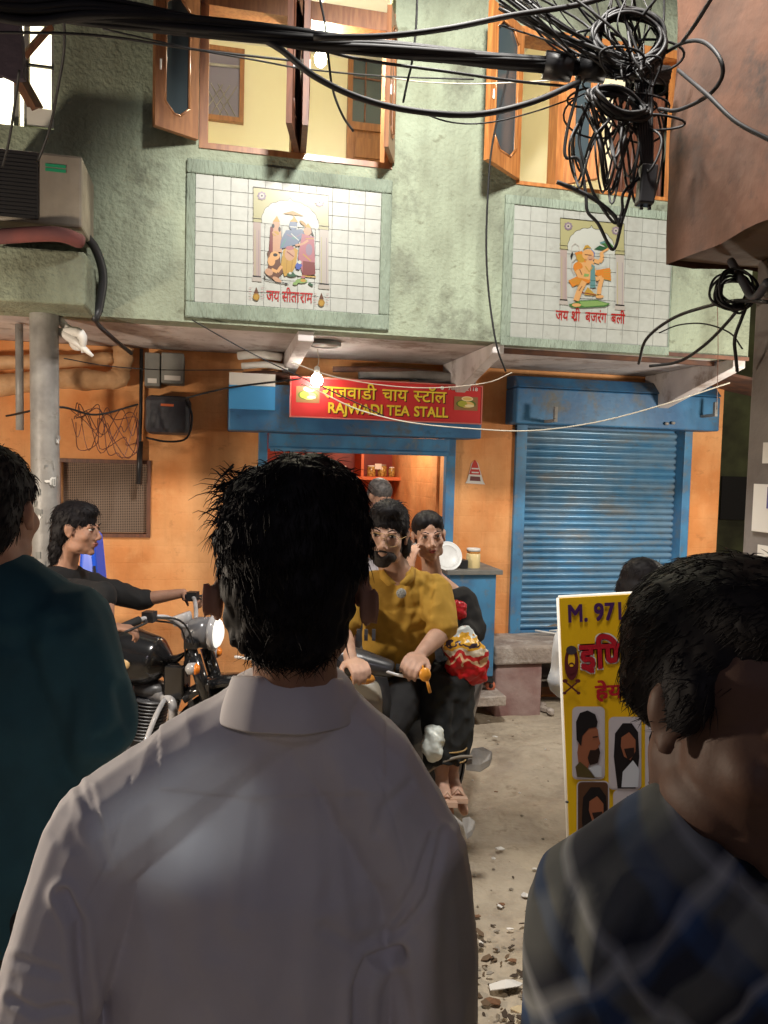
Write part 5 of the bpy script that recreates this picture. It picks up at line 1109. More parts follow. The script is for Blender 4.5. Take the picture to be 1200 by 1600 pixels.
# ================================================================== THE MAN IN THE WHITE SHIRT
WM = empty('person', (-.17, 1.0, 0), 'man seen from behind in a white collared shirt with messy black hair', 'person')
hc = P(464, 905, .955); HB = basis((.04, 1, .06))
mb = MB(); head_prims(mb, hc, HB, 1.02, P(463, 1110, 1.0), .054)
for k in (-1, 1):   # fuller ears, they stand out
    e = hc + HB @ Vector((k * (.095 if k < 0 else .090), -.022, -.026)); mb.ell(e, (.006, .017, .029), HB @ Matrix.Rotation(k * R(-35), 3, 'Z'), 14); mb.ell(e + HB @ Vector((k * .010, -.012, .004)), (.004, .011, .026), HB @ Matrix.Rotation(k * R(40), 3, 'Z'), 12)
nk = P(463, 1115, 1.0); ch = P(400, 1370, 1.03); pe = P(395, 1880, 1.06)
shL, elL, wrL = P(165, 1300, .99), P(70, 1590, .97), P(100, 1850, 1.06)
shR, elR, wrR = P(640, 1310, 1.04), P(672, 1690, 1.07), P(660, 1960, 1.14)
torso(mb, pe, ch, nk + Vector((0, .02, -.02)), shL + Vector((.02, .03, -.03)), shR + Vector((-.02, .03, -.03)), Y_, .84); arm(mb, shL, elL, wrL, .8); arm(mb, shR, elR, wrR, .8)
hand(mb, wrL, (0.1, .3, -1), (-1, 0, 0), 1, .5); hand(mb, wrR, (0, .3, -1), (1, 0, 0), 1, .5, -1)
hpL, hpR = pe + Vector((-.09, 0, -.04)), pe + Vector((.09, 0, -.04)); knL, knR = Vector((hpL.x, 1.08, .5)), Vector((hpR.x, 1.12, .5)); anL, anR = Vector((hpL.x, 1.05, .09)), Vector((hpR.x, 1.1, .09))
leg(mb, hpL, knL, anL); leg(mb, hpR, knR, anR); foot(mb, anL, Y_); foot(mb, anR, Y_)
remesh(mb, 'body', skinB, WM, .0048, 4)
# shirt
s = MB(); tr = .012
s.tube([P(396, 2010, 1.07), P(395, 1800, 1.06), P(388, 1600, 1.05), P(394, 1450, 1.04), P(402, 1330, 1.03), P(430, 1235, 1.02), P(457, 1122, 1.005)], [.205, .205, .205, .208, .195, .135, .088], 26, flat=(Y_, .60))
seg(s, [P(172, 1298, .99), P(300, 1206, 1.0), P(450, 1105, 1.005)], [.078, .074, .064]); seg(s, [P(625, 1310, 1.04), P(565, 1206, 1.02), P(470, 1105, 1.01)], [.082, .078, .064])
seg(s, [P(165, 1310, .99), P(118, 1440, .975), P(72, 1580, .96), P(84, 1720, 1.0), P(100, 1850, 1.06)], [.078, .072, .066, .058, .044])
seg(s, [P(640, 1325, 1.04), P(662, 1450, 1.05), P(672, 1590, 1.06), P(668, 1760, 1.09), P(660, 1940, 1.13)], [.080, .074, .070, .062, .045])
s.ell(P(457, 1092, 1.0), (.084, .082, .055), None, 18)
SL = [([(599, 1471), (640, 1440), (668, 1402), (691, 1299)], 6, .006), ([(603, 1456), (649, 1383), (676, 1306)], 6, .005), ([(560, 1620), (563, 1545), (578, 1505), (622, 1488)], 11, .020), ([(556, 1250), (545, 1330), (560, 1430)], 12, .004),
      ([(500, 1170), (520, 1300), (515, 1400)], 14, .004), ([(405, 1265), (400, 1330), (378, 1430)], 13, .005), ([(100, 1398), (122, 1440), (127, 1520), (142, 1620)], 9, .016), ([(122, 1225), (150, 1290), (168, 1350)], 7, .004), ([(140, 1230), (160, 1300)], 5, .003),
      ([(230, 1250), (250, 1400), (300, 1560)], 24, .004), ([(330, 1300), (345, 1480)], 20, .003), ([(640, 1225), (600, 1262), (590, 1300)], 8, .004), ([(440, 1300), (455, 1480), (430, 1600)], 22, .004), ([(20, 1560), (60, 1580), (110, 1572)], 7, .006), ([(30, 1500), (90, 1520)], 8, .004), ([(700, 1420), (690, 1500), (700, 1600)], 10, .003), ([(620, 1520), (640, 1600)], 10, .004), ([(505, 1450), (560, 1480), (600, 1460)], 10, .004)]
white = cloth('white_cotton', (.74, .72, .76), (.68, .66, .71), .8, sub=0)
SL = [(a, max(3.5, b * .9), d_ * .7) for a, b, d_ in SL]; SLF = creases(SL, amp=.0026, sc_=6, stretch=(1.6, 1, .7))
def shirt_disp(c, n):
    d = SLF(c, n); x, y = proj(c); d += n * (.0011 * (1 - 3.2 * abs(noise.noise(Vector((c.x * 15 + c.z * 6, c.y * 9, c.z * 7 - c.x * 4))))))
    if n.y < 0:                                                # yoke seam and shoulder seams, stitched ridges
        ys = 1243 + .02 * (x - 400) + 5 * math.sin(x * .02)
        if 250 < x < 600: d += n * (.0022 / (1 + math.exp(max(-40, min(40, (y - ys) * .9)))) - .0012 * math.exp(-((y - ys) / 3) ** 2))
        for a, b in (((205, 1215), (128, 1420)), ((585, 1200), (640, 1440))):
            t = (y - a[1]) / (b[1] - a[1])
            if 0 < t < 1: xs_ = a[0] + (b[0] - a[0]) * t + 14 * math.sin(t * 3.1); d -= n * .0016 * math.exp(-((x - xs_) / 2.5) ** 2)
    return d
SHIRT = remesh(s, 'shirt', white, WM, .0038, 8, shirt_disp)
# collar: stand and turned-down fall, one swept band
mb = MB(); n = 56; rows = []
cn = P(452, 1062, 1.0) + Vector((0, -.010, 0))
for i in range(n):
    a = 2 * math.pi * i / n; fx, fy = math.cos(a), math.sin(a); back = (1 - fy) / 2    # fy -1 = towards the camera
    wob = .0015 * math.sin(5 * a + 1) + .001 * math.sin(9 * a)
    def q(r, z): return cn + Vector((fx * (r * 1.06 + wob), fy * (r * 1.06 + wob), z + .012 * (1 - back) * -1.6))
    top = .022 * back + .004; rows.append([q(.064, -.03), q(.066, top - .004), q(.068, top + .001), q(.0705, top - .002), q(.075, top - .016), q(.081, top - .036), q(.0845, -.033 - .004 * back), q(.0835, -.036 - .004 * back), q(.078, -.030), q(.07, -.03)])
m_ = len(rows[0]); mb.add([p for r_ in rows for p in r_], [(i * m_ + j, i * m_ + (j + 1) % m_, ((i + 1) % n) * m_ + (j + 1) % m_, ((i + 1) % n) * m_ + j) for i in range(n) for j in range(m_)], 0, True)
mb.build('collar', white, SHIRT)
t = MB(); t.tube([pe + Vector((0, 0, .10)), pe, pe + Vector((0, 0, -.1))], [.165, .172, .15], 20, flat=(Y_, .66)); leg(t, hpL, knL, anL, 1, .014); leg(t, hpR, knR, anR, 1, .014)
remesh(t, 'trousers', cloth('dark_trousers', (.03, .03, .035)), WM, .009, 3)
keepF = lambda L: L.z > -.15
hair_cap(WM, hc, HB, 1.02, [((0, -.020, .052), (.091, .108, .094)), ((0, -.05, .01), (.080, .074, .070)), ((0, -.060, -.025), (.078, .046, .050)), ((.01, -.02, .085), (.076, .092, .070)), ((-.038, .01, .08), (.052, .07, .058)), ((0, -.064, -.050), (.068, .036, .036))], n=9500, length=.024, r=.0009, seed=5, comb=(.05, -.45, -1), lift=.07, voxel=.005, rough=.006, keep=lambda L: not (abs(L.x) > .05 and L.z < .02))
st = MB(); g = random.Random(9)
for i in range(240):      # unruly tufts on the crown and the left side, ragged ends on the nape
    kind = g.random()
    if kind < .45: x, y = g.uniform(338, 372), g.uniform(735, 840); o_ = Vector((-g.uniform(.2, 1), g.uniform(-.3, .3), g.uniform(-.5, .5)))
    elif kind < .75: x, y = g.uniform(360, 545), g.uniform(724, 745); o_ = Vector((g.uniform(-1, .8), g.uniform(-.3, .3), g.uniform(.1, .5)))
    else: x, y = g.uniform(392, 542), g.uniform(985, 1003); o_ = Vector((g.uniform(-.35, .35), -.1, -1))
    if kind < .45: x += (abs(y - 800) / 60) ** 2 * 6
    if .45 <= kind < .75: y += (abs(x - 470) / 100) ** 2 * 30
    p = P(x, y, .95 if kind < .75 else .89); l = g.uniform(.015, .034) if kind < .75 else g.uniform(.012, .024); o_.normalize(); cv = Vector((g.uniform(-.4, .4), g.uniform(-.3, .3), -.55))
    strands(st, [p - o_ * .012, p + o_ * l * .4, p + o_ * l * .8 + cv * l * .2, p + o_ * l + cv * l * .55], g.uniform(.0007, .0015))
st.build('loose_hair', HAIR, WM, kind='stuff')

# ================================================================== THE MAN IN TEAL ON THE LEFT
TM = empty('person', (-.7, 1.45, 0), 'man in a dark teal shirt seen from behind at the left edge', 'person')
c = P(-14, 803, 1.47); B = basis((.05, 1, .02)); mb = MB(); head_prims(mb, c, B, 1.0, P(5, 915, 1.47), .056)
nk = P(3, 905, 1.47); ch = P(-8, 1040, 1.47); pe = P(-10, 1360, 1.47); sl_, sr_ = P(-170, 980, 1.47), P(103, 985, 1.46)
torso(mb, pe, ch, nk, sl_, sr_, Y_, 1.05); arm(mb, sr_, P(142, 1150, 1.45), P(90, 1260, 1.62), 1.05); arm(mb, sl_, P(-200, 1190, 1.45), P(-150, 1290, 1.6), 1.05)
hand(mb, P(90, 1260, 1.62), (-.3, 1, -.2), (0, 0, 1), 1, .5)
h1, h2 = pe + Vector((-.09, 0, -.03)), pe + Vector((.09, 0, -.03)); k1, k2 = Vector((h1.x, 1.5, .5)), Vector((h2.x, 1.5, .5)); a1_, a2_ = Vector((h1.x, 1.46, .09)), Vector((h2.x, 1.46, .09))
leg(mb, h1, k1, a1_); leg(mb, h2, k2, a2_); foot(mb, a1_, Y_); foot(mb, a2_, Y_); remesh(mb, 'body', skinB, TM, .006, 4)
s = MB(); torso(s, pe + Vector((0, 0, -.06)), ch, nk + Vector((0, 0, -.02)), sl_, sr_, Y_, 1.08, .022); arm(s, sr_, P(150, 1130, 1.45), P(70, 1250, 1.62), 1.1, .034, 1.3); arm(s, sl_, P(-200, 1190, 1.45), P(-150, 1290, 1.6), 1.1, .03, 1.3)
remesh(s, 'tshirt', cloth('teal_jersey', (.012, .068, .098), (.009, .052, .076)), TM, .007, 5, creases([([(130, 1010), (150, 1080), (140, 1150)], 12, .006), ([(185, 1080), (200, 1130), (160, 1160)], 9, .008), ([(90, 980), (110, 1080), (95, 1200)], 14, .005), ([(30, 960), (45, 1120)], 14, .004)], amp=.003, sc_=6, stretch=(1.5, 1, .8)))
mb = MB(); mb.tube([P(3, 896, 1.47) + Vector((math.cos(t) * .075, math.sin(t) * .062, -.008 + .008 * math.sin(t) * -1)) for t in [2 * math.pi * i / 28 for i in range(28)]], .008, 8, closed=True, flat=(Z_, 1.4)); mb.build('neckband', cloth('teal_rib', (.015, .07, .09)), TM)
t = MB(); leg(t, h1, k1, a1_, 1, .02); leg(t, h2, k2, a2_, 1, .02); t.tube([pe + Vector((0, 0, .05)), pe + Vector((0, 0, -.08))], [.17, .16], 18, flat=(Y_, .66)); remesh(t, 'trousers', cloth('black_trousers', (.012, .012, .014)), TM, .01, 3)
hair_cap(TM, c, B, 1.0, [((0, -.022, .048), (.084, .102, .088)), ((0, -.05, .0), (.079, .070, .075)), ((0, -.066, -.045), (.060, .036, .040))], n=2200, length=.022, r=.0011, seed=3, lift=.15, voxel=.006)

# ================================================================== THE MAN IN PLAID ON THE RIGHT
PM = empty('person', (.5, .75, 0), 'boy in a dark blue and grey plaid shirt passing close on the right, head bowed', 'person')
c = P(1150, 1118, .70); B = basis((.36, -.90, -.14), (.06, 0, 1)); mb = MB(); head_prims(mb, c, B, 1.02, P(1105, 1340, .74), .054)
nk = P(1100, 1340, .73); ch = P(1120, 1560, .77); pe = P(1120, 2150, .80); sn, sf = P(968, 1440, .67), P(1215, 1390, .88)
fw = Vector((.80, -.60, 0)); torso(mb, pe, ch, nk, sf, sn, fw, .92); en, wn_ = P(915, 1800, .68), P(1000, 2080, .62); arm(mb, sn, en, wn_, .9); ef, wf = sf + Vector((.06, .02, -.27)), sf + Vector((.22, -.05, -.38)); arm(mb, sf, ef, wf, .9)
hand(mb, wn_, (.5, -.2, -1), (0, -1, 0), .95, .4); hand(mb, wf, (1, -.2, -.2), (0, 1, 0), .95, .4, -1)
h1, h2 = pe + Vector((0, -.08, -.03)), pe + Vector((.04, .08, -.03)); k1, k2 = h1 + Vector((.12, 0, -.4)), h2 + Vector((-.04, 0, -.41)); a1_, a2_ = Vector((k1.x + .02, k1.y, .09)), Vector((k2.x - .12, k2.y, .10))
leg(mb, h1, k1, a1_, .95); leg(mb, h2, k2, a2_, .95); foot(mb, a1_, fw); foot(mb, a2_, fw); remesh(mb, 'body', skinD, PM, .0048, 4)
face_parts(PM, c, B, 1.02)
# plaid cloth: woven bands of navy, blue and grey
pl = bpy.data.materials.new('plaid_cotton'); pl.use_nodes = True; N_ = pl.node_tree.nodes; L_ = pl.node_tree.links; b_ = N_['Principled BSDF']; b_.inputs['Roughness'].default_value = .9
geo = N_.new('ShaderNodeNewGeometry'); mp = N_.new('ShaderNodeMapping'); mp.inputs['Rotation'].default_value = (R(12), R(38), R(25)); L_.new(geo.outputs['Position'], mp.inputs[0])
nz = N_.new('ShaderNodeTexNoise'); nz.inputs['Scale'].default_value = 5; L_.new(mp.outputs[0], nz.inputs[0]); mxv = N_.new('ShaderNodeMix'); mxv.data_type = 'RGBA'; mxv.blend_type = 'LINEAR_LIGHT'; mxv.inputs[0].default_value = .02; L_.new(mp.outputs[0], mxv.inputs[6]); L_.new(nz.outputs['Color'], mxv.inputs[7])
def band(axis, scale_, stops):
    sp = N_.new('ShaderNodeSeparateXYZ'); L_.new(mxv.outputs[2], sp.inputs[0]); mu = N_.new('ShaderNodeMath'); mu.operation = 'MULTIPLY'; mu.inputs[1].default_value = scale_; L_.new(sp.outputs[axis], mu.inputs[0])
    fr = N_.new('ShaderNodeMath'); fr.operation = 'FRACT'; L_.new(mu.outputs[0], fr.inputs[0]); cr = N_.new('ShaderNodeValToRGB'); cr.color_ramp.interpolation = 'LINEAR'
    while len(cr.color_ramp.elements) < len(stops): cr.color_ramp.elements.new(.5)
    for e_, (p_, c_) in zip(cr.color_ramp.elements, stops): e_.position = p_; e_.color = (*c_, 1)
    L_.new(fr.outputs[0], cr.inputs[0]); return cr.outputs[0]
navy, blu, gry, pale = (.018, .022, .036), (.03, .07, .17), (.17, .18, .17), (.42, .44, .46)
b1 = band(0, 11, [(0, navy), (.32, navy), (.40, blu), (.52, blu), (.60, gry), (.76, gry), (.84, pale), (.96, navy)]); b2 = band(2, 10, [(0, navy), (.22, gry), (.44, gry), (.52, navy), (.66, navy), (.76, blu), (.86, pale), (.98, navy)])
mx = N_.new('ShaderNodeMix'); mx.data_type = 'RGBA'; mx.inputs[0].default_value = .5; L_.new(b1, mx.inputs[6]); L_.new(b2, mx.inputs[7]); L_.new(mx.outputs[2], b_.inputs['Base Color'])
s = MB(); torso(s, pe, ch, nk + Vector((0, 0, -.02)), sf, sn, fw, 1.0, .022); arm(s, sn, en, wn_, 1.05, .026, 1.2); arm(s, sf, ef, wf, 1, .02, 1.2); seg(s, [P(1060, 1330, .70), P(975, 1410, .67)], [.062, .07])
PSH = remesh(s, 'shirt', pl, PM, .006, 5, creases([([(1000, 1400), (960, 1520), (985, 1600)], 16, .007), ([(900, 1400), (900, 1520)], 14, .004), ([(1080, 1390), (1050, 1500), (1060, 1600)], 20, .006), ([(1130, 1440), (1180, 1560)], 18, .005)], amp=.003, sc_=7))
mb = MB(); pc = cloth('pale_collar', (.26, .26, .27)); mb.tube([nk + Vector((math.cos(t) * .068, math.sin(t) * .060, .012 + .018 * -math.cos(t - .4))) for t in [2 * math.pi * i / 30 for i in range(30)]], .017, 8, closed=True, flat=(Z_, 1.6))
mb.build('collar', pl, PSH)
t = MB(); leg(t, h1, k1, a1_, .95, .018); leg(t, h2, k2, a2_, .95, .018); t.tube([pe + Vector((0, 0, .06)), pe + Vector((0, 0, -.08))], [.155, .15], 18, flat=(fw, .7)); remesh(t, 'trousers', M['black'], PM, .01, 3)
hair_cap(PM, c, B, 1.02, [((0, -.034, .052), (.084, .098, .086)), ((0, -.055, .01), (.074, .062, .058)), ((0, .026, .100), (.060, .054, .034)), ((0, -.01, .095), (.07, .088, .050)), ((-.072, .004, .022), (.014, .030, .034)), ((.072, .004, .022), (.014, .030, .034))], n=8000, length=.020, r=.0007, seed=8, comb=(0, -.6, -.8), lift=.03, voxel=.0052, rough=.0022, keep=lambda L: L.z > -.02 and not (L.y > .05 and L.z < .07))
# ================================================================== THE BLACK MOTORCYCLE
class Fr:   # a local frame: x forward, y left, z up
    def __init__(s, o, fwd): s.o = Vector(o); s.x = Vector(fwd).normalized(); s.y = Z_.cross(s.x); s.M = Matrix((s.x, s.y, Z_)).transposed()
    def __call__(s, x, y, z): return s.o + s.x * x + s.y * y + Vector((0, 0, z))
def wheel(parent, T, cx, cz, R_, w_, steer=None, nsp=20, name='wheel', drum=False):
    ax = steer or T.y; c = T(cx, 0, cz); f = (ax.cross(Z_)).normalized()
    mb = MB(); mb.lathe(c - ax * w_, [(R_ - w_ * 1.7, 0), (R_ - w_ * .7, w_ * .25), (R_, w_ * .75), (R_, w_ * 1.25), (R_ - w_ * .7, w_ * 1.75), (R_ - w_ * 1.7, w_ * 2)], ax, 44, 0)
    mb.f = [q for q in mb.f if len(q) == 4]; mb.m = [0] * len(mb.f); mb.sm = [True] * len(mb.f)
    W_ = mb.build('wheel', M['rubber'], parent)
    mb = MB(); rr = R_ - w_ * 1.7; mb.lathe(c - ax * (w_ * .8), [(rr - .012, 0), (rr + .004, 0), (rr + .004, w_ * 1.6), (rr - .012, w_ * 1.6), (rr - .012, 0)], ax, 44); mb.f = [q for q in mb.f if len(q) == 4]; mb.m = [0] * len(mb.f); mb.sm = [True] * len(mb.f); mb.build('rim', M['chrome'], W_)
    mb = MB(); mb.lathe(c - ax * .05, [(.03, 0), (.058 if drum else .04, .01), (.058 if drum else .04, .09), (.03, .10)], ax, 20); mb.build('hub', M['alu'], W_)
    if nsp:
        mb = MB()
        for i in range(nsp):
            a = 2 * math.pi * i / nsp; a2 = a + (.35 if i % 2 else -.35); sd = .035 * (1 if i % 2 else -1)
            mb.tube([c + ax * sd + (f * math.cos(a2) + Z_ * math.sin(a2)) * .038, c + (f * math.cos(a) + Z_ * math.sin(a)) * (rr - .01)], .0018, 4)
        mb.build('spokes', M['chrome'], W_)
    return W_
T = Fr((-1.35, 3.60, 0), (1, -.10, 0))
MC = empty('motorcycle', T.o, 'black motorcycle with round chrome headlamp ridden past the wall at left', 'motorcycle')
wheel(MC, T, .70, .345, .345, .048); wheel(MC, T, -.66, .315, .315, .055)
mb = MB(); fr = []
for i in range(15):
    a = R(-18 + 150 * i / 14); fr.append((math.cos(a) * .385, math.sin(a) * .385))
def fender(cx, cz, pts, w_, m_, nm):
    mb = MB(); vs = []; sec = [(-1, -.03), (-.9, 0), (-.5, .014), (0, .018), (.5, .014), (.9, 0), (1, -.03)]
    for (x, z) in pts:
        L = math.hypot(x, z)
        for sy, dz in sec: vs.append(T(cx + x * (1 + dz / L), sy * w_, cz + z * (1 + dz / L)))
    n = len(sec); fs = [(i * n + j, i * n + j + 1, (i + 1) * n + j + 1, (i + 1) * n + j) for i in range(len(pts) - 1) for j in range(n - 1)]
    mb.add(vs, fs, 0, True); o = mb.build(nm, m_, MC); sd = o.modifiers.new('s', 'SOLIDIFY'); sd.thickness = .004
fender(.70, .345, fr, .065, M['blackm'], 'front_fender'); fender(-.66, .315, [(math.cos(R(10 + 160 * i / 14)) * .36, math.sin(R(10 + 160 * i / 14)) * .36) for i in range(15)], .08, M['blackm'], 'rear_fender')
for sy in (-1, 1):
    mb = MB(); mb.tube([T(.70, sy * .085, .315), T(.60, sy * .085, .58)], .028, 12, 1); mb.tube([T(.60, sy * .085, .58), T(.485, sy * .085, .92)], .021, 12, 0); mb.tube([T(.575, sy * .085, .64), T(.51, sy * .085, .84)], .031, 12, 0); mb.build('fork_leg', [M['blackm'], M['alu']], MC)
mb = MB()
for z, x in ((.70, .56), (.89, .50)): mb.box(T(x, 0, z), (.06, .22, .03), T.M)
mb.build('fork_yoke', M['blackm'], MC)
hl = T(.54, 0, .93); mb = MB(); mb.lathe(hl - T.x * .11, [(.035, 0), (.060, .03), (.072, .07), (.074, .13)], T.x, 26, 0); HL = mb.build('headlamp', mat('dark_chrome', (.16, .16, .17), .2, 1), MC)
mb = MB(); mb.lathe(hl + T.x * .02, [(.074, 0), (.082, .004), (.083, .022), (.070, .030)], T.x, 30); mb.build('chrome_ring', M['chrome'], HL)
mb = MB(); mb.lathe(hl + T.x * .048, [(.070, 0), (.060, .014), (.040, .024), (.01, .028)], T.x, 26); mb.build('lens', glow('headlamp_glow', (1, .97, .88), 1.0), HL)
for sy in (-1, 1):
    mb = MB(); q = T(.52, sy * .16, .80); mb.tube([T(.54, sy * .09, .80), q], .008, 6, 1); mb.lathe(q - T.x * .02, [(.012, 0), (.026, .012), (.028, .045)], T.x, 14, 1); mb.lathe(q + T.x * .026, [(.027, 0), (.018, .014), (.004, .018)], T.x, 14, 0); mb.build('indicator', [flat('amber', (230, 130, 40), .25), M['chrome']], MC)
mb = MB(); mb.lathe(T(.43, 0, .99) - Z_ * .03, [(.02, 0), (.045, .01), (.050, .045), (.046, .055)], (T.x * -.35 + Z_), 20); mb.build('speedometer', M['chrome'], MC)
mb = MB(); hb = [T(.30, .39, 1.02), T(.36, .30, 1.045), T(.42, .18, 1.03), T(.455, .08, .97), T(.455, -.08, .97), T(.42, -.18, 1.03), T(.36, -.30, 1.045), T(.30, -.39, 1.02)]
mb.tube(spline(hb, 5), .011, 10); HBAR = mb.build('handlebar', M['chrome'], MC)
for sy in (-1, 1):
    mb = MB(); mb.tube([T(.275, sy * .43, 1.01), T(.35, sy * .315, 1.043)], .018, 10); mb.build('grip', M['rubber'], HBAR)
    mb = MB(); mb.tube(spline([T(.37, sy * .30, 1.04), T(.395, sy * .36, 1.04), T(.35, sy * .46, 1.02)], 4), .006, 6); mb.box(T(.375, sy * .27, 1.05), (.05, .05, .045), T.M); mb.build('lever', M['blackp'], HBAR)
mb = MB()
for k, (a, b) in enumerate((((.36, -.28, 1.05), (.52, -.05, .80)), ((.36, .28, 1.05), (.52, .05, .80)), ((.37, -.24, 1.03), (.42, .06, .72)))):
    p, q = T(*a), T(*b); mb.tube(spline([p, p * .6 + q * .4 + Vector((.07, 0, .06)), q], 8), .0045, 6)
mb.build('control_cables', M['blackp'], HBAR)
# tank, seat, side parts
mb = MB(); mb.tube([T(.36, 0, .76), T(.30, 0, .785), T(.16, 0, .80), T(.0, 0, .79), T(-.12, 0, .765), T(-.2, 0, .74)], [.05, .115, .145, .14, .10, .05], 24, flat=(T.y, 1)); remesh(mb, 'fuel_tank', M['blackm'], MC, .012, 10)
for sy in (-1, 1):
    mb = MB(); mb.ell(T(.17, sy * .137, .79), (.06, .012, .032), T.M @ Matrix.Rotation(R(-8), 3, 'Y'), 18); mb.build('tank_badge', mat('badge_gold', (.62, .42, .2), .3, .6), MC)
mb = MB(); mb.tube([T(-.12, 0, .80), T(-.25, 0, .80), T(-.45, 0, .815), T(-.62, 0, .85), T(-.78, 0, .86)], [.07, .12, .135, .12, .08], 18, flat=(Z_, .42)); remesh(mb, 'seat', M['blackp'], MC, .012, 6)
mb = MB(); mb.tube([T(.47, 0, .85), T(.40, 0, .60), T(.33, 0, .34), T(-.20, 0, .27), T(-.32, 0, .5), T(-.2, 0, .73), T(.40, 0, .80)], .020, 8, closed=True); mb.tube([T(-.25, .1, .70), T(-.85, .1, .72)], .013, 8); mb.tube([T(-.25, -.1, .70), T(-.85, -.1, .72)], .013, 8); mb.build('frame', M['blackm'], MC)
mb = MB(); mb.tube([T(.02, 0, .27), T(.10, 0, .32), T(.12, 0, .40), T(.05, 0, .47)], [.10, .15, .155, .10], 18, flat=(T.y, .75)); mb.lathe(T(.02, -.13, .33), [(.03, 0), (.105, 0), (.11, .03), (.11, .06)], T.y, 24); mb.lathe(T(.02, .075, .33), [(.11, 0), (.11, .03), (.09, .055), (.03, .06)], T.y, 24); mb.build('crankcase', M['alu'], MC)
ax = (Z_ + T.x * .18).normalized(); c0_ = T(.23, 0, .42); mb = MB(); mb.lathe(c0_, [(.058, 0), (.058, .20)], ax, 20); EN = mb.build('cylinder', M['alu'], MC)
mb = MB(); mb.lathe(c0_ + ax * .01, [(.05, 0), (.098, .0005), (.098, .005), (.05, .0055)], ax, 24); f0 = mb.build('cooling_fin', M['alu'], EN, origin=c0_)
for k in range(1, 12): share(f0, c0_ + ax * .0165 * k)
mb = MB(); mb.ell(c0_ + ax * .235, (.085, .07, .045), T.M, 16); mb.build('cylinder_head', M['alu'], EN)
mb = MB(); mb.tube(spline([c0_ + ax * .20 + T.x * .06 + T.y * -.02, T(.40, -.06, .60), T(.40, -.10, .40), T(.26, -.14, .27), T(-.1, -.16, .26)], 8), .021, 12); mb.tube([T(-.1, -.16, .26), T(-.2, -.165, .27), T(-.85, -.17, .33)], [.022, .040, .040], 16); mb.build('exhaust', M['chrome'], MC)
for sy in (-1, 1):
    mb = MB(); mb.ell(T(-.18, sy * .13, .55), (.13, .03, .11), T.M, 20); mb.build('side_cover', mat('maroon_enamel', (.10, .012, .012), .25, coat=.5) if sy < 0 else M['blackm'], MC)
    mb = MB(); mb.tube([T(-.40, sy * .15, .66), T(-.64, sy * .13, .33)], .024, 10); mb.tube([T(-.43, sy * .15, .63), T(-.61, sy * .13, .37)], .034, 10); mb.build('shock_absorber', M['chrome'], MC)
    mb = MB(); mb.tube([T(.05, sy * .12, .27), T(.05, sy * .30, .27)], .017, 8); mb.build('foot_peg', M['rubber'], MC)
mb = MB(); mb.box(T(.40, 0, .70), (.10, .10, .16), T.M); mb.tube([T(.33, 0, .80), T(.44, 0, .62)], .045, 10); mb.build('electrics_box', M['blackm'], MC, bevel=.01)
for sy in (-1, 1):
    mb = MB(); mb.tube(spline([T(.36, sy * .05, .62), T(.38, sy * .22, .58), T(.34, sy * .29, .42), T(.26, sy * .22, .30), T(.2, sy * .06, .28)], 6), .012, 8); mb.build('crash_bar', M['chrome'], MC)
mb = MB(); mb.ell(T(.30, -.02, .635), (.05, .04, .05), T.M, 14); mb.tube([T(.3, 0, .64), T(.22, 0, .70)], .02, 8); mb.build('horn_unit', M['chrome'], MC)
# ---- its rider
RD = empty('person', T(-.30, 0, .80), 'long haired man in a black shirt riding the motorcycle, seen in profile', 'person')
hc = P(121, 828, 3.60); B = basis((1, -.10, -.06)); mb = MB(); head_prims(mb, hc, B, 1.0, P(100, 893, 3.62), .052)
pe = T(-.40, 0, .90); nk = P(100, 893, 3.62); ch = nk * .68 + pe * .32 + T.x * .02; shN = nk + Vector((-.02, -.17, -.075)); shF = nk + Vector((.02, .16, -.07))
wN = T(.265, -.43, 1.035); wF = T(.265, .43, 1.035); eN = P(160, 928, 3.20); eN = Vector((eN.x, 3.22, eN.z)); eF = shF * .5 + wF * .5 + Vector((-.0, .08, -.08))
torso(mb, pe, ch, nk, shF, shN, T.x, .88); arm(mb, shN, eN, wN, .9); arm(mb, shF, eF, wF, .9)
hand(mb, wN, T.x * .9 + T.y * .3 - Z_ * .12, Z_ + T.x * .3, 1, .75, -1); hand(mb, wF, T.x * .9 - T.y * .3 - Z_ * .12, Z_ + T.x * .3, 1, .75, 1)
for sy in (-1, 1): leg(mb, T(-.36, sy * .10, .88), T(.10, sy * .22, .72), T(.0, sy * .20, .34)); foot(mb, T(.0, sy * .22, .36), T.x)
remesh(mb, 'body', skinB, RD, .006, 3); face_parts(RD, hc, B)
s = MB(); torso(s, pe, ch, nk - Z_ * .02, shF, shN, T.x, .92, .016); arm(s, shN, eN, wN, .95, .016, 1.15); arm(s, shF, eF, wF, .95, .016, 1.15); remesh(s, 'shirt', cloth('black_shirt', (.006, .006, .007)), RD, .008, 3, creases([], amp=.006, sc_=8))
s = MB(); s.tube([pe + Z_ * .10, pe, pe - Z_ * .08], [.155, .165, .15], 16, flat=(T.x, .75))
for sy in (-1, 1): leg(s, T(-.30, sy * .10, .88), T(.10, sy * .22, .72), T(.0, sy * .20, .34), 1, .014)
remesh(s, 'jeans', cloth('pale_jeans', (.16, .19, .24)), RD, .009, 3, creases([], amp=.005, sc_=10))
hair_cap(RD, hc, B, 1.0, [((0, -.020, .052), (.082, .103, .086)), ((0, -.06, -.01), (.078, .062, .085)), ((0, -.078, -.085), (.070, .045, .075)), ((.0, -.085, -.13), (.062, .038, .05)), ((0, .02, .09), (.066, .074, .044))], n=1500, length=.04, r=.0016, seed=6, comb=(0, -.35, -1), lift=.05, voxel=.007)
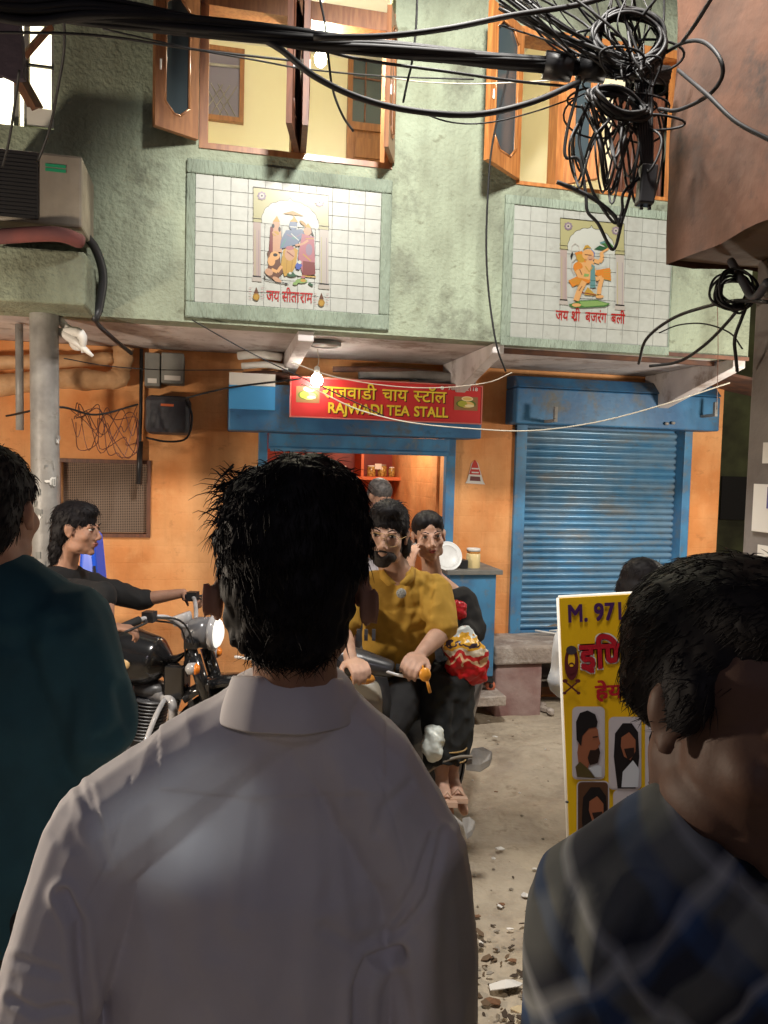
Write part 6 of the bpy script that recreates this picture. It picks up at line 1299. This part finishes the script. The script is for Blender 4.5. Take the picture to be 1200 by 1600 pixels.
# blue stacked chairs by the wall
def chair_stack(px, d_):
    c = P(px, 865, d_); o = empty('plastic_chair', (c.x, c.y, .0), 'stacked bright blue plastic chair backs standing by the orange wall', 'chair'); bm_ = mat('blue_plastic', (.015, .10, .72), .35)
    mb = MB(); vs = []; n = 10
    prof = [(.0, .42), (-.012, .6), (-.03, .8), (-.06, 1.0), (-.075, 1.16), (-.085, 1.24)]
    mb.prism([Vector((c.x - .045, c.y - .22, .85)), Vector((c.x + .08, c.y - .22, .85)), Vector((c.x + .065, c.y - .20, 1.05)), Vector((c.x + .035, c.y - .19, 1.31)), Vector((c.x + .02, c.y - .19, 1.335)), Vector((c.x - .015, c.y - .19, 1.335)), Vector((c.x - .035, c.y - .19, 1.31))], (0, .15, 0)); mb.build('backrest', bm_, o, bevel=.02)
    mb = MB(); mb.box((c.x - .2, c.y, .80), (.40, .42, .05)); mb.build('seat', bm_, o, bevel=.02)
    for dx in (-.38, -.02):
        for dy in (-.2, .2): mb = MB(); mb.tube([(c.x + dx, c.y + dy * .9, .78), (c.x + dx, c.y + dy, 0)], .018, 6); mb.build('leg', bm_, o)
    mb = MB(); mb.box((c.x + .055, c.y - .205, 1.08), (.010, .012, .16), Matrix.Rotation(R(-6), 3, 'Y')); mb.build('slot', M['black'], o)
chair_stack(156, 4.25)

# ================================================================== THE SCOOTER
S_ = Fr((.02, 3.28, 0), (-.52, -.85, 0))
SC = empty('scooter', S_.o, 'dark scooter with beige front panel carrying the couple, facing the camera', 'scooter')
wheel(SC, S_, .62, .22, .22, .045, nsp=0); wheel(SC, S_, -.60, .22, .22, .05, nsp=0)
dark = mat('scooter_grey', (.045, .046, .05), .3, coat=.4); bge = mat('scooter_beige', (.36, .33, .26), .4, c2=(.32, .29, .23), sc1=5, coat=.3)
# front apron
mb = MB(); sec = []
for z, x, w_ in ((.30, .47, .13), (.42, .50, .18), (.56, .50, .205), (.70, .47, .215), (.82, .42, .20), (.90, .38, .15)):
    sec.append([S_(x - .05 * (abs(t) ** 2) * 2, t * w_, z) for t in (-1, -.8, -.5, -.18, 0, .18, .5, .8, 1)])
n = 9; vs = [p for r_ in sec for p in r_]; fs = [(i * n + j, i * n + j + 1, (i + 1) * n + j + 1, (i + 1) * n + j) for i in range(5) for j in range(8)]; mb.add(vs, fs, 0, True)
o = mb.build('front_panel', bge, SC); q = o.modifiers.new('s', 'SOLIDIFY'); q.thickness = .02; q = o.modifiers.new('b', 'SUBSURF'); q.levels = q.render_levels = 2
mb = MB(); vs = [p - S_.x * .05 for p in vs]; mb.add(vs, fs, 0, True); o = mb.build('leg_shield', M['blackp'], SC); q = o.modifiers.new('s', 'SOLIDIFY'); q.thickness = .03
mb = MB(); mb.tube([S_(.50, 0, .60), S_(.515, 0, .75), S_(.47, 0, .86)], [.03, .045, .04], 10, flat=(S_.y, 1.6)); mb.build('front_crest', dark, SC)
mb = MB(); mb.tube([S_(.62, 0, .22), S_(.55, 0, .42), S_(.42, 0, .86)], .03, 10); mb.build('steering_column', M['blackp'], SC)
mb = MB(); mb.tube([S_(.42, -.10, .5), S_(.44, 0, .46), S_(.42, .10, .5)], .02, 6)
fpts = [(math.cos(R(20 + 140 * i / 10)) * .25, math.sin(R(20 + 140 * i / 10)) * .25) for i in range(11)]; mb = MB(); vs = []
for (x, z) in fpts:
    for sy, dz in ((-1, -.04), (-.8, 0), (0, .02), (.8, 0), (1, -.04)): vs.append(S_(.62 + x * (1 + dz), sy * .07, .22 + z * (1 + dz)))
mb.add(vs, [(i * 5 + j, i * 5 + j + 1, (i + 1) * 5 + j + 1, (i + 1) * 5 + j) for i in range(10) for j in range(4)], 0, True); o = mb.build('front_mudguard', bge, SC); q = o.modifiers.new('s', 'SOLIDIFY'); q.thickness = .006
# headset turned a little, grips, levers
H = Fr(S_(.40, 0, 0), (-.30, -.95, 0))
mb = MB(); mb.tube([H(.02, -.26, .965), H(.04, -.14, .985), H(.075, 0, .99), H(.04, .14, .985), H(.02, .26, .965)], [.035, .055, .085, .055, .035], 18, flat=(Z_, .9)); mb.ell(H(.05, 0, 1.0), (.10, .12, .06), H.M); remesh(mb, 'headset', dark, SC, .01, 6)
mb = MB(); mb.lathe(H(.12, 0, .98), [(.06, 0), (.066, .01), (.055, .03), (.02, .038)], H.x, 22); mb.build('headlamp', M['glass'], SC)
for sy in (-1, 1):
    mb = MB(); mb.tube([H(.0, sy * .26, .965), H(-.03, sy * .38, .955)], .019, 12); mb.build('grip', M['rubber'], SC)
    mb = MB(); mb.tube(spline([H(.05, sy * .23, .965), H(.07, sy * .30, .96), H(.03, sy * .40, .95)], 4), .006, 6); mb.build('brake_lever', M['steel'], SC)
    mb = MB(); q = H(.09, sy * .16, .94); mb.ell(q, (.03, .05, .022), H.M, 12); mb.build('indicator', flat('amber_lens', (206, 140, 60), .3), SC)
mb = MB(); mb.prism([S_(.42, -.17, .27), S_(.42, .17, .27), S_(-.05, .18, .27), S_(-.05, -.18, .27)], (0, 0, .05)); mb.build('floorboard', M['blackp'], SC)
mb = MB(); mb.tube([S_(.0, 0, .52), S_(-.2, 0, .56), S_(-.5, 0, .58), S_(-.85, 0, .64)], [.15, .20, .21, .10], 18, flat=(Z_, .9)); remesh(mb, 'rear_body', dark, SC, .016, 6)
mb = MB(); mb.tube([S_(.02, 0, .77), S_(-.25, 0, .79), S_(-.5, 0, .80), S_(-.80, 0, .82)], [.10, .15, .15, .10], 16, flat=(Z_, .4)); remesh(mb, 'seat', M['blackp'], SC, .014, 5)
# stalk and mirror of a hidden vehicle, made up as low scooter parts
fa = P(660, 1212, 3.05); mb = MB(); mb.tube(spline([fa, P(690, 1192, 3.0), P(716, 1183, 3.0), P(738, 1182, 3.0)], 5), .006, 8); mb.build('mirror_stalk', M['beige'], SC)
mb = MB(); mb.prism([P(727, 1205, 3.0), P(738, 1180, 3.02), P(755, 1178, 3.02), P(770, 1186, 3.02), P(766, 1198, 3.0), P(750, 1208, 2.99)], (0, .006, .03)); mb.build('rear_mirror', M['galv'], SC, bevel=.006)
mb = MB(); mb.prism([P(722, 1288, 2.8), P(733, 1285, 2.83), P(743, 1293, 2.83), P(738, 1306, 2.79), P(729, 1313, 2.77)], (0, .01, .02)); mb.tube([P(700, 1270, 2.85), P(730, 1296, 2.82)], .009, 6); mb.build('stand_plate', M['galv'], SC, bevel=.004)
mb = MB(); g = random.Random(4); q = P(676, 1160, 3.0)
mb.ell(q, (.045, .05, .075)); o = remesh(mb, 'plastic_bag', mat('white_plastic_bag', (.72, .78, .74), .3), None, .006, 1, lambda c, n: n * (.018 * noise.noise(c * 22) + .004 * noise.noise(c * 70)), origin=q, label='white plastic bag wedged beside the scooter footboard', cat='bag')

# ---- rider in the mustard shirt
YM = empty('person', S_(-.15, 0, .8), 'bearded man in a mustard polo shirt and glasses sitting on the scooter', 'person')
hc = P(604, 835, 3.02); B = basis((-.12, -1, -.10), (.08, 0, 1)); mb = MB(); head_prims(mb, hc, B, 1.03, P(622, 905, 3.10), .060)
nk = P(624, 903, 3.10); pe = P(618, 1070, 3.36); ch = P(628, 958, 3.12); sw = P(553, 925, 3.10); se = P(678, 925, 3.08)
wE = P(657, 1022, 2.86); eE = P(692, 985, 2.98); wW = P(548, 1030, 2.80); eW = P(533, 985, 3.0)
torso(mb, pe, ch, nk, sw, se, (-.15, -1, 0), .84, 0, .01); arm(mb, se, eE, wE, .94); arm(mb, sw, eW, wW, .94)
hand(mb, wE, P(640, 1040, 2.74) - wE, (.15, -.5, 1), 1.05, .8, -1); hand(mb, wW, P(560, 1040, 2.72) - wW, (.1, -.5, 1), 1.05, .8)
k1, k2 = S_(.30, -.17, .66), S_(.30, .17, .66); a1_, a2_ = S_(.22, -.14, .38), S_(.22, .14, .38)
leg(mb, S_(-.16, -.1, .86), k1, a1_); leg(mb, S_(-.16, .1, .86), k2, a2_); foot(mb, a1_ + Vector((0, 0, .02)), S_.x); foot(mb, a2_ + Vector((0, 0, .02)), S_.x)
remesh(mb, 'body', skinC, YM, .0055, 3); face_parts(YM, hc, B, 1.03, lips=False)
mus = cloth('mustard_jersey', (.46, .27, .035), (.38, .215, .025), weave=900)
s = MB(); torso(s, pe, ch, nk - Z_ * .015, sw, se, (-.15, -1, 0), .87, .018, .01); arm(s, se, eE, wE, .95, .020, .85); arm(s, sw, eW, wW, .95, .020, .85)
YS = remesh(s, 'polo_shirt', mus, YM, .006, 3, creases([([(650, 900), (655, 950), (640, 1000)], 5, .010), ([(672, 905), (668, 960), (655, 985)], 5, .010), ([(600, 1000), (640, 990), (665, 975)], 5, .008), ([(592, 960), (610, 1010), (640, 1025)], 6, .008), ([(634, 905), (630, 945)], 4, .006)], amp=.005, sc_=10))
mb = MB()
for sd in (-1, 1):
    a = P(622, 893, 2.99); cpt = [P(622 + sd * 22, 884, 3.06), P(622 + sd * 21, 892, 3.02), P(622 + sd * 12, 902, 2.985), P(622 + sd * 2, 912, 2.975), P(622 + sd * 15, 916, 2.985), P(622 + sd * 27, 904, 3.02), P(622 + sd * 28, 890, 3.06)]
    mb.add(cpt, [(0, 1, 5, 6), (1, 2, 4, 5), (2, 3, 4)], 0, True)
o = mb.build('collar', mus, YS); q = o.modifiers.new('s', 'SOLIDIFY'); q.thickness = .006
q = P(627, 927, 2.955); mb = MB(); mb.ell(q, (.020, .006, .020), None, 14); mb.build('chest_badge', mat('badge_cloth', (.16, .17, .16), .7, c2=(.4, .4, .38), sc1=160), YS)
for x in (560, 572, 584): mb = MB(); mb.box(P(x, 992, 2.93), (.014, .006, .045)); mb.build('print_bar', M['darkbox'], YS)
s = MB(); leg(s, S_(-.16, -.1, .86), k1, a1_, 1, .016); leg(s, S_(-.16, .1, .86), k2, a2_, 1, .016); s.tube([pe + Z_ * .06, pe - Z_ * .12], [.16, .16], 16, flat=(Y_, .75)); remesh(s, 'trousers', cloth('black_denim', (.02, .02, .022)), YM, .008, 3, creases([], amp=.005, sc_=10))
hair_cap(YM, hc, B, 1.03, [((0, -.022, .050), (.081, .102, .084)), ((0, .030, .094), (.060, .054, .038)), ((0, -.06, -.01), (.080, .058, .09)), ((-.062, -.045, -.05), (.034, .042, .055)), ((.062, -.045, -.05), (.034, .042, .055)), ((-.070, .0, .03), (.012, .033, .045)), ((.070, .0, .03), (.012, .033, .045))], n=1600, length=.03, r=.0015, seed=12, comb=(0, -.7, -.6), lift=.12, voxel=.006)
bd_ = MB(); gB = lambda x, y, z: hc + B @ (Vector((x, y, z)) * 1.03)
for p, rd in (((0, .072, -.092), (.036, .027, .024)), ((0, .094, -.076), (.024, .010, .010)), ((-.016, .092, -.066), (.010, .009, .009)), ((.016, .092, -.066), (.010, .009, .009)), ((-.030, .070, -.070), (.020, .022, .022)), ((.030, .070, -.070), (.020, .022, .022)), ((-.036, .040, -.074), (.018, .036, .024)), ((.036, .040, -.074), (.018, .036, .024)), ((-.052, .01, -.05), (.014, .02, .03)), ((.052, .01, -.05), (.014, .02, .03)), ((0, .0965, -.0475), (.026, .006, .0045)), ((-.024, .088, -.060), (.007, .01, .014)), ((.024, .088, -.060), (.007, .01, .014))): bd_.ell(gB(*p), rd, B, 14)
remesh(bd_, 'beard', mat('beard_hair', (.022, .016, .014), .8), YM, .0045, 2, lambda c, n: n * (.0022 * noise.noise(c * 210)))
mb = MB(); gold_ = mat('gold_wire', (.5, .34, .14), .3, 1)
for k in (-1, 1):
    mb.tube([gB(k * .033 + math.cos(t) * .026, .105 - abs(k * .033 + math.cos(t) * .026) * .12, -.002 + math.sin(t) * .023) for t in [2 * math.pi * i / 22 for i in range(22)]], .0009, 6, closed=True); mb.tube([gB(k * .060, .098, .006), gB(k * .078, .04, .008), gB(k * .081, -.01, .004)], .0013, 5)
mb.tube([gB(-.03, .103, .021), gB(0, .108, .022), gB(.03, .103, .021)], .0012, 5); mb.tube([gB(-.009, .106, .004), gB(0, .110, .007), gB(.009, .106, .004)], .0012, 5)
mb.build('glasses', gold_, YM)
mb = MB(); q = P(664, 1054, 2.74); mb.ell(q, (.022, .012, .026)); mb.tube([q, P(660, 1040, 2.76)], .003, 5); mb.tube([P(667, 1062, 2.74), P(672, 1082, 2.75)], .006, 6); mb.build('key_fob', flat('amber_fob', (222, 150, 50), .35), label='amber key fob dangling under the scooter handle', cat='key fob')

# ---- woman behind him
WO = empty('person', S_(-.5, .1, .8), 'woman in black with tied back hair sitting sideways behind the rider', 'person')
hc = P(670, 838, 3.42); B = basis((.10, -1, -.06), (-.10, 0, 1)); mb = MB(); head_prims(mb, hc, B, .90, P(676, 905, 3.47), .048)
nk = P(678, 905, 3.47); ch = P(697, 960, 3.44); pe = P(690, 1060, 3.48); sw = P(636, 938, 3.46); se = P(722, 938, 3.44); eE = P(742, 985, 3.36); wE = P(706, 1004, 3.20); eW = P(625, 935, 3.28); wW = P(638, 897, 3.32)
torso(mb, pe, ch, nk, sw, se, (.1, -1, 0), .78); arm(mb, se, eE, wE, .82); arm(mb, sw, eW, wW, .78)
hand(mb, wE, (-.8, -.2, 0), (0, -.3, 1), .88, .6); hand(mb, wW, (.12, .05, 1), (-.8, -.6, 0), .88, .35, -1)
k1, k2 = P(688, 1078, 3.12), P(712, 1066, 3.16); a1_, a2_ = P(690, 1205, 3.05), P(706, 1200, 3.10)
for h_, kn, an in ((P(668, 1050, 3.42), k1, a1_), (P(704, 1046, 3.42), k2, a2_)): leg(mb, h_, kn, an, .8)
foot(mb, a1_, (.15, -1, -.25), .8); foot(mb, a2_, (.25, -1, -.25), .8)
remesh(mb, 'body', skinC, WO, .0048, 3); face_parts(WO, hc, B, .90, lipm=flat('lips_rose', (160, 74, 74), .4))
s = MB(); blk = cloth('black_kurta', (.008, .008, .009)); torso(s, pe, ch, nk - Z_ * .075, sw, se, (.1, -1, 0), .80, .015); arm(s, se, eE, wE, .85, .018, 1.7); arm(s, sw, eW, wW, .82, .018, .9); remesh(s, 'kurta', blk, WO, .0065, 3, creases([], amp=.005, sc_=11))
s = MB()
for h_, kn, an in ((P(668, 1050, 3.42), k1, a1_), (P(704, 1046, 3.42), k2, a2_)): seg(s, [h_, kn], [.088, .082]); s.tube([kn, kn * .5 + an * .5, an + Z_ * .03], [.08, .082, .072], 16)
TR = remesh(s, 'trousers', cloth('black_palazzo', (.011, .013, .014)), WO, .007, 3, creases([([(712, 1100), (706, 1190)], 5, .010), ([(690, 1100), (694, 1190)], 6, .010)], amp=.006, sc_=10))
for z_ in (0, .045): mb = MB(); q = (a1_ + a2_) / 2 + Z_ * (.052 + z_); mb.tube([q + Vector((math.cos(t) * .078, math.sin(t) * .072, 0)) for t in [2 * math.pi * i / 24 for i in range(24)]], .0035, 5, closed=True); mb.build('gold_hem', gold_, TR)
for an in (a1_, a2_):
    mb = MB(); q = an + Vector((.015, -.09, -.082)); mb.box(q, (.07, .19, .018), Matrix.Rotation(R(-14), 3, 'X')); mb.tube([q + Vector((-.035, -.02, .0)), q + Vector((0, -.025, .045)), q + Vector((.035, -.02, .0))], .005, 6); mb.build('sandal', flat('tan_sandal', (180, 150, 130), .5), WO)
hair_cap(WO, hc, B, .90, [((0, -.026, .046), (.082, .100, .084)), ((0, -.06, .0), (.074, .058, .07)), ((-.030, .016, .076), (.043, .064, .040)), ((.030, .016, .076), (.043, .064, .040)), ((0, -.12, .06), (.04, .04, .04))], n=500, length=.03, r=.0011, seed=15, comb=(0, -1, -.3), lift=.02, voxel=.006, rough=.002)
mb = MB(); q = P(714, 953, 3.25); mb.ell(q, (.045, .035, .045)); remesh(mb, 'red_bag', mat('red_plastic', (.55, .02, .03), .25), None, .005, 1, lambda c, n: n * (.016 * noise.noise(c * 30) + .007 * noise.noise(c * 70)), origin=q, label='crumpled red plastic bag on the woman\'s arm', cat='bag')
# printed carrier bag
q = P(728, 1028, 3.12); mb = MB(); mb.tube([P(716, 985, 3.15), P(722, 1005, 3.13), P(728, 1030, 3.12), P(735, 1052, 3.12), P(742, 1068, 3.13)], [.045, .075, .092, .085, .05], 18, flat=(Y_, .45))
cb = bpy.data.materials.new('printed_carrier'); cb.use_nodes = True; N_ = cb.node_tree.nodes; L_ = cb.node_tree.links; b_ = N_['Principled BSDF']; b_.inputs['Roughness'].default_value = .3
geo = N_.new('ShaderNodeNewGeometry'); sp = N_.new('ShaderNodeSeparateXYZ'); L_.new(geo.outputs['Position'], sp.inputs[0]); nz = N_.new('ShaderNodeTexNoise'); nz.inputs['Scale'].default_value = 16; L_.new(geo.outputs['Position'], nz.inputs[0])
m1 = N_.new('ShaderNodeMath'); m1.operation = 'MULTIPLY_ADD'; m1.inputs[1].default_value = .16; L_.new(nz.outputs['Fac'], m1.inputs[0]); L_.new(sp.outputs[2], m1.inputs[2]); mr = N_.new('ShaderNodeMapRange'); mr.inputs['From Min'].default_value = q.z - .04; mr.inputs['From Max'].default_value = q.z + .26; L_.new(m1.outputs[0], mr.inputs[0])
cr = N_.new('ShaderNodeValToRGB'); cr.color_ramp.interpolation = 'CONSTANT'; stops = [(0, (200, 30, 36)), (.36, (226, 190, 150)), (.42, (200, 40, 40)), (.50, (228, 214, 190)), (.56, (226, 170, 50)), (.62, (60, 50, 70)), (.66, (232, 180, 60)), (.74, (214, 224, 226)), (.86, (220, 110, 50))]
while len(cr.color_ramp.elements) < len(stops): cr.color_ramp.elements.new(.5)
for e_, (p_, c_) in zip(cr.color_ramp.elements, stops): e_.position = p_; e_.color = (*rgb(c_), 1)
L_.new(mr.outputs[0], cr.inputs[0]); L_.new(cr.outputs[0], b_.inputs['Base Color'])
remesh(mb, 'carrier_bag', cb, None, .006, 1, lambda c, n: n * (.014 * noise.noise(c * 24) + .006 * noise.noise(c * 60)), origin=q, label='red and cream printed carrier bag hanging beside the scooter', cat='bag')

# ================================================================== SHOPKEEPER AND THE MAN BEHIND THE BANNER
def stander(label, hc, fwd, skin, shirt, hairm, seed, bald=False, lean=0.0, bend=False):
    fw = Vector(fwd).normalized(); fl = Vector((fw.x, fw.y, 0)).normalized(); rt = fl.cross(Z_)
    gz = .17 if hc.y > 5 else 0
    o = empty('person', (hc.x, hc.y, gz), label, 'person'); B = basis(fw)
    nk = hc - Z_ * .175 - fl * (.03 + lean * .3); pe = Vector((hc.x, hc.y, gz)) + Z_ * (hc.z - gz) * .56 - fl * (.03 + lean); nk = (hc - fl * .16 - Z_ * .075) if bend else nk; ch = nk * .66 + pe * .34; l_, r_ = nk - rt * .18 - Z_ * .06, nk + rt * .18 - Z_ * .06
    mb = MB(); head_prims(mb, hc, B, 1.0, nk, .055); torso(mb, pe, ch, nk, l_, r_, fl, .92)
    for s_, a in ((-1, l_), (1, r_)):
        e_ = a - Z_ * .26 + rt * s_ * .05; w_ = e_ + fl * .2 - rt * s_ * .06 - Z_ * .04; arm(mb, a, e_, w_, .9); hand(mb, w_, fl - rt * s_ * .2, Z_, .95, .4, s_)
        h_ = pe + rt * s_ * .09; kk = Vector((h_.x, h_.y, gz + (pe.z - gz) * .52)) + fl * .02; an = Vector((h_.x, h_.y, gz + .09)); leg(mb, h_, kk, an, .95); foot(mb, an, fl)
    remesh(mb, 'body', skin, o, .007, 3); face_parts(o, hc, B)
    s = MB(); torso(s, pe, ch, nk - Z_ * .02, l_, r_, fl, .95, .016)
    for s_, a in ((-1, l_), (1, r_)): arm(s, a, a - Z_ * .26 + rt * s_ * .05, a, .95, .02, .9)
    remesh(s, 'shirt', shirt, o, .008, 3, creases([], amp=.006, sc_=8)); t = MB()
    for s_ in (-1, 1):
        h_ = pe + rt * s_ * .09; kk = Vector((h_.x, h_.y, gz + (pe.z - gz) * .52)) + fl * .02; leg(t, h_, kk, Vector((h_.x, h_.y, gz + .1)), .95, .016)
    t.tube([pe + Z_ * .08, pe - Z_ * .08], [.16, .15], 16, flat=(fl, .7)); remesh(t, 'trousers', M['blackp'], o, .01, 3)
    hair_cap(o, hc, B, 1.0, [((0, -.022, .050), (.081, .101, .083)), ((0, -.055, .0), (.076, .062, .068))] + ([((0, .025, .088), (.064, .064, .042))] if not bald else []), m=hairm, n=700, length=.012 if bald else .026, r=.001, seed=seed, comb=(0, -.6, -.8), lift=.1, voxel=.007, rough=.002)
    return o
stander('grey haired shopkeeper in a pale shirt looking down inside the tea stall', P(594, 778, 5.28), (.55, -.8, -.38), SK('skin_shop', (.42, .24, .16)), cloth('pale_shirt', (.42, .40, .44)), HAIRG, 31, True)
stander('dark haired man in a white shirt standing behind the yellow banner', P(1006, 928, 2.86), (.80, .50, -.40), skinB, cloth('white_kurta', (.62, .66, .72)), HAIR, 32, False, .08, True)
